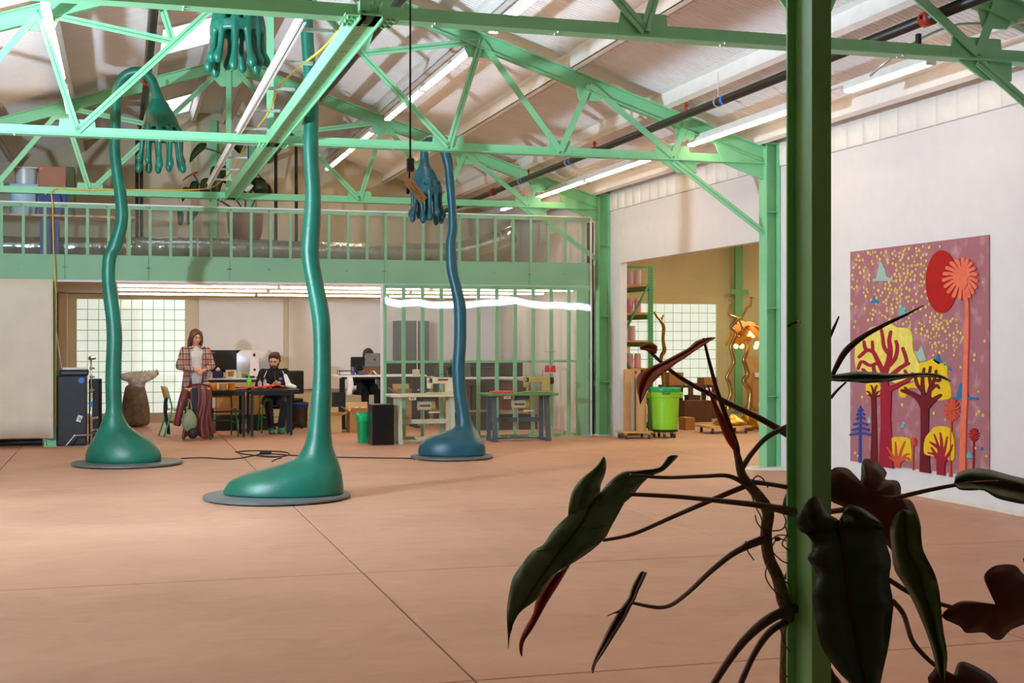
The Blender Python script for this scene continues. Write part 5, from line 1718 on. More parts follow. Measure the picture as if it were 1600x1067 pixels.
def head_caps(c, yaw, pitch):
    """c: centre of skull; returns skin capsules (world of person) facing -y turned by yaw, nodding by pitch"""
    M = Matrix.Rotation(yaw, 3, 'Z') @ Matrix.Rotation(pitch, 3, 'X')
    c = Vector(c)
    L = lambda x, y, z: c + M @ Vector((x, y, z))
    out = [(L(0, 0.02, 0.03), L(0, -0.005, 0.02), 0.092, 0.085), (L(0, -0.02, -0.03), L(0, -0.045, -0.085), 0.068, 0.042),
           (L(0, -0.088, 0.0), L(0, -0.108, -0.032), 0.010, 0.016), (L(-0.04, -0.055, -0.02), L(-0.03, -0.06, -0.05), 0.03, 0.026), (L(0.04, -0.055, -0.02), L(0.03, -0.06, -0.05), 0.03, 0.026),
           (L(0.085, 0.01, 0.0), L(0.085, 0.015, -0.03), 0.014, 0.010), (L(-0.085, 0.01, 0.0), L(-0.085, 0.015, -0.03), 0.014, 0.010), (L(-0.03, -0.08, 0.025), L(0.03, -0.08, 0.025), 0.014, 0.014)]
    return out, L
def face(L, parent):
    for s in (-1, 1):
        MB().ball(L(0.031 * s, -0.087, 0.006), 0.010, 8, 6).build('eye', M_eye, parent, True, True)
        MB().tube([L(0.012 * s, -0.098, 0.028), L(0.03 * s, -0.098, 0.031), L(0.048 * s, -0.086, 0.026)], 0.005, 6).build('eyebrow', M_hair2, parent, True, True)
    MB().tube([L(-0.022, -0.088, -0.068), L(0, -0.095, -0.070), L(0.022, -0.088, -0.068)], [0.003, 0.006, 0.003], 6).build('mouth', M_lip, parent, True, True)
def skinned(name, lst, m, parent, vox=0.012, sm=2):
    o = caps(lst).build(name, m, parent, True, True)
    remesh(o, vox, sm)
    return o
# ---------- standing person in plaid
pl = thing('person', 'person with long brown hair in an open orange plaid shirt standing by the table', 'person', (1.23, 23.92, 0), None, math.radians(8))
hc, L = head_caps((0.0, -0.03, 1.655), 0.22, 0.22)
arms = []
for s, sh, el, wr, pa in ((-1, (-0.185, 0.0, 1.435), (-0.275, -0.02, 1.155), (-0.07, -0.225, 1.10), (-0.005, -0.25, 1.09)), (1, (0.185, 0.0, 1.435), (0.27, -0.03, 1.16), (0.115, -0.22, 1.08), (0.06, -0.25, 1.075))):
    arms += [(sh, el, 0.055, 0.042), (el, wr, 0.042, 0.030)]
    fd = (1, -0.25, -0.1) if s < 0 else (-1, -0.25, -0.1)
    arms += hand_caps(wr, pa, fd, (0, 0.3, 1), (0, 0.7, -0.3), 1 if s < 0 else -1)
bodyl = hc + [((0, 0.01, 1.46), (0, -0.02, 1.60), 0.058, 0.055), ((-0.11, 0.01, 1.40), (0.11, 0.01, 1.40), 0.09, 0.09), ((0, 0, 1.30), (0, 0, 1.05), 0.13, 0.12),
              ((-0.08, 0, 0.95), (0.08, 0, 0.95), 0.11, 0.11)] + arms
for s in (-1, 1):
    bodyl += [((0.09 * s, 0, 0.92), (0.10 * s, -0.02, 0.50), 0.08, 0.055), ((0.10 * s, -0.02, 0.50), (0.10 * s, 0.03, 0.09), 0.055, 0.04), ((0.10 * s, 0.03, 0.05), (0.11 * s, -0.14, 0.035), 0.04, 0.032)]
bo_ = skinned('body', bodyl, M_skin, pl, 0.010, 2)
face(L, bo_)
skinned('tee_shirt', [((-0.10, 0.0, 1.40), (0.10, 0.0, 1.40), 0.098, 0.098), ((0, -0.005, 1.33), (0, -0.01, 1.02), 0.142, 0.138), ((0, -0.01, 1.0), (0, -0.01, 0.94), 0.142, 0.142), ((0, 0, 1.45), (0, -0.0, 1.47), 0.075, 0.068)], M_tee, pl, 0.014)
legs = [((-0.08, 0, 0.94), (0.08, 0, 0.94), 0.122, 0.122)]
for s in (-1, 1):
    legs += [((0.09 * s, 0, 0.90), (0.10 * s, -0.02, 0.50), 0.098, 0.072), ((0.10 * s, -0.02, 0.50), (0.10 * s, 0.03, 0.13), 0.072, 0.062)]
skinned('jeans', legs, M_jean, pl, 0.014)
for s in (-1, 1):
    skinned('shoe', [((0.10 * s, 0.05, 0.05), (0.115 * s, -0.16, 0.04), 0.05, 0.04)], M_dark, pl, 0.012, 1)
# shirt: open-front shell + sleeves
rg = []
for z, rx, ry, gap in ((1.50, 0.10, 0.085, 1.0), (1.46, 0.185, 0.115, 0.75), (1.38, 0.215, 0.145, 0.55), (1.25, 0.205, 0.165, 0.50), (1.10, 0.200, 0.170, 0.50), (0.95, 0.215, 0.178, 0.52), (0.80, 0.235, 0.185, 0.62), (0.72, 0.24, 0.188, 0.70)):
    row = []
    for q in range(25):
        a_ = -math.pi / 2 + gap + (2 * math.pi - 2 * gap) * q / 24
        wob = 1 + 0.03 * math.sin(q * 1.7 + z * 9)
        row.append((rx * math.cos(a_) * wob, ry * math.sin(a_) * wob, z + 0.012 * math.sin(q * 0.9)))
    rg.append(row)
o = MB().grid(rg).build('plaid_shirt', M_plaid, pl, True, True)
md = o.modifiers.new('solid', 'SOLIDIFY'); md.thickness = 0.012; md.offset = 1
subsurf(o, 1)
for s, sh, el, wr in ((-1, (-0.185, 0.0, 1.43), (-0.28, -0.02, 1.155), (-0.09, -0.21, 1.10)), (1, (0.185, 0.0, 1.43), (0.275, -0.03, 1.16), (0.13, -0.205, 1.085))):
    skinned('sleeve', [(sh, el, 0.078, 0.066), (el, wr, 0.066, 0.05)], M_plaid, pl, 0.014, 2)
    for q in (0,):
        MB().tube([(0.12 * s, -0.10, 1.46), (0.06 * s, -0.115, 1.49), (0.05 * s, -0.02, 1.525)], 0.018, 8).build('collar', M_plaid, pl, True, True)
hr = [(L(0, 0.045, 0.045), L(0, 0.02, 0.065), 0.098, 0.09), (L(0, 0.075, 0.0), L(0, 0.085, -0.14), 0.085, 0.07)]
for s in (-1, 1):
    hr += [(L(0.07 * s, 0.0, 0.07), L(0.10 * s, 0.0, -0.06), 0.045, 0.042), (L(0.10 * s, 0.0, -0.06), L(0.105 * s, 0.01, -0.17), 0.045, 0.03), (L(0.025 * s, -0.055, 0.095), L(0.082 * s, -0.055, 0.03), 0.03, 0.026), (L(0.085 * s, -0.045, 0.02), L(0.105 * s, -0.02, -0.12), 0.03, 0.022)]
skinned('hair', hr, M_hair1, pl, 0.012, 1)
# ---------- seated person with beard
px_ = onY(428, 600, 23.6).x
ps = thing('person', 'bearded person in a black jacket with white shoulder piping seated at the round-ended table', 'person', (px_, 23.60, 0), None, 0.0)
hc, L = head_caps((0.0, -0.10, 1.245), -0.35, 0.30)
arms = []
sl = []
for s, sh, el, wr, pa in ((-1, (-0.185, -0.02, 1.035), (-0.275, -0.13, 0.82), (-0.19, -0.36, 0.835), (-0.16, -0.40, 0.84)), (1, (0.185, -0.02, 1.035), (0.27, -0.15, 0.83), (0.06, -0.34, 0.865), (0.0, -0.38, 0.87))):
    arms += [(sh, el, 0.055, 0.042), (el, wr, 0.042, 0.030)]
    fd = (0.6, -0.8, -0.05) if s < 0 else (-0.9, -0.45, -0.05)
    arms += hand_caps(wr, pa, fd, (0.8, 0.6, 0.2) if s < 0 else (0.4, -0.5, 0.7), (0.2, 0, -1), 1 if s < 0 else -1)
    wq = Vector(el).lerp(Vector(wr), 0.86)
    sl.append((sh, el, wq))
bodyl = hc + [((0, -0.03, 1.07), (0, -0.07, 1.19), 0.058, 0.055), ((-0.11, -0.02, 1.0), (0.11, -0.02, 1.0), 0.09, 0.09), ((0, -0.01, 0.92), (0, 0.03, 0.62), 0.13, 0.12), ((-0.08, 0.04, 0.55), (0.08, 0.04, 0.55), 0.105, 0.105)] + arms
knees = [(-0.13, -0.36, 0.50), (0.15, -0.36, 0.50)]
ank = [(-0.075, -0.22, 0.10), (0.085, -0.24, 0.10)]
for kx, ax_ in zip(knees, ank):
    bodyl += [((kx[0] * 0.7, 0.02, 0.53), kx, 0.075, 0.055), (kx, ax_, 0.055, 0.038), ((ax_[0], ax_[1] + 0.02, 0.05), (ax_[0] + 0.01, ax_[1] - 0.15, 0.04), 0.035, 0.03)]
bo_ = skinned('body', bodyl, M_skin, ps, 0.010, 2)
face(L, bo_)
jko = skinned('jacket', [((-0.12, -0.02, 1.0), (0.12, -0.02, 1.0), 0.112, 0.112), ((0, -0.01, 0.96), (0, 0.02, 0.60), 0.165, 0.17), ((-0.08, 0.03, 0.55), (0.08, 0.03, 0.55), 0.13, 0.13), ((0, -0.03, 1.07), (0, -0.05, 1.12), 0.08, 0.072)] +
        [c_ for sh, el, wq in sl for c_ in ((sh, el, 0.085, 0.068), (el, wq, 0.068, 0.05))], M_blackcloth, ps, 0.013, 2)
for s, (sh, el, wq) in zip((-1, 1), sl):
    sh, el = Vector(sh), Vector(el)
    pts = []
    for q in range(7):
        f = q / 6
        pts.append(Vector((s * (0.135 + 0.085 * f), -0.115 - 0.01 * math.sin(f * 3), 1.075 - 0.19 * f)))
    MB().tube(pts, 0.007, 6).build('white_piping', M_paper, jko, True, True)
MB().ball((0.10, -0.155, 0.935), 0.035, 12, 6, (1, 0.35, 0.8)).build('blue_badge', mat('badge_blue', (90, 110, 200), 0.5), jko, True, True)
MB().box((-0.004, -0.172, 0.72), (0.004, -0.160, 1.06)).build('zip', M_steelgrey, jko, False, True)
tl = [((-0.09, 0.05, 0.53), (0.09, 0.05, 0.53), 0.125, 0.125)]
for kx, ax_ in zip(knees, ank):
    a2 = Vector(kx).lerp(Vector(ax_), 0.93)
    tl += [((kx[0] * 0.7, 0.02, 0.53), kx, 0.095, 0.075), (kx, a2, 0.075, 0.062)]
skinned('trousers', tl, M_blackpant, ps, 0.013, 2)
for ax_ in ank:
    sho = skinned('shoe', [((ax_[0], ax_[1] + 0.05, 0.055), (ax_[0] + 0.005, ax_[1] - 0.02, 0.075), 0.05, 0.052), ((ax_[0], ax_[1], 0.05), (ax_[0] + 0.01, ax_[1] - 0.17, 0.042), 0.05, 0.04)], M_gshoe, ps, 0.011, 1)
    MB().cbox((ax_[0] + 0.003, ax_[1] - 0.06, 0.010), (0.09, 0.27, 0.018)).build('sole', M_dark, sho, False, True)
hr = [(L(0, 0.04, 0.055), L(0, 0.02, 0.072), 0.100, 0.086), (L(0, 0.06, 0.0), L(0, 0.06, -0.05), 0.075, 0.05)]
for s in (-1, 1):
    hr += [(L(0.07 * s, 0.02, 0.06), L(0.088 * s, 0.005, -0.01), 0.04, 0.02), (L(0.02 * s, -0.035, 0.112), L(0.065 * s, -0.03, 0.085), 0.035, 0.03)]
for q in range(22):
    a_ = q * 2.4
    hr.append((L(0.07 * math.cos(a_), 0.01 + 0.07 * math.sin(a_), 0.09 + 0.03 * math.sin(q * 1.3)), L(0.08 * math.cos(a_), 0.01 + 0.08 * math.sin(a_), 0.105 + 0.02 * math.sin(q * 1.3)), 0.028, 0.018))
skinned('hair', hr, M_hair2, ps, 0.011, 1)
bd = [(L(0, -0.085, -0.095), L(0, -0.05, -0.12), 0.035, 0.03), (L(-0.022, -0.09, -0.055), L(0.022, -0.09, -0.055), 0.012, 0.012)]
for s in (-1, 1):
    bd += [(L(0.045 * s, -0.06, -0.085), L(0.072 * s, -0.02, -0.04), 0.028, 0.018), (L(0.03 * s, -0.083, -0.08), L(0.05 * s, -0.06, -0.085), 0.022, 0.024)]
skinned('beard', bd, M_hair2, ps, 0.009, 1)
# ---------- person behind the laptop
pb = thing('person', 'person in black with dark hair mostly hidden behind the open laptop', 'person', (lx - 0.02, 25.02, 0), None, 0.0)
hc, L = head_caps((0.0, -0.06, 1.315), 0.0, 0.35)
bodyl = hc + [((0, 0.0, 1.12), (0, -0.03, 1.25), 0.055, 0.052), ((-0.10, 0, 1.07), (0.10, 0, 1.07), 0.085, 0.085), ((0, 0, 1.0), (0, 0.03, 0.75), 0.12, 0.12), ((-0.08, 0.04, 0.72), (0.08, 0.04, 0.72), 0.1, 0.1)]
sl = []
for s in (-1, 1):
    sh, el, wr = (0.175 * s, 0.0, 1.09), (0.24 * s, -0.10, 0.90), (0.12 * s, -0.30, 1.10 - 0.07)
    pa = (0.09 * s, -0.345, 1.155)
    pa = (0.10 * s, -0.335, 1.05)
    bodyl += [(sh, el, 0.05, 0.04), (el, wr, 0.04, 0.028)] + hand_caps(wr, pa, (-0.2 * s, -1, 0.1), (1, 0, 0), (0, 0, -1), s)
    sl += [(sh, el, 0.075, 0.06), (el, Vector(el).lerp(Vector(wr), 0.85), 0.06, 0.045)]
    kx, ax_ = (0.12 * s, -0.42, 0.62), (0.11 * s, -0.40, 0.12)
    bodyl += [((0.09 * s, 0.02, 0.70), kx, 0.075, 0.055), (kx, ax_, 0.055, 0.038), ((ax_[0], ax_[1] + .02, 0.05), (ax_[0], ax_[1] - 0.14, 0.04), 0.035, 0.03)]
bo_ = skinned('body', bodyl, M_skin, pb, 0.011, 2)
face(L, bo_)
skinned('sweater', [((-0.11, 0, 1.06), (0.11, 0, 1.06), 0.105, 0.105), ((0, 0, 1.0), (0, 0.03, 0.72), 0.15, 0.155), ((0, 0, 1.13), (0, 0, 1.16), 0.075, 0.068)] + sl, M_blackcloth, pb, 0.014, 2)
tl = [((-0.09, 0.04, 0.70), (0.09, 0.04, 0.70), 0.12, 0.12)]
for s in (-1, 1):
    kx, ax_ = (0.12 * s, -0.42, 0.62), (0.11 * s, -0.40, 0.13)
    tl += [((0.09 * s, 0.02, 0.70), kx, 0.09, 0.075), (kx, ax_, 0.075, 0.06)]
    skinned('shoe', [((ax_[0], ax_[1] + .05, 0.05), (ax_[0], ax_[1] - 0.16, 0.042), 0.05, 0.042)], M_dark, pb, 0.012, 1)
skinned('trousers', tl, M_blackcloth, pb, 0.014, 2)
hr = [(L(0, 0.03, 0.04), L(0, 0.01, 0.06), 0.100, 0.09), (L(0, 0.06, 0.0), L(0, 0.07, -0.1), 0.08, 0.05)]
for s in (-1, 1):
    hr += [(L(0.06 * s, 0.0, 0.07), L(0.09 * s, 0.0, -0.08), 0.04, 0.022), (L(0.02 * s, -0.06, 0.09), L(0.07 * s, -0.05, 0.05), 0.03, 0.025)]
skinned('hair', hr, M_hair3, pb, 0.011, 1)
# ================================================================ SIDE ROOM SEEN THROUGH THE OPENING
M_rack = mat('rack_green', (92, 160, 100), 0.45)
RY = 21.25
rx0 = onY(969, 600, RY).x + 0.035
rx1 = onY(1019, 600, RY).x - 0.03
rk_ = thing('pallet_rack', 'tall green pallet rack filled with pink jars just inside the opening', 'rack', ((rx0 + rx1) / 2, RY + 1.0, 0))
HZ = 2.87
for y in (RY, RY + 2.3):
    for x in (rx0, rx1):
        MB().box((x - 0.035, y - 0.035, 0.01), (x + 0.035, y + 0.035, HZ)).build('upright', M_rack, rk_)
        MB().box((x - 0.06, y - 0.06, 0.0), (x + 0.06, y + 0.06, 0.01)).build('foot_plate', M_rack, rk_)
    MB().bar((rx0, y, HZ - 0.03), (rx1, y, HZ - 0.03), 0.035, 0.04).build('frame_bar', M_rack, rk_)
    MB().bar((rx0 + .03, y, 1.72), (rx1 - .03, y, 2.55), 0.03, 0.05, up=(0, 1, 0)).build('diagonal_brace', M_rack, rk_)
    MB().bar((rx0 + .03, y, 1.35), (rx1 - .03, y, 0.5), 0.03, 0.05, up=(0, 1, 0)).build('diagonal_brace', M_rack, rk_)
    MB().bar((rx0, y, 0.16), (rx1, y, 0.16), 0.035, 0.05).build('frame_bar', M_rack, rk_)
hl_ = MB()
z = 0.12
while z < HZ - 0.05:
    for x in (rx0, rx1):
        hl_.cbox((x, RY - 0.0355, z), (0.014, 0.002, 0.022))
    z += 0.0508
hl_.build('punched_slots', M_black, rk_)
SHZ = [2.555, 2.07, 1.60, 1.13, 0.66, 0.22]
for z in SHZ:
    for x in (rx0, rx1):
        MB().box((x - 0.02, RY + 0.035, z - 0.11), (x + 0.02, RY + 2.27, z - 0.03)).build('shelf_beam', M_rack, rk_)
    MB().box((rx0 - 0.02, RY + 0.04, z - 0.03), (rx1 + 0.02, RY + 2.26, z)).build('shelf_board', M_wood2, rk_)
M_pink = [mat('pink_pigment_a', (240, 178, 204), 0.3, var=0.05), mat('pink_pigment_b', (236, 160, 186), 0.3, var=0.05), mat('mauve_pigment', (226, 190, 212), 0.3, var=0.05)]
M_lid = mat('white_lid', (225, 220, 224), 0.5)
def make_jar(m):
    t = thing('pigment_jar', '', 'jar')
    MB().lathe([(0.052, 0.0), (0.060, 0.008), (0.060, 0.19), (0.052, 0.215), (0.050, 0.222)], (0, 0, 0.001), 18).build('jar_body', m, t, 'angle', True)
    MB().lathe([(0.054, 0.215), (0.055, 0.245), (0.050, 0.25)], (0, 0, 0.001), 18).build('lid', M_lid, t, 'angle', True)
    return t
jars = [make_jar(m) for m in M_pink]
used = [False] * 3
ordn = ['top', 'second', 'third', 'fourth', 'fifth', 'lowest']
lay = [(0, 3, 2, 'mauve'), (1, 3, 1, 'rose'), (2, 2, 2, 'mauve'), (3, 3, 0, 'pink'), (4, 1, 0, 'pink'), (5, 1, 1, 'rose')]
pos3 = ['left', 'middle', 'right']
for si, n, mi, nm in lay:
    for j in range(n):
        off = 0.125 if si == 2 else 0.09
        x = rx0 + off + j * 0.138
        y = RY + 0.22
        lb = '%s pigment jar on the %s shelf of the green rack' % (nm, ordn[si]) if n == 1 else '%s %s pigment jar in front on the %s shelf of the green rack' % (pos3[j], nm, ordn[si])
        if not used[mi]:
            used[mi] = True
            jars[mi].location = (x, y, SHZ[si])
            jars[mi]['label'] = lb
            jars[mi]['group'] = 'pigment jars on the green rack'
        else:
            dup(jars[mi], (x, y, SHZ[si]), 0.4 * j, lb, 'pigment jars on the green rack')
tag(bevel(MB().box((rx0 + 0.04, RY + 0.15, SHZ[2] + .001), (rx0 + 0.075, RY + 0.45, SHZ[2] + 0.2)).build('dark_box', M_maroon), 0.003), 'slim dark maroon box left of the mauve jars on the third shelf', 'box')
rt = thing('rag_bundle', 'orange and red rag bundle on the fifth shelf of the green rack', 'rags', (rx0 + 0.12, RY + 0.2, SHZ[4]))
pr = MB().ball((rx0 + 0.42, RY + 0.25, SHZ[4] + 0.061), 0.06, 9, 6, (1.3, 1, 1)); pr.build('rag', mat('rust_rag', (190, 80, 40), 0.9), rt, True)
MB().ball((rx0 + 0.33, RY + 0.2, SHZ[4] + 0.046), 0.045, 9, 6, (1.2, 1, 1)).build('rag', mat('yellow_rag', (214, 170, 70), 0.9), rt, True)
tag(bevel(MB().box((rx0 + 0.28, RY + 0.15, SHZ[5] + .001), (rx1 - 0.06, RY + 0.5, SHZ[5] + 0.16)).build('carton', M_card), 0.003), 'brown carton on the lowest shelf of the green rack', 'box')

def caster(t, x, y, r=0.035, local=False):
    cf_ = MB().box((x - 0.022, y - 0.012, r), (x + 0.022, y + 0.02, r * 2 + 0.03)).build('caster_fork', M_chrome, t)
    MB().tube([(x - 0.012, y, r), (x + 0.012, y, r)], r, 14).build('caster_wheel', mat('rubber_grey', (70, 70, 72), 0.6), cf_, 'angle')
# dolly with cardboard tube and flat box
g = onZ(1000, 686)
dl = thing('wooden_dolly', 'low wooden dolly carrying the tall cardboard tube', 'dolly', (g.x, g.y + 0.15, 0))
DY = g.y + 0.18
DX = g.x - 0.02
MB().box((DX - 0.26, DY - 0.2, 0.10), (DX + 0.24, DY + 0.22, 0.125)).build('deck', M_wood2, dl)
for x in (DX - 0.21, DX + 0.19):
    for y in (DY - 0.15, DY + 0.17):
        caster(dl, x, y)
tb = thing('cardboard_tube', 'thick tan cardboard tube standing on the wooden dolly', 'tube', (DX + 0.09, DY - 0.05, 0.125))
MB().lathe([(0.07, 0.0), (0.085, 0.0), (0.085, 0.92), (0.072, 0.92), (0.07, 0.0)], (DX + 0.09, DY - 0.05, 0.126), 24, caps=False).build('tube_wall', M_card2, tb, 'angle')
fb = thing('flat_carton', 'tall flat carton with a purple dot standing behind the cardboard tube', 'carton', (DX - 0.06, DY + 0.1, 0.125))
MB().box((DX - 0.15, DY + 0.04, 0.126), (DX + 0.12, DY + 0.13, 1.13)).build('panel', M_card2, fb)
q = MB().lathe([(0.024, 0), (0.024, 0.002)], (0, 0, 0), 16); q.v = [Vector((DX + 0.03 + v.x, DY + 0.04 - v.z, 1.08 + v.y)) for v in q.v]
q.build('purple_dot', mat('purple_dot', (170, 20, 150), 0.5), fb)
ml = MB().box((DX - 0.075, DY - 0.06, 0.126), (DX - 0.05, DY - 0.03, 0.98)).box((DX - 0.04, DY - 0.055, 0.126), (DX - 0.028, DY - 0.035, 0.96))
tag(ml.build('metal_channel', M_alu), 'pair of thin grey metal strips standing left of the cardboard tube', 'metal strip')
# lime bin on dolly
g = onZ(1048, 685)
BX, BY = g.x, g.y + 0.25
M_limeb = mat('lime_bin_plastic', (148, 222, 52), 0.4, var=0.03)
bd_ = thing('bin_dolly', 'round black caster dolly under the lime bin', 'dolly', (BX, BY, 0))
MB().lathe([(0.20, 0.095), (0.215, 0.10), (0.215, 0.125), (0.20, 0.13)], (BX, BY, 0), 28).build('platform', M_black, bd_, 'angle')
for a_ in (0.5, 1.75, 3.0, 4.3, 5.4):
    caster(bd_, BX + 0.18 * math.cos(a_), BY + 0.18 * math.sin(a_), 0.036)
bn = thing('lime_bin', 'large lime green trash barrel with a green liner folded over its rim', 'trash barrel', (BX, BY, 0.13))
MB().lathe([(0.19, 0.131), (0.205, 0.14), (0.232, 0.64), (0.24, 0.645), (0.24, 0.66), (0.252, 0.67), (0.258, 0.78), (0.262, 0.80), (0.245, 0.80), (0.215, 0.2)], (BX, BY, 0), 36).build('barrel', M_limeb, bn, 'angle')
brl = bn.children[0]
MB().lathe([(0.262, 0.755), (0.268, 0.78), (0.270, 0.815), (0.262, 0.825), (0.245, 0.815), (0.235, 0.70)], (BX, BY, 0), 36, caps=False).build('liner', mat('green_film2', (20, 176, 110), 0.25), bn, True)
for s in (-1, 1):
    c = Vector((BX, BY, 0.70)) + RV * 0.265 * s
    o = MB().cbox(c, (0.07, 0.12, 0.10), Matrix.Rotation(-YAW, 3, 'Z')).build('handle', M_limeb, bn); bevel(o, 0.02, 2)
fdir = Vector((-BX, -BY, 0)).normalized()
side_ = Vector((-fdir.y, fdir.x, 0))
c = Vector((BX, BY, 0.735)) + (fdir * 0.985 + side_ * 0.10) * 0.262
txt('Brute', 0.062, c, (math.pi / 2, 0, math.atan2(fdir.x, -fdir.y) + 0.1), M_black, brl, 'lettering', 0.002)
# bronze branch behind the bin
M_gold = mat('polished_bronze', (176, 140, 84), 0.28, metal=0.85, var=0.25, scale=9, bump=0.15, bscale=14)
M_gold2 = mat('hammered_gold', (196, 152, 60), 0.35, metal=0.8, var=0.3, scale=14, bump=0.5, bscale=18)
def ptube(lst, d, n=10, sub=5):
    k = d / FPX
    pts = catmull([P(x, y, d) for x, y, r in lst], sub)
    rr = catr([r * k for x, y, r in lst], sub)
    return MB().tube(pts, rr, n)
g = onZ(1038, 672)
br = thing('bronze_branch', 'slim forked bronze branch standing behind the lime bin', 'branch', (g.x, g.y, 0))
D3 = 3360 / (672 - 532)
ptube([(1038, 671.5, 7), (1037, 640, 3.2), (1037, 600, 3), (1033, 560, 3), (1038, 548, 3.4), (1036, 530, 2.6), (1037, 512, 2.8), (1033, 502, 2.4), (1026, 494, 2), (1022, 487, 1.8)], D3).build('trunk', M_gold, br, True)
ptube([(1033, 506, 2), (1034, 498, 1.8), (1036, 494, 1.6), (1035, 493, 3)], D3, 8).build('fork', M_gold, br, True)
# --- gold lamps
def floor_lamp_base(t, bx, by, d, w, h):
    k = d / FPX
    c = P(bx, by, d)
    m_ = MB()
    rg = []
    for f, rw in ((0, 1.0), (0.12, 1.05), (0.3, 0.95), (0.5, 0.72), (0.7, 0.42), (0.85, 0.22), (1.0, 0.14)):
        row = []
        for q in range(20):
            a_ = 2 * math.pi * q / 20
            rr = w * k * rw * (1 + 0.12 * math.sin(3 * a_ + f * 3) * (1 - f))
            row.append(Vector((c.x - 0.1 * f * 0 + rr * math.cos(a_), c.y + 0.8 * rr * math.sin(a_), max(c.z, 0) + f * h)))
        rg.append(row)
    subsurf(m_.rings(rg).build('base', M_gold2, t, True), 1)
D1 = 23.4
g = P(1157, 668, D1)
fd = thing('flat_dolly', 'flat wooden dolly on casters under the bronze candelabra', 'dolly', (g.x, g.y, 0))
gx0, gx1 = P(1092, 672, D1), P(1166, 672, D1)
MB().box((gx0.x, g.y - 0.25, 0.10), (gx1.x, g.y + 0.35, 0.13)).build('deck', M_wood2, fd)
for x in (gx0.x + 0.08, gx1.x - 0.08):
    for y in (g.y - 0.18, g.y + 0.28):
        caster(fd, x, y, 0.045)
g = onZ(1157, 672)
L1 = thing('bronze_candelabra', 'wavy bronze candelabra with two horn-like arms standing on the dolly', 'candelabra', (P(1140, 660, D1).x, P(1140, 660, D1).y, 0.13))
k = D1 / FPX
bz = P(1140, 660, D1)
rg = []
for z, r in ((0.131, 0.27), (0.16, 0.285), (0.20, 0.26), (0.24, 0.18), (0.28, 0.10), (0.33, 0.06)):
    rg.append([Vector((bz.x + 0.03 + (r * 1.1) * math.cos(2 * math.pi * q / 18) * (1 + 0.12 * math.sin(q)), bz.y + r * 0.9 * math.sin(2 * math.pi * q / 18), z)) for q in range(18)])
subsurf(MB().rings(rg).build('base', M_gold2, L1, True), 1)
ptube([(1138, 640, 4.5), (1138, 628, 3.4), (1142, 615, 3.2), (1140, 600, 3.2), (1136, 590, 3.1), (1141, 578, 3), (1147, 566, 3), (1144, 552, 2.9), (1142, 540, 2.8), (1149, 526, 2.7), (1148, 518, 2.6), (1142, 511, 2.5), (1147, 506, 2.4), (1153, 498, 2.3)], D1).build('stem', M_gold, L1, True)
ptube([(1153, 498, 2.2), (1148, 495, 2), (1139, 492, 1.9), (1138, 484, 1.8), (1141, 474, 1.6), (1140, 469, 1.5), (1140, 467.5, 3.2)], D1, 8).build('arm', M_gold, L1, True)
ptube([(1153, 498, 2.2), (1158, 496, 2), (1163, 489, 1.8), (1167, 482, 1.7), (1173, 477, 1.6), (1174, 467, 1.5), (1174.5, 464, 3.4)], D1, 8).build('arm', M_gold, L1, True)
ptube([(1148, 523, 1.8), (1156, 526, 1.7), (1161, 518, 1.6), (1158, 508, 1.5), (1155, 500, 1.5)], D1, 8).build('loop', M_gold, L1, True)
D2 = 23.9
g = onZ(1172, 672.5)
L2 = thing('palm_lamp', 'gold tree lamp with an orange palm-leaf shade and glowing bulbs', 'lamp', (P(1172, 660, D2).x, P(1172, 660, D2).y, 0))
ptube([(1170, 640, 6), (1172, 626, 4.6), (1172, 612, 4.2), (1166, 602, 4.2), (1162, 594, 4), (1168, 586, 4), (1166, 574, 3.6), (1162, 562, 3.4), (1166, 552, 3.2), (1168, 540, 3), (1165, 532, 2.8), (1166, 512, 2.6)], D2).build('trunk', M_gold, L2, True)
bm_ = MB()
c = P(1172, 662, D2)
bm_.ball((c.x, c.y, 0.12), 0.15, 10, 6, (1, 0.9, 0.8))
bm_.ball((c.x + 0.22, c.y - 0.02, 0.10), 0.16, 10, 6, (1.3, 0.9, 0.6))
bm_.ball((c.x - 0.05, c.y, 0.20), 0.12, 10, 6)
o = remesh(bm_.build('rocky_base', M_gold2, L2, True), 0.02, 1)
for i, lst in enumerate([[(1170, 632, 2.2), (1162, 640, 2), (1160, 652, 2)], [(1171, 630, 2.2), (1180, 640, 2), (1190, 641, 1.6), (1196, 648, 1.4)], [(1171, 628, 2), (1176, 636, 2), (1176, 650, 2)]]):
    ptube(lst, D2, 8).build('root', M_gold, L2, True)
M_leafor = mat('orange_amber_leaf', (212, 138, 34), 0.6, var=0.15, scale=12, emit=(220, 120, 30), estr=0.10)
top_ = P(1166, 507, D2)
for i, (tx, ty, dy) in enumerate([(1134, 535, 0.0), (1140, 520, -0.3), (1150, 535, -0.2), (1187, 530, -0.25), (1199, 524, 0.05), (1180, 512, 0.3), (1155, 510, 0.3), (1172, 528, 0.25)]):
    tip = P(tx, ty, D2) + FV * dy
    mid = (top_ + tip) / 2 + Vector((0, 0, 0.09))
    pts = catmull([top_, mid, tip], 6)
    rows = []
    n = len(pts)
    for j, p in enumerate(pts):
        f = j / (n - 1)
        tv = (pts[min(j + 1, n - 1)] - pts[max(j - 1, 0)]).normalized()
        sd = tv.cross(ZV)
        sd = sd.normalized() if sd.length > 1e-3 else RV
        wdt = 0.15 * math.sin(math.pi * min(1, 0.12 + f * 0.86)) ** 0.7
        rows.append([p + sd * wdt * u - Vector((0, 0, 0.05 * abs(u) * (0.4 + f))) for u in (-1, -.5, 0, .5, 1)])
    o = MB().grid(rows).build('palm_leaf', M_leafor, L2, True)
    md = o.modifiers.new('solid', 'SOLIDIFY'); md.thickness = 0.008
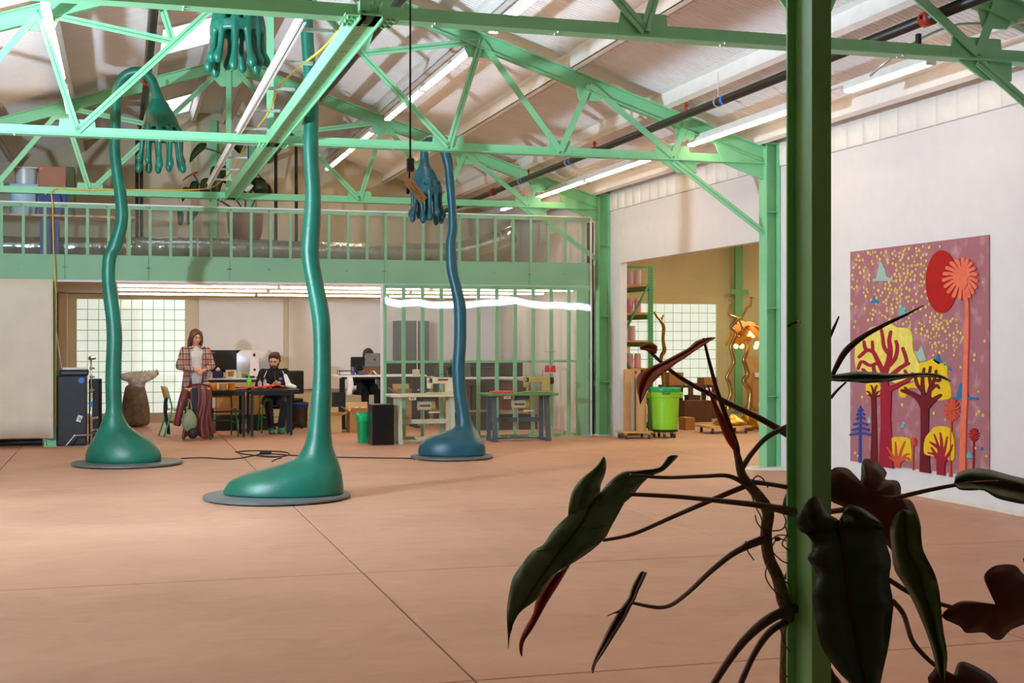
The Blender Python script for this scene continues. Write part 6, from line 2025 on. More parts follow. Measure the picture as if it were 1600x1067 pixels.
M_bulb = mat_emit('warm_bulb', (255, 196, 110), 5.0)
for i, (bx_, by_) in enumerate([(1150, 541), (1159, 541), (1173, 517), (1176.5, 524), (1170, 522), (1181, 542), (1183, 537)]):
    c = P(bx_, by_, D2 - 0.15)
    ba_ = MB().tube(catmull([c + Vector((0, 0, 0.03)), (c + top_) / 2 + Vector((0, 0, 0.05)), top_], 4), 0.008, 6).build('bulb_arm', M_gold, L2, True)
    MB().ball(c, 0.043, 14, 9).build('bulb', M_bulb, ba_, True)
# pale stones / fragments right of base
tag(remesh(MB().ball(P(1192, 632, D2), 0.11, 10, 6, (0.8, 0.6, 1)).build('pale_fragment', M_paper, None, True), 0.02, 0), 'pale fragment leaning at the right of the gold lamp base', 'fragment')
# work bench with cartons
WBY = 25.3
x0_, x1_ = onY(1046, 600, WBY).x, onY(1121, 600, WBY).x
wb = thing('work_bench', 'dark wooden workbench before the side room window', 'bench', ((x0_ + x1_) / 2, WBY + 0.3, 0))
M_dwood = mat('dark_brown_wood', (92, 58, 42), 0.6, var=0.15)
zt_ = onY(1080, 602, WBY).z
MB().box((x0_, WBY, zt_ - 0.05), (x1_, WBY + 0.6, zt_)).build('bench_top', M_dwood, wb)
MB().box((x0_, WBY, zt_ - 0.40), (x1_ - 0.25, WBY + 0.6, zt_ - 0.37)).build('shelf', M_dwood, wb)
for x in (x0_ + 0.05, x0_ + 0.48, x1_ - 0.06):
    for y in (WBY + 0.03, WBY + 0.55):
        MB().box((x - 0.045, y - 0.03, 0), (x + 0.045, y + 0.03, zt_ - 0.05)).build('leg', M_dwood, wb)
def cart2(label, px0, px1, h, m, y=WBY + 0.1, z=None, dpt=0.35):
    a_, b_ = onY(px0, 600, y).x, onY(px1, 600, y).x
    return boxthing('carton', label, 'box', (a_, y, (zt_ if z is None else z) + .001), (b_, y + dpt, (zt_ if z is None else z) + h), m)
cart2('large brown carton on the left end of the workbench', 1046, 1068, 0.26, M_card)
cart2('open carton on the right end of the workbench', 1100, 1121, 0.15, M_card)
cart2('white pad on the workbench between the cartons', 1070, 1084, 0.05, M_paper)
cart2('flat red tray on the workbench', 1085, 1099, 0.035, M_red)
cart2('dark carton on the workbench lower shelf', 1080, 1095, 0.16, M_dwood, WBY + 0.1, zt_ - 0.37)
# cartons on floor
for (p0, p1, yb, h, m_, lb) in [(1070, 1118, 660, 0.42, M_dwood, 'wide dark brown carton on the floor under the workbench'), (1071, 1088, 672, 0.22, M_card, 'orange-brown carton on the floor behind the lime bin')]:
    a_, b_ = onZ(p0, yb), onZ(p1, yb)
    boxthing('carton', lb, 'box', (a_.x, a_.y, 0.0), (b_.x, a_.y + 0.3, h), m_)
g = onZ(1083, 659)
o = MB().ball((g.x, g.y - 0.05, 0.30), 0.07, 12, 7, (1, 0.3, 1)).build('round_patch', M_card2, None, True)
bpy.data.objects.remove(o)
# cardboard sheets leaning on far wall
for (p0, p1, y0_, y1_, Y_, lb, m_) in [(1168, 1215, 556, 664, 26.2, 'tall cardboard sheet leaning on the side room wall behind the lamps', M_card2), (1176, 1215, 582, 664, 25.9, 'shorter darker cardboard sheet in front of the tall one', M_card)]:
    a_, b_ = onY(p0, y0_, Y_), onY(p1, y1_, Y_)
    o = MB().cbox(((a_.x + b_.x) / 2, Y_, a_.z / 2), (b_.x - a_.x, 0.03, a_.z), Matrix.Rotation(-0.04, 3, 'X')).build('cardboard_sheet', m_)
    tag(o, lb, 'cardboard')
p = onY(1192, 586, 25.7)
tag(MB().box((p.x - 0.1, 25.86, p.z - 0.05), (p.x + 0.12, 25.885, p.z + 0.05)).build('paper_note', M_paper), 'white slip of paper stuck on the cardboard sheets', 'paper')

# ================================================================ MEZZANINE
# duct
M_foil = mat('crinkled_foil', (196, 196, 196), 0.22, metal=0.9, var=0.1, bump=0.9, bscale=9)
pts, rr = [], []
random.seed(2)
x = WL + 0.2
while x < 6.5:
    pts.append(Vector((x, 22.25 + 0.02 * math.sin(x * 2), 3.09 + 0.02 * math.sin(x * 1.3) + (0.25 * max(0, x - 5.3) ** 1.5)))); rr.append(0.155 * random.uniform(0.93, 1.05)); x += 0.14
du = thing('foil_duct', 'long crinkled silver foil duct lying on the mezzanine behind the railing', 'duct', (1.6, 22.25, 2.87))
MB().tube(pts, rr, 18).build('duct_skin', M_foil, du, True)
for i in range(3, len(pts), 12):
    MB().tube([pts[i], pts[i] + Vector((0.03, 0, 0))], 0.165, 18).build('duct_band', M_alu, du, 'angle')
for x in (-3, -1, 1, 3, 5):
    MB().box((x - 0.04, 22.1, 2.871), (x + 0.04, 22.4, 2.95)).build('duct_saddle', M_card, du)
# storage
def tote(label, x0, x1, y, z0, h, m, mlid):
    t = thing('storage_tote', label, 'storage tote', ((x0 + x1) / 2, y + 0.2, z0))
    MB().rings(rbox_rings(((x0 + x1) / 2, y + 0.2), [((x1 - x0) / 2 * 0.92, 0.18, z0 + .001), ((x1 - x0) / 2, 0.2, z0 + h * 0.9)])).build('tub', m, t, 'angle')
    bevel(MB().box((x0 - 0.015, y - 0.015, z0 + h * 0.9), (x1 + 0.015, y + 0.415, z0 + h)).build('lid', mlid, t), 0.01)
    return t
M_tote = mat_clear('clear_tote', (190, 198, 204), 0.35, 0.25)
M_toteb = mat('pale_blue_tote', (150, 180, 205), 0.4)
TYM = 21.75
tx = lambda px: onY(px, 290, TYM).x
pf = thing('storage_platform', 'raised wooden platform holding storage boxes behind the railing', 'platform', (-2.0, TYM + 0.4, 2.87))
MB().box((WL + 0.3, TYM - 0.03, 3.50), (0.2, TYM + 0.75, 3.53)).build('deck', M_wood2, pf)
for x in (WL + 0.4, -2.6, -1.0, 0.1):
    for y in (TYM + 0.72,):
        MB().box((x - 0.03, y - 0.03, 2.87), (x + 0.03, y + 0.03, 3.50)).build('leg', M_wood2, pf)
for x in (WL + 0.4, 0.1):
    MB().box((x - 0.03, TYM, 2.87), (x + 0.03, TYM + 0.06, 3.50)).build('leg', M_wood2, pf)
tote('pale blue storage tote with black latches at the far left of the mezzanine', tx(13), tx(58), TYM, 3.53, onY(30, 287, TYM).z - 3.53, M_toteb, M_toteb)
tote('clear storage tote stacked on the pale blue tote', tx(21), tx(57), TYM + 0.02, onY(30, 287, TYM).z + .002, onY(30, 260, TYM).z - onY(30, 287, TYM).z, M_tote, mat('clear_lid', (190, 190, 186), 0.4))
bxo = thing('rust_board', 'rust brown rounded board with a red dot standing on the mezzanine', 'board', (tx(81), TYM, 3.53))
bevel(MB().box((tx(60), TYM, onY(80, 297, TYM).z - 0.03), (tx(103), TYM + 0.02, onY(80, 260, TYM).z)).build('board', mat('rust_brown_board', (150, 92, 58), 0.5), bxo), 0.008)
q = MB().lathe([(0.022, 0), (0.022, 0.003)], (0, 0, 0), 14); c = onY(64, 263, TYM); q.v = [Vector((c.x + v.x, TYM - v.z, c.z + v.y)) for v in q.v]
q.build('red_dot', mat('red_dot', (235, 70, 50), 0.5), bxo)
boxthing('green_crate', 'dark green crate standing right of the rust board', 'crate', (tx(103.5), TYM + 0.05, 3.531), (tx(116), TYM + 0.45, onY(110, 260, TYM).z), mat('olive_crate', (70, 84, 46), 0.7))
M_navy = mat('navy_tote', (32, 36, 120), 0.5)
boxthing('navy_tote', 'navy blue tote below the rust brown board', 'storage tote', (tx(60), TYM + 0.03, 3.531), (tx(104), TYM + 0.45, onY(80, 297, TYM).z - 0.035), M_navy)
# navy and brown boxes seen through the railing
boxthing('navy_bin', 'navy bin standing on the mezzanine floor behind the railing', 'bin', (tx(62), TYM + 0.62 - 0.6, 2.90), (tx(92), TYM + 0.3, 3.48), M_navy)
# big pot and vine
pcx = onY(383, 350, 22.75)
pt = thing('plant_pot', 'large brown tapered planter behind the mezzanine railing', 'planter', (pcx.x, 22.75, 2.87))
kk = 22.3 / FPX
MB().lathe([(0.17, 0.001), (0.20, 0.02), (0.285, 0.35), (0.30, 0.62), (0.31, 0.64), (0.31, 0.70), (0.27, 0.70), (0.26, 0.60)], (pcx.x, 22.75, 3.08 - 0.0), 28).build('pot', mat('brown_terracotta', (140, 100, 80), 0.8), pt, True)
MB().lathe([(0.2, 0), (0.2, 0.21)], (pcx.x, 22.75, 2.871), 20).build('stand', M_dark, pt, 'angle')
MB().lathe([(0.26, 0.62), (0.26, 0.64)], (pcx.x, 22.75, 3.08), 20).build('soil', M_dwood, pt)
# ================================================================ TUFTED TAPESTRY ON THE RIGHT WALL
TX = WR - 0.004
def W(px, py):
    p = onX(px, py, TX)
    return (p.y, p.z)
def C(x, y):       # coordinates of the study crop -> picture pixel
    return (1300 + x * 0.4124, 340 + y * 0.4124)
def WC(x, y):
    return W(*C(x, y))
cen = WC(335, 530)
tap = thing('tapestry', 'mauve tufted tapestry of yellow trees, a red sun and palms on the white wall', 'tapestry', (TX, cen[0], cen[1]))
def tp(name, poly, t0, t1, m, label=None):
    mb = MB()
    for i_, pl_ in enumerate(poly):
        mb.prism(pl_, (TX, 0, 0), (0, 1, 0), (0, 0, 1), (-1, 0, 0), t0, t1 + (i_ * 0.0004 if len(poly) < 60 else 0))
    o = mb.build(name, m, tap)
    fixnormals(o)
    if label:
        o['label'] = label
    return o
def wc(lst):
    return [WC(x, y) for x, y in lst]
def smoothpoly(lst, n=4):
    pts = [Vector((x, y, 0)) for x, y in lst]
    N = len(pts)
    out = []
    for i in range(N):
        p0, p1, p2, p3 = pts[i - 1], pts[i], pts[(i + 1) % N], pts[(i + 2) % N]
        for k in range(n):
            t = k / n
            v = 0.5 * ((2 * p1) + (p2 - p0) * t + (2 * p0 - 5 * p1 + 4 * p2 - p3) * t * t + (3 * p1 - p0 - 3 * p2 + p3) * t ** 3)
            out.append((v.x, v.y))
    return out
def stroke(pts, w0, w1=None, n=5):
    w1 = w0 if w1 is None else w1
    w0, w1 = w0 * 1.12, w1 * 1.18
    ps = catmull([Vector((x, y, 0)) for x, y in pts], n)
    L, R = [], []
    N = len(ps)
    for i, p in enumerate(ps):
        t = (ps[min(i + 1, N - 1)] - ps[max(i - 1, 0)]).normalized()
        nrm = Vector((-t.y, t.x, 0))
        w = (w0 + (w1 - w0) * i / (N - 1)) / 2
        L.append(p + nrm * w); R.append(p - nrm * w)
    t = (ps[-1] - ps[-2]).normalized(); nrm = Vector((-t.y, t.x, 0)); w = w1 / 2
    cap = [ps[-1] + nrm * w * math.cos(a) + t * w * math.sin(a) for a in (math.pi * k / 6 for k in range(1, 6))]
    poly = L + cap + R[::-1]
    return [(p.x, p.y) for p in poly]
def ell(cx, cy, rx, ry, n=40):
    return [(cx + rx * math.cos(2 * math.pi * k / n), cy + ry * math.sin(2 * math.pi * k / n)) for k in range(n)]
def wool(name, c, var=0.08):
    return mat(name, c, 0.95, var=var, scale=14, bump=0.4, bscale=180)
M_mauve = mat('mauve_wool', (172, 112, 122), 0.95, rgb2=(200, 160, 164), scale=7, bump=0.4, bscale=160, detail=9)
M_mauve.node_tree.nodes['Color Ramp'].color_ramp.elements[0].position = 0.22
M_mauve.node_tree.nodes['Color Ramp'].color_ramp.elements[1].position = 0.48
W_py = wool('pale_yellow_wool', (238, 220, 104)); W_y = wool('yellow_wool', (238, 200, 30)); W_cr = wool('crimson_wool', (164, 22, 52)); W_dr = wool('dark_red_wool', (112, 14, 28))
W_sun = wool('sun_red_wool', (182, 20, 12)); W_sal = wool('salmon_wool', (240, 120, 92)); W_or = wool('orange_red_wool', (214, 84, 56)); W_bl = wool('blue_wool', (34, 122, 176)); W_te = wool('teal_wool', (96, 186, 192))
W_mi = wool('mint_wool', (164, 198, 184)); W_nv = wool('navy_wool', (54, 70, 160)); W_dot = wool('dot_yellow_wool', (228, 200, 110))
tp('ground_cloth', [wc([(72, 130), (598, 65), (599, 985), (72, 922)])], 0.001, 0.010, M_mauve)
# dots
rnd = random.Random(77)
dots = []
tries = 0
def blocked(x, y):
    for (cx, cy, rx, ry) in ((420, 243, 62, 122), (510, 238, 60, 75), (190, 210, 40, 40), (518, 600, 14, 380), (210, 520, 125, 115), (360, 610, 100, 85), (210, 800, 32, 170), (358, 830, 24, 150), (162, 790, 18, 150), (413, 850, 62, 70), (257, 875, 54, 50), (112, 800, 30, 100)):
        if ((x - cx) / rx) ** 2 + ((y - cy) / ry) ** 2 < 1:
            return True
    return False
while len(dots) < 290 and tries < 9000:
    tries += 1
    if rnd.random() < 0.72:
        x, y = rnd.gauss(260, 100), rnd.gauss(235, 95)
    elif rnd.random() < 0.5:
        x, y = rnd.gauss(420, 55), rnd.gauss(430, 40)
    else:
        x, y = rnd.uniform(80, 592), rnd.uniform(100, 960)
    top_y = 130 - (x - 72) * 65 / 526 + 8
    if not (78 < x < 592) or y < top_y or y > 950 or blocked(x, y):
        continue
    r = rnd.uniform(3.2, 5.4)
    if any((x - q[0]) ** 2 + (y - q[1]) ** 2 < (r + q[2] + 1.5) ** 2 for q in dots):
        continue
    dots.append((x, y, r))
o = tp('yellow_dots', [wc(ell(x, y, r, r * 1.35, 7)) for x, y, r in dots], 0.0095, 0.016, W_dot)
o['kind'] = 'stuff'
tp('sun', [wc(ell(421, 243, 60, 119))], 0.008, 0.020, W_sun)
# palm
pet = []
for k in range(19):
    a = 2 * math.pi * k / 19 + 0.1
    Lx = 72 if math.cos(a) < 0 else 50
    e = (507 + Lx * math.cos(a), 232 + 74 * math.sin(a))
    m_ = (507 + Lx * 0.55 * math.cos(a), 232 + 74 * 0.55 * math.sin(a) - 7)
    pet.append(wc(stroke([(507 + 10 * math.cos(a), 240 + 12 * math.sin(a)), m_, e], 7, 12)))
tp('palm_crown', pet + [wc(ell(508, 240, 18, 32, 20))], 0.010, 0.032, W_sal)
tp('palm_trunk', [wc(stroke([(512, 260), (520, 330), (520, 430), (515, 560), (512, 680), (506, 800), (502, 972)], 9, 20))], 0.010, 0.030, W_sal)
# big tree
tp('tree_canopy', [wc(smoothpoly([(93, 500), (98, 470), (125, 450), (150, 418), (195, 408), (225, 400), (250, 415), (295, 420), (310, 450), (312, 500), (330, 540), (338, 575), (325, 612), (290, 622), (262, 628), (236, 622), (228, 606), (190, 595), (130, 592), (100, 578), (92, 540)]))], 0.010, 0.020, W_py)
br_ = [([(212, 660), (205, 600), (222, 545), (228, 500), (224, 465), (230, 432)], 26, 9), ([(207, 600), (182, 545), (162, 508), (135, 498), (128, 470)], 16, 9), ([(162, 508), (160, 470)], 11, 8), ([(140, 500), (110, 528)], 12, 9),
       ([(182, 548), (152, 560), (120, 545), (106, 572)], 11, 9), ([(226, 520), (205, 490), (200, 455), (194, 424)], 13, 8), ([(224, 560), (248, 530), (255, 490), (250, 468)], 14, 8), ([(230, 600), (262, 572), (290, 548), (276, 495)], 15, 9), ([(270, 568), (298, 552)], 10, 9),
       ([(225, 650), (262, 632), (300, 612), (312, 590)], 18, 8), ([(300, 612), (284, 580)], 10, 8), ([(308, 605), (326, 600)], 9, 8), ([(206, 612), (172, 590), (164, 560)], 14, 8), ([(140, 590), (125, 575)], 9, 8)]
tp('tree_trunk', [wc([(190, 650), (232, 650), (229, 760), (238, 950), (184, 942), (192, 780)])] + [wc(stroke(*b)) for b in br_], 0.012, 0.026, W_cr)
# second tree
tp('tree_canopy', [wc(smoothpoly([(332, 555), (368, 543), (388, 535), (408, 546), (440, 560), (443, 600), (456, 650), (455, 682), (430, 690), (400, 690), (350, 655), (300, 645), (285, 680), (262, 676), (258, 650), (280, 634), (310, 625), (330, 600)]))], 0.009, 0.018, W_y)
br_ = [([(358, 725), (340, 690), (310, 668), (272, 655)], 26, 10), ([(358, 725), (386, 695), (418, 673)], 24, 10), ([(357, 715), (352, 660), (350, 610), (356, 572)], 18, 7), ([(365, 712), (378, 650), (394, 615), (402, 580)], 18, 7), ([(352, 660), (330, 632), (322, 600)], 12, 8), ([(378, 655), (402, 635), (412, 645)], 11, 7), ([(300, 664), (284, 645)], 9, 7), ([(382, 640), (376, 600), (380, 566)], 10, 7), ([(396, 615), (416, 618), (412, 596)], 9, 6)]
tp('tree_trunk', [wc([(342, 715), (374, 715), (372, 800), (378, 968), (338, 963), (343, 820)])] + [wc(stroke(*b)) for b in br_], 0.011, 0.024, W_dr)
# slim tree at left
tp('tree_canopy', [wc(smoothpoly([(132, 640), (140, 628), (180, 626), (188, 650), (182, 676), (160, 682), (138, 676)]))], 0.009, 0.017, W_y)
tp('tree_trunk', [wc([(154, 680), (172, 680), (178, 933), (150, 930), (156, 800)])] + [wc(stroke(p_, 8, 4)) for p_ in ([(162, 690), (148, 664), (138, 658)], [(163, 690), (160, 650), (154, 636)], [(164, 690), (176, 665), (184, 658)], [(164, 685), (170, 650), (176, 636)], [(162, 680), (142, 672)], [(164, 680), (184, 674)])], 0.010, 0.021, W_dr)
# blue conifer
cf = [wc(stroke([(113, 712), (112, 800), (111, 924)], 4, 9))]
for y, h in ((726, 8), (742, 13), (758, 15), (780, 24), (800, 30), (818, 37)):
    for s in (-1, 1):
        cf.append(wc(stroke([(113, y - 2), (113 + s * h * 0.5, y), (113 + s * h, y + 4)], 8, 6)))
tp('blue_conifer', cf, 0.010, 0.021, W_nv)
# two little round trees
tp('tree_canopy', [wc(smoothpoly([(207, 890), (212, 850), (225, 836), (260, 830), (290, 834), (304, 848), (308, 900), (306, 922), (280, 918), (255, 920), (230, 912), (208, 905)]))], 0.010, 0.022, W_y)
tp('tree_trunk', [wc([(244, 925), (266, 925), (264, 948), (246, 947)])] + [wc(stroke(p_, 11, 4)) for p_ in ([(254, 940), (240, 905), (216, 870)], [(254, 938), (250, 880), (248, 850)], [(256, 938), (268, 890), (284, 848)], [(258, 936), (285, 900), (300, 895)], [(250, 925), (225, 905)], [(262, 925), (290, 910), (302, 918)])], 0.012, 0.026, W_or)
tp('tree_canopy', [wc(smoothpoly([(356, 885), (360, 840), (380, 810), (400, 792), (430, 790), (455, 800), (470, 840), (472, 900), (465, 920), (435, 912), (400, 905), (365, 898)]))], 0.012, 0.0265, W_y)
tp('tree_trunk', [wc([(404, 920), (436, 920), (432, 977), (405, 973)])] + [wc(stroke(p_, 14, 4)) for p_ in ([(418, 940), (400, 900), (372, 890)], [(418, 938), (412, 870), (396, 820)], [(420, 938), (436, 880), (446, 830)], [(424, 932), (452, 895), (466, 860)], [(412, 870), (380, 850)], [(425, 900), (424, 850), (420, 815)], [(408, 905), (385, 870)])], 0.014, 0.028, W_cr)
# small palms
def minipalm(cx, cy, rx, ry, n, base, m, w):
    pts = [wc(stroke([(cx, cy), (cx + rx * math.cos(2 * math.pi * k / n + .2), cy + ry * math.sin(2 * math.pi * k / n + .2))], w * 0.5, w)) for k in range(n)]
    tp('small_palm', pts + [wc(stroke([(cx, cy), base], w * 0.45, w * 0.6))], 0.010, 0.022, m)
minipalm(461, 728, 26, 40, 15, (455, 980), W_or, 8)
minipalm(545, 823, 16, 22, 12, (542, 948), wool('bright_red_wool', (176, 30, 36)), 6)
minipalm(316, 849, 10, 13, 10, (314, 956), W_or, 4)
for poly, m_ in (([(158, 240), (160, 232), (172, 230), (178, 205), (186, 165), (195, 175), (200, 190), (206, 195), (210, 220), (220, 228), (236, 230), (232, 240)], W_mi), ([(150, 323), (152, 317), (160, 312), (165, 288), (170, 310), (182, 318), (182, 324)], W_bl),
                ([(258, 373), (262, 345), (270, 325), (278, 350), (290, 365), (298, 372)], W_te), ([(318, 505), (330, 510), (345, 483), (352, 510), (362, 540), (340, 545), (328, 530)], W_mi), ([(388, 540), (400, 530), (408, 516), (414, 535), (424, 546), (410, 556)], W_bl),
                ([(428, 558), (434, 540), (442, 560)], W_te), ([(444, 575), (452, 566), (458, 580)], W_bl), ([(458, 688), (462, 680), (478, 678), (485, 640), (492, 628), (502, 635), (506, 668), (520, 662), (525, 680), (558, 682), (560, 690)], W_bl), ([(512, 910), (515, 895), (525, 882), (535, 900), (552, 910)], W_te),
                ([(567, 880), (573, 868), (580, 880)], W_bl), ([(264, 795), (272, 770), (283, 796)], W_te), ([(138, 775), (146, 750), (152, 778)], W_mi)):
    tp('cloud', [wc(poly)], 0.0095, 0.018, m_)
# ================================================================ VINES AND HANGING CORD
def mat_leaf(name, c1, c2, rough=0.38):
    m = mat(name, c1, rough, rgb2=c2, scale=5, spec=0.35, bump=0.12, bscale=10)
    nt = m.node_tree
    b = nt.nodes['Principled BSDF']
    out = next(n for n in nt.nodes if n.type == 'OUTPUT_MATERIAL')
    tl = nt.nodes.new('ShaderNodeBsdfTranslucent')
    rp = next(n for n in nt.nodes if n.type == 'VALTORGB')
    nt.links.new(rp.outputs['Color'], tl.inputs['Color'])
    mx = nt.nodes.new('ShaderNodeMixShader')
    mx.inputs['Fac'].default_value = 0.4
    nt.links.new(b.outputs[0], mx.inputs[1])
    nt.links.new(tl.outputs[0], mx.inputs[2])
    nt.links.new(mx.outputs[0], out.inputs['Surface'])
    return m
M_lf = mat_leaf('leaf_dark_green', (112, 140, 104), (78, 110, 78))
M_lfd = mat_leaf('leaf_deep_green', (60, 82, 66), (40, 60, 48))
M_lfo = mat_leaf('leaf_olive', (78, 98, 44), (56, 76, 34))
M_lfr = mat_leaf('leaf_red_brown', (204, 104, 58), (150, 70, 40), 0.75)
M_lfk = mat_leaf('leaf_dark_maroon', (108, 56, 42), (76, 40, 32))
M_stem = mat('vine_stem', (96, 84, 58), 0.6, var=0.3, scale=30, bump=0.3, bscale=60)
M_pet = mat('petiole_maroon', (82, 46, 42), 0.4, var=0.2, scale=20)
M_spear = mat('crimson_sheath', (150, 34, 36), 0.4, var=0.2, scale=12)
M_root = mat('aerial_root', (92, 66, 50), 0.8)
def leafrows(rows, f, d0, d1, dL=0.0, dR=0.0, fold=0.0, plane=None, fade=False):
    """rows of (L,M,R) picture points; depth from a plane (d, gx, gy) in the picture or per row and side"""
    rr = []
    for a, b, c in rows:
        A, B, Cc = f(*a), f(*b), f(*c)
        rr.append((Vector((A[0], A[1], 0)), Vector((B[0], B[1], 0)), Vector((Cc[0], Cc[1], 0))))
    cols = [catmull([r[k] for r in rr], 3) for k in range(3)]
    n = len(cols[0])
    out = []
    xc = sum(p.x for p in cols[1]) / n
    yc = sum(p.y for p in cols[1]) / n
    for i in range(n):
        t = i / (n - 1)
        A, B, Cc = cols[0][i], cols[1][i], cols[2][i]
        row = []
        for u in (-1, -0.66, -0.33, 0, 0.33, 0.66, 1):
            q = B.lerp(A, -u) if u < 0 else B.lerp(Cc, u)
            if plane:
                d = plane[0] + plane[1] * (q.x - plane[3]) + plane[2] * (q.y - plane[4])
            else:
                d = d0 + (d1 - d0) * t + (dL * u * u if u < 0 else dR * u * u)
            k = min(1.0, i / 4.0) if fade else 1.0
            k *= min(1.0, (n - 1 - i) / 3.0)
            bul = 0.028 * 4 * abs(u) * (1 - abs(u)) + 0.012 * u * u * math.sin(i * 1.1 + (2 if u < 0 else 0)) + 0.004 * abs(u) * math.sin(i * 2.1)
            row.append(P(q.x, q.y, d - bul * k))
        out.append(row)
    return out
def leafobj(parent, pieces, m, name='leaf', vein=None):
    mb = MB()
    for rw in pieces:
        mb.grid(rw)
    o = mb.build(name, m, parent, True)
    bm = bmesh.new(); bm.from_mesh(o.data)
    bmesh.ops.remove_doubles(bm, verts=bm.verts, dist=0.003)
    bmesh.ops.recalc_face_normals(bm, faces=bm.faces)
    bm.to_mesh(o.data); bm.free()
    md = o.modifiers.new('solid', 'SOLIDIFY'); md.thickness = 0.0015
    return o
def leafpoly(parent, outline, f, d, m, bulge=0.04, tilt=(0, 0), name='leaf'):
    """outline traced, bulged leaf; tilt = depth change per pixel in x,y"""
    pts = smoothpoly([f(*p) for p in outline], 3)
    cx = sum(p[0] for p in pts) / len(pts); cy = sum(p[1] for p in pts) / len(pts)
    dep = lambda x, y: d + tilt[0] * (x - cx) + tilt[1] * (y - cy)
    N = len(pts)
    mb = MB()
    vs_ = []
    for s, bz in ((1.0, 0), (0.72, 0.5), (0.38, 0.85)):
        for x, y in pts:
            xx, yy = cx + (x - cx) * s, cy + (y - cy) * s
            vs_.append(P(xx, yy, dep(xx, yy) - bulge * bz))
    vs_.append(P(cx, cy, d - bulge))
    fs = []
    for r in range(2):
        for k in range(N):
            k2 = (k + 1) % N
            fs.append((r * N + k, r * N + k2, (r + 1) * N + k2, (r + 1) * N + k))
    for k in range(N):
        fs.append((2 * N + k, 2 * N + (k + 1) % N, 3 * N))
    mb.add(vs_, fs)
    o = mb.build(name, m, parent, True)
    fixnormals(o)
    md = o.modifiers.new('solid', 'SOLIDIFY'); md.thickness = 0.0015
    return o
def ptube2(lst, parent, name, m, n=8, sub=5):
    """(px,py,d,radius px)"""
    pts = catmull([P(x, y, d) for x, y, d, r in lst], sub)
    rr = catr([r * d / FPX for x, y, d, r in lst], sub)
    return MB().tube(pts, rr, n).build(name, m, parent, True)
idf = lambda x, y: (x, y)
c6 = lambda x, y: (780 + x * .3628, 680 + y * .3628)
c3 = lambda x, y: (960 + x * .3281, 450 + y * .3281)
c5 = lambda x, y: (1220 + x * .3626, 680 + y * .3626)
c7 = lambda x, y: (1180 + x * .3627, 680 + y * .3627)
vb = P(1238, 1000, 3.5)
vine = thing('climbing_vine', 'dark big-leaved vine with maroon stalks climbing the near green post', 'vine', (vb.x, vb.y, 0))
V0 = 3.38
gz = P(1240, 980, V0 + 0.1)
# planter out of frame at the foot of the vine
pb_ = Vector((vb.x + 0.12, vb.y + 0.16, 0))
pot = thing('floor_planter', 'round terracotta planter at the foot of the near post, below the frame', 'planter', pb_)
MB().lathe([(0.14, 0.001), (0.15, 0.01), (0.19, 0.34), (0.205, 0.345), (0.205, 0.38), (0.18, 0.38), (0.17, 0.3)], pb_, 24).build('pot', bpy.data.materials['brown_terracotta'], pot, True)
MB().lathe([(0.17, 0.32), (0.17, 0.335)], pb_, 20).build('soil', M_dwood, pot)
st = [P(1147, 690, V0), P(1153, 715, V0), P(1161, 745, V0), P(1185, 775, V0), P(1200, 800, V0 + .02), P(1197, 832, V0 + .03), P(1201, 870, V0 + .04), P(1215, 902, V0 + .06), P(1223, 935, V0 + .08), P(1231, 970, V0 + .1), Vector((pb_.x - 0.05, pb_.y, 0.6)), Vector((pb_.x, pb_.y, 0.33))]
MB().tube(catmull(st, 6), catr([0.006, 0.009, 0.012, 0.014, 0.0155, 0.015, 0.015, 0.016, 0.017, 0.018, 0.02, 0.022], 6), 12).build('main_stem', M_stem, vine, True)
ptube2([(1099, 528, V0 - .02, 2.0), (1110, 572, V0 - .02, 3.0), (1122, 615, V0, 3.6), (1136, 655, V0, 4.4), (1150, 695, V0, 5.2), (1152, 712, V0, 4.5)], vine, 'petiole', M_pet)
ptube2([(1106, 602, V0 - .02, 1.2), (1114, 625, V0 - .02, 3.4), (1128, 658, V0 - .01, 6.0), (1140, 684, V0 - .01, 7.2), (1149, 700, V0, 5)], vine, 'leaf_sheath', M_spear)
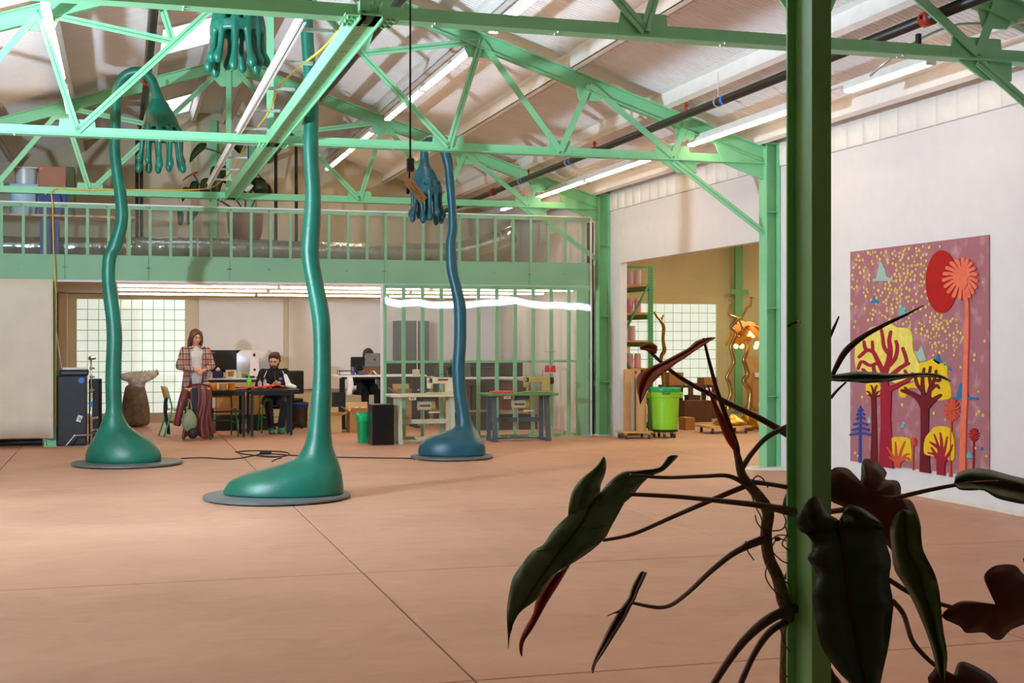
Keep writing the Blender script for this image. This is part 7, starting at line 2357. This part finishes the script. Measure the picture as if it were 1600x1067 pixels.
for lst in ([(985, 742, V0 - .25, 2.6), (1040, 746, V0 - .2, 2.8), (1100, 744, V0 - .1, 3.2), (1140, 744, V0 - .03, 3.6), (1175, 762, V0, 5)],
            [(985, 772, V0 - .3, 3.4), (1060, 776, V0 - .25, 3.6), (1130, 783, V0 - .15, 4.2), (1190, 790, V0 - .08, 5), (1240, 800, V0 - .0, 8)],
            [(943, 844, V0 - .2, 2.6), (990, 834, V0 - .15, 3.2), (1050, 808, V0 - .08, 3.6), (1110, 782, V0, 4.2), (1168, 758, V0, 4.6)],
            [(985, 941, V0 - .35, 2.6), (1036, 949, V0 - .3, 3.2), (1070, 930, V0 - .22, 3.6), (1110, 893, V0 - .12, 4.2), (1150, 862, V0 - .04, 5.0), (1200, 840, V0 + .02, 6.5)],
            [(1012, 546, V0 + .1, 2.4), (1060, 588, V0 + .1, 3.4), (1130, 626, V0 + .12, 4.4), (1190, 655, V0 + .12, 5), (1236, 682, V0 + .14, 6)],
            [(1157, 735, V0, 5), (1175, 708, V0 + .04, 4.2), (1200, 682, V0 + .08, 4.2), (1240, 662, V0 + .12, 4.5)],
            [(1165, 752, V0, 5), (1200, 756, V0 + .05, 3.6), (1240, 763, V0 + .1, 4)],
            [(1242, 950, V0 + .08, 8), (1205, 965, V0 + .02, 8.5), (1170, 993, V0 - .05, 7), (1140, 1030, V0 - .1, 6), (1108, 1080, V0 - .15, 5.5)],
            [(1236, 968, V0 + .1, 6), (1205, 985, V0 + .05, 6), (1178, 1022, V0, 5), (1152, 1080, V0 - .05, 5)],
            [(1292, 800, V0 + .05, 4.5), (1340, 793, V0 + .08, 4.2), (1400, 778, V0 + .1, 3.8), (1450, 766, V0 + .1, 3.4), (1505, 756, V0 + .1, 3), (1560, 752, V0 + .1, 2.4)],
            [(1388, 905, V0 + .1, 4.2), (1430, 930, V0 + .1, 4), (1485, 948, V0 + .08, 3.4), (1530, 957, V0 + .05, 2.6), (1600, 960, V0, 2)],
            [(1394, 938, V0 + .05, 4.5), (1412, 960, V0 + .05, 4.2), (1425, 1000, V0, 4), (1445, 1025, V0, 3.8), (1462, 1040, V0, 3.4)],
            [(1298, 622, V0 + .2, 2.6), (1308, 610, V0 + .2, 2.2), (1322, 597, V0 + .2, 1.6)],
            [(1228, 905, V0 + .1, 5), (1236, 890, V0 + .1, 5), (1250, 880, V0 + .12, 4)],
            [(1197, 840, V0 + .0, 6), (1170, 850, V0 - .02, 5.2), (1160, 858, V0 - .03, 5)]):
    ptube2(lst, vine, 'petiole', M_pet)
# long rolled blades right of the post
ptube2([(1296, 598, V0 + .2, 2.0), (1306, 575, V0 + .2, 4.2), (1322, 548, V0 + .18, 5.2), (1350, 525, V0 + .15, 4.2), (1385, 506, V0 + .1, 3), (1415, 492, V0 + .08, 2), (1443, 477, V0 + .05, 0.8)], vine, 'rolled_leaf', M_lfk)
ptube2([(1296, 527, V0 + .25, 3), (1303, 512, V0 + .25, 2.4), (1311, 494, V0 + .25, 1.2)], vine, 'rolled_leaf', M_lfk)
leafobj(vine, [leafrows([((1297, 586), (1297, 590), (1297, 594)), ((1318, 583), (1318, 590), (1318, 596)), ((1340, 580), (1340, 590), (1340, 597)), ((1362, 581), (1362, 590), (1362, 598)), ((1385, 583), (1385, 590), (1385, 596)), ((1410, 584), (1410, 588), (1410, 591)), ((1440, 582), (1440, 585), (1440, 588)), ((1468, 585), (1468, 588), (1468, 590)), ((1486, 594), (1486, 595), (1486, 596))], idf, V0 + .15, V0 - .1, 0.06, -0.05, 0.01)], M_lfo)
# --- big left leaf
def PLA(x, y, up=0.002):
    return P(x, y, V0 - .30 + 0.0008 * (x - 890) - 0.0004 * (y - 840) - up)
def PLD(x, y, up=0.003):
    return P(x, y, V0 - .26 + 0.0003 * (x - 1315) - 0.0004 * (y - 880) - up)
main = leafrows([((297, 345), (400, 300), (540, 290)), ((235, 405), (360, 370), (485, 390)), ((190, 470), (300, 450), (450, 450)), ((140, 500), (245, 520), (380, 510)), ((95, 560), (190, 600), (310, 555)), ((60, 610), (140, 670), (240, 600)), ((42, 680), (100, 740), (165, 705)), ((32, 760), (60, 800), (95, 755)), ((36, 860), (44, 870), (52, 835)), ((39, 918), (40, 920), (42, 916))], c6, V0 - .28, V0 - .40, 0.05, 0.10, -0.012, plane=(V0 - .30, 0.0008, -0.0004, 890, 840), fade=True)
ll = leafrows([((297, 345), (350, 322), (400, 300)), ((300, 300), (350, 288), (418, 272)), ((315, 240), (365, 238), (434, 246)), ((350, 190), (392, 192), (438, 212)), ((405, 145), (425, 150), (455, 170)), ((435, 110), (445, 115), (463, 125)), ((449, 90), (451, 88), (454, 90))], c6, V0 - .28, V0 - .20, 0.05, 0.0, -0.012, plane=(V0 - .30, 0.0008, -0.0004, 890, 840), fade=True)
lr = leafrows([((400, 300), (470, 296), (540, 290)), ((418, 272), (490, 265), (575, 260)), ((434, 246), (520, 225), (610, 215)), ((475, 200), (550, 185), (640, 185)), ((530, 158), (590, 160), (655, 175)), ((600, 150), (640, 160), (680, 165)), ((690, 138), (705, 140), (712, 150)), ((725, 92), (745, 92), (760, 104)), ((766, 84), (770, 85), (772, 90))], c6, V0 - .28, V0 - .12, 0.0, 0.10, -0.012, plane=(V0 - .30, 0.0008, -0.0004, 890, 840), fade=True)
lfA = leafobj(vine, [main, ll, lr], M_lf)
mr = catmull([*[PLA(*c6(*q)) for q in ((430, 262), (400, 300), (360, 370), (300, 450), (245, 520), (190, 600), (140, 670), (100, 740), (60, 800))]], 5)
MB().tube(mr, catr([0.004, 0.004, 0.004, 0.0035, 0.003, 0.0028, 0.0025, 0.002, 0.001], 5), 6).build('midrib', M_lfo, lfA, True)
for (a, b, c) in (((340, 400), (270, 420), (215, 450)), ((285, 475), (210, 490), (160, 500)), ((225, 560), (150, 565), (105, 565)), ((345, 395), (400, 400), (460, 390)), ((285, 475), (350, 470), (420, 450)), ((220, 560), (270, 560), (320, 520)), ((155, 650), (190, 640), (235, 590))):
    MB().tube(catmull([PLA(*c6(*a)), PLA(*c6(*b), 0.024), PLA(*c6(*c), 0.012)], 4), 0.0014, 5).build('leaf_vein', M_lfo, lfA, True)
leafobj(vine, [leafrows([((240, 600), (270, 580), (305, 555)), ((165, 705), (200, 680), (255, 640)), ((148, 770), (172, 760), (200, 728)), ((108, 842), (125, 850), (145, 828)), ((88, 900), (95, 908), (105, 888)), ((94, 950), (95, 952), (97, 950))], c6, V0 - .22, V0 - .33, 0.0, 0.05, 0.0)], M_lfr)
leafobj(vine, [leafrows([((605, 590), (620, 586), (635, 590)), ((572, 650), (590, 650), (608, 650)), ((555, 700), (570, 705), (590, 692)), ((515, 755), (545, 745), (572, 730)), ((470, 830), (510, 800), (545, 780)), ((440, 895), (470, 870), (500, 855)), ((415, 950), (435, 930), (452, 930)), ((398, 1000), (405, 990), (415, 985)), ((400, 1024), (401, 1026), (403, 1024))], c6, V0 - .40, V0 - .30, 0.08, -0.06, 0.0)], M_lfk)
leafobj(vine, [leafrows([((466, 780), (470, 776), (474, 774)), ((490, 770), (500, 765), (515, 752)), ((515, 765), (525, 752), (545, 738))], c6, V0 - .36, V0 - .36, 0.02, 0.0, 0.0)], M_lfr)
# --- upper brown leaf over the lime bin
leafobj(vine, [leafrows([((121, 548), (122, 551), (124, 548)), ((105, 470), (130, 490), (165, 470)), ((110, 420), (160, 420), (212, 420)), ((150, 385), (200, 380), (255, 390)), ((230, 350), (260, 352), (292, 358)), ((290, 318), (310, 325), (332, 334)), ((350, 286), (362, 296), (376, 302)), ((388, 253), (402, 266), (420, 274)), ((440, 236), (450, 243), (456, 250)), ((480, 234), (481, 236), (482, 237))], c3, V0 - .10, V0 + .05, 0.06, -0.10, 0.0)], M_lfr)
leafobj(vine, [leafrows([((120, 284), (121, 286), (123, 288)), ((140, 263), (150, 284), (160, 302)), ((175, 258), (180, 284), (186, 312)), ((204, 276), (205, 294), (200, 312))], c3, V0 + .02, V0 + .1, 0.05, -0.03, 0.0)], M_lfr)
# --- big dark leaves right of the post
dl_ = leafrows([((120, 275), (140, 262), (165, 262)), ((80, 320), (130, 310), (190, 310)), ((66, 370), (140, 365), (218, 345)), ((78, 408), (170, 396), (250, 366)), ((112, 428), (190, 414), (258, 402))], c5, V0 - .30, V0 - .22, 0.06, 0.0, -0.02, plane=(V0 - .26, 0.0003, -0.0004, 1315, 880), fade=True)
dr_ = leafrows([((250, 366), (270, 330), (290, 297)), ((254, 374), (312, 340), (348, 312)), ((256, 388), (345, 366), (425, 368)), ((258, 402), (352, 402), (446, 402))], c5, V0 - .22, V0 - .22, 0.0, 0.06, -0.02, plane=(V0 - .26, 0.0003, -0.0004, 1315, 880), fade=True)
dm_ = leafrows([((112, 428), (258, 402), (446, 402)), ((145, 480), (265, 470), (456, 470)), ((115, 530), (275, 540), (476, 540)), ((158, 600), (285, 610), (468, 620)), ((135, 690), (290, 690), (485, 720)), ((150, 790), (310, 800), (480, 790)), ((175, 910), (330, 900), (466, 900)), ((240, 1010), (350, 1010), (442, 1010)), ((300, 1072), (370, 1085), (428, 1072)), ((345, 1120), (372, 1150), (400, 1120)), ((372, 1180), (375, 1185), (378, 1180))], c5, V0 - .22, V0 - .36, 0.08, 0.08, -0.02, plane=(V0 - .26, 0.0003, -0.0004, 1315, 880), fade=True)
lfD = leafobj(vine, [dl_, dr_, dm_], M_lfd)
MB().tube(catmull([*[PLD(*c5(*q)) for q in ((250, 366), (275, 540), (290, 690), (330, 900), (370, 1085))]], 5), catr([.005, .0045, .004, .003, .002], 5), 6).build('midrib', M_lfk, lfD, True)
leafobj(vine, [leafrows([((495, 338), (530, 318), (575, 332)), ((470, 400), (530, 390), (603, 420)), ((478, 500), (540, 490), (615, 500)), ((490, 580), (580, 570), (665, 600)), ((540, 660), (610, 660), (678, 650)), ((585, 750), (640, 750), (690, 740)), ((630, 860), (665, 860), (700, 850)), ((655, 940), (690, 940), (716, 940)), ((676, 1030), (698, 1035), (712, 1005)), ((700, 1060), (703, 1062), (707, 1060))], c5, V0 - .08, V0 - .18, 0.05, -0.06, 0.0)], M_lfo)
leafpoly(vine, [(218, 148), (260, 137), (300, 150), (337, 195), (345, 180), (349, 120), (370, 100), (420, 120), (457, 160), (450, 190), (500, 195), (518, 225), (520, 265), (560, 280), (590, 340), (605, 430), (560, 540), (480, 500), (400, 390), (330, 330), (280, 320), (262, 305), (210, 280), (170, 220)], c5, V0 + .12, M_lfk, 0.05, (0.0004, -0.0005))
leafobj(vine, [leafrows([((857, 204), (857, 206), (858, 208)), ((868, 166), (874, 200), (880, 232)), ((918, 145), (925, 195), (930, 236)), ((970, 142), (975, 205), (985, 236)), ((1030, 152), (1035, 212), (1040, 268)), ((1100, 172), (1105, 225), (1110, 287)), ((1170, 188), (1170, 240), (1175, 296)), ((1260, 210), (1262, 245), (1265, 290)), ((1350, 240), (1352, 250), (1353, 262))], c7, V0 + .1, V0 + .2, 0.08, -0.08, 0.0)], M_lfo)
leafpoly(vine, [(985, 610), (1010, 575), (1050, 558), (1120, 560), (1158, 600), (1230, 640), (1250, 720), (1230, 780), (1158, 815), (1100, 840), (1060, 880), (1020, 876), (985, 850), (910, 852), (880, 822), (802, 780), (865, 722), (920, 712), (970, 720), (1030, 737), (1036, 705), (1003, 660)], c7, V0 - .02, M_lfr if False else M_lfk, 0.04, (0.0006, 0.0003))
leafpoly(vine, [(745, 1062), (765, 1015), (790, 995), (850, 1032), (870, 985), (900, 975), (960, 1000), (1035, 1050), (1060, 1120), (960, 1160), (840, 1150)], c7, V0 - .1, M_lfk, 0.03, (0.0004, -0.0006))
leafpoly(vine, [(325, 1000), (345, 1030), (372, 1066), (360, 1110), (330, 1110), (318, 1060)], c7, V0 + .02, M_lfk, 0.01)
leafpoly(vine, [(1153, 530), (1170, 525), (1190, 540), (1175, 560), (1158, 548)], c7, V0 + .02, M_lfo, 0.01)
leafpoly(vine, [(118, 300), (128, 262), (145, 232), (160, 270), (150, 330), (135, 345)], c7, V0 + .12, M_lfo, 0.01)
# aerial roots
rnd = random.Random(6)
for lst in ([(1172, 765), (1180, 790), (1190, 810), (1193, 835)], [(1180, 805), (1184, 818), (1195, 828), (1220, 828), (1228, 815), (1222, 800)], [(1228, 845), (1215, 842), (1206, 858), (1220, 875), (1232, 880)], [(1206, 870), (1196, 895), (1203, 915), (1222, 935)], [(1218, 980), (1228, 1010), (1222, 1040), (1230, 1058)],
            [(1172, 756), (1182, 744), (1192, 748), (1200, 762)], [(1226, 820), (1230, 835), (1222, 850), (1236, 862)], [(1215, 905), (1232, 912), (1236, 930)], [(1230, 975), (1224, 1000), (1234, 1018)], [(1200, 848), (1216, 836), (1236, 838)], [(1165, 845), (1168, 860), (1178, 875)]):
    p_ = [P(x, y, V0 + rnd.uniform(-.03, .06)) for x, y in lst]
    MB().tube(catmull(p_, 5), 0.0018, 5).build('aerial_root', M_root, vine, True)
MB().ball(P(1215, 842, V0 - .0), 0.006, 8, 5, (1.6, 1, 1)).build('twist_tie', mat('violet_tie', (70, 40, 130), 0.5), vine, True)

# --- vine on the mezzanine
cm = lambda x, y: (260 + x * .2062, 200 + y * .2062)
DM = 22.0
mv = thing('mezzanine_plant', 'dark leafy plant growing in the brown planter on the mezzanine', 'plant', (pcx.x, 22.75, 3.7))
for ol, m_, dd in (([(245, 118), (300, 112), (300, 150), (260, 185), (230, 212), (180, 262), (177, 230), (195, 175)], M_lfo, 0.2), ([(498, 118), (600, 110), (600, 150), (560, 195), (520, 165)], M_lfd, 0.4), ([(330, 335), (350, 290), (385, 302), (403, 345), (420, 300), (452, 285), (456, 335), (430, 410), (388, 512), (345, 480), (330, 400)], M_lfo, -0.2),
                  ([(112, 500), (130, 450), (165, 450), (175, 480), (150, 520), (122, 560)], M_lfo, 0.0), ([(170, 470), (190, 410), (228, 402), (245, 440), (235, 520), (190, 520)], M_lfd, 0.1), ([(250, 470), (262, 400), (290, 380), (325, 385), (335, 450), (320, 515), (265, 520)], M_lfo, 0.15),
                  ([(640, 440), (652, 385), (710, 376), (752, 400), (770, 470), (760, 545), (690, 520)], M_lfo, -0.2), ([(745, 415), (790, 440), (812, 530), (770, 540), (755, 480)], M_lfk, 0.0), ([(118, 405), (150, 368), (235, 326), (232, 345), (180, 366)], M_lfr, 0.0), ([(560, 470), (590, 450), (600, 520), (570, 540)], M_lfd, 0.2),
                  ([(85, 610), (120, 612), (132, 690), (115, 735), (88, 720)], M_lfd, 0.0), ([(165, 615), (240, 612), (225, 670), (160, 735)], M_lfo, 0.1), ([(420, 330), (455, 310), (480, 360), (450, 420), (425, 400)], M_lfd, 0.1)):
    leafpoly(mv, ol, cm, DM + dd, m_, 0.05)
for lst in ([(440, 200), (460, 300), (470, 400), (520, 520), (590, 640)], [(300, 155), (370, 175), (440, 205)], [(498, 125), (465, 140), (445, 175), (442, 205)], [(205, 350), (230, 390), (270, 450), (420, 560), (560, 650)], [(390, 505), (430, 560), (560, 640)], [(690, 515), (660, 570), (620, 650)], [(455, 250), (462, 320), (440, 330)], [(670, 330), (720, 380), (745, 420)], [(590, 640), (600, 560), (590, 500)]):
    MB().tube(catmull([P(*cm(*q), DM + 0.1) for q in lst], 5), 0.012, 6).build('stem', M_pet, mv, True)
MB().tube([P(*cm(425, 60), DM + .3), P(*cm(382, 300), DM + .3), P(*cm(330, 560), DM + .3)], 0.02, 6).build('stake', mat('yellow_green_stake', (120, 160, 70), 0.6), mv)
hl2 = thing('hanging_lantern', 'small black cylinder with a white band hanging below the channel end', 'lantern', P(*cm(622, 470), DM - .3))
MB().tube([P(*cm(622, 395), DM - .3), P(*cm(622, 540), DM - .3)], 0.062, 14).build('body', M_black, hl2, 'angle')
MB().tube([P(*cm(600, 480), DM - .372), P(*cm(645, 425), DM - .372)], 0.045, 4).build('white_band', M_paper, hl2)
MB().tube([P(*cm(622, 395), DM - .3), P(*cm(622, 330), DM - .3), P(*cm(622, 120), DM - .3)], 0.008, 6).build('cord', M_black, hl2)

# --- hanging power cord with switch and paper tag, in front of the near truss
HD = 6.4
hc_ = P(641, 260, HD)
hp = thing('drop_cord', 'black power cord hanging from the roof with a switch box and plug', 'cord', hc_)
ptube2([(640, -420, HD, 1.6), (641, 0, HD, 1.6), (641, 120, HD, 1.6), (641, 250, HD, 1.6)], hp, 'cord', M_black)
o = MB().cbox(P(641, 258, HD), (0.034, 0.03, 0.064)).build('switch_box', mat('grey_switch', (70, 70, 76), 0.6), hp); bevel(o, 0.006, 2)
ptube2([(640, 268, HD, 1.4), (639, 285, HD, 1.4), (638, 300, HD, 1.6)], hp, 'cord', M_black)
ptube2([(638, 290, HD, 3.2), (637.5, 298, HD, 3.4), (637, 303, HD, 2.4)], hp, 'plug', M_black)
for dx in (-1.6, 1.2):
    ptube2([(637 + dx, 302, HD, .5), (636.5 + dx, 306, HD, .5)], hp, 'plug_pin', M_chrome)
cA, cB, cC, cD = P(642, 276, HD - .03), P(667.5, 309, HD - .05), P(657, 318.5, HD - .05), P(631, 286, HD - .03)
n_ = (cB - cA).cross(cD - cA).normalized() * 0.0015
tg = MB().add([cA, cB, cC, cD, cA + n_, cB + n_, cC + n_, cD + n_], [(0, 1, 2, 3), (7, 6, 5, 4), (0, 4, 5, 1), (1, 5, 6, 2), (2, 6, 7, 3), (3, 7, 4, 0)])
tgo = thing('paper_tag', 'brown paper tag with faint handwriting tied to the hanging cord', 'tag', cA)
tcd = o = tg.build('tag_card', mat('kraft_paper', (228, 202, 170), 0.8), tgo); fixnormals(o)
ex_, ey_ = (cB - cA), (cD - cA)
nn = n_.normalized() * (-1 if n_.dot(FV) > 0 else 1)
for i, (u0, u1, v) in enumerate(((0.15, 0.35, 0.3), (0.42, 0.75, 0.35), (0.45, 0.7, 0.55), (0.3, 0.6, 0.75), (0.8, 0.92, 0.5))):
    MB().tube([cA + ex_ * u0 + ey_ * v + nn * 0.002, cA + ex_ * u1 + ey_ * (v + 0.03) + nn * 0.002], 0.0012, 4).build('pen_mark', mat('pencil', (110, 80, 60), 0.8), tcd)

# --- thin grey conduit at the right end of the near truss
cd = thing('conduit', 'thin grey conduit bending along the near truss at the top right', 'conduit', onY(1445, 60, 9.3))
MB().tube(catmull([onY(1360, 118, 9.6), onY(1385, 97, 9.4), onY(1440, 60, 9.28), onY(1500, 38, 9.28), onY(1560, 40, 9.28), onY(1640, 47, 9.28)], 4), 0.011, 8).build('tube', M_alu, cd, True)
p = onY(1435, 62, 9.26)
MB().cbox(p, (0.03, 0.04, 0.09)).build('clamp', M_black, cd)
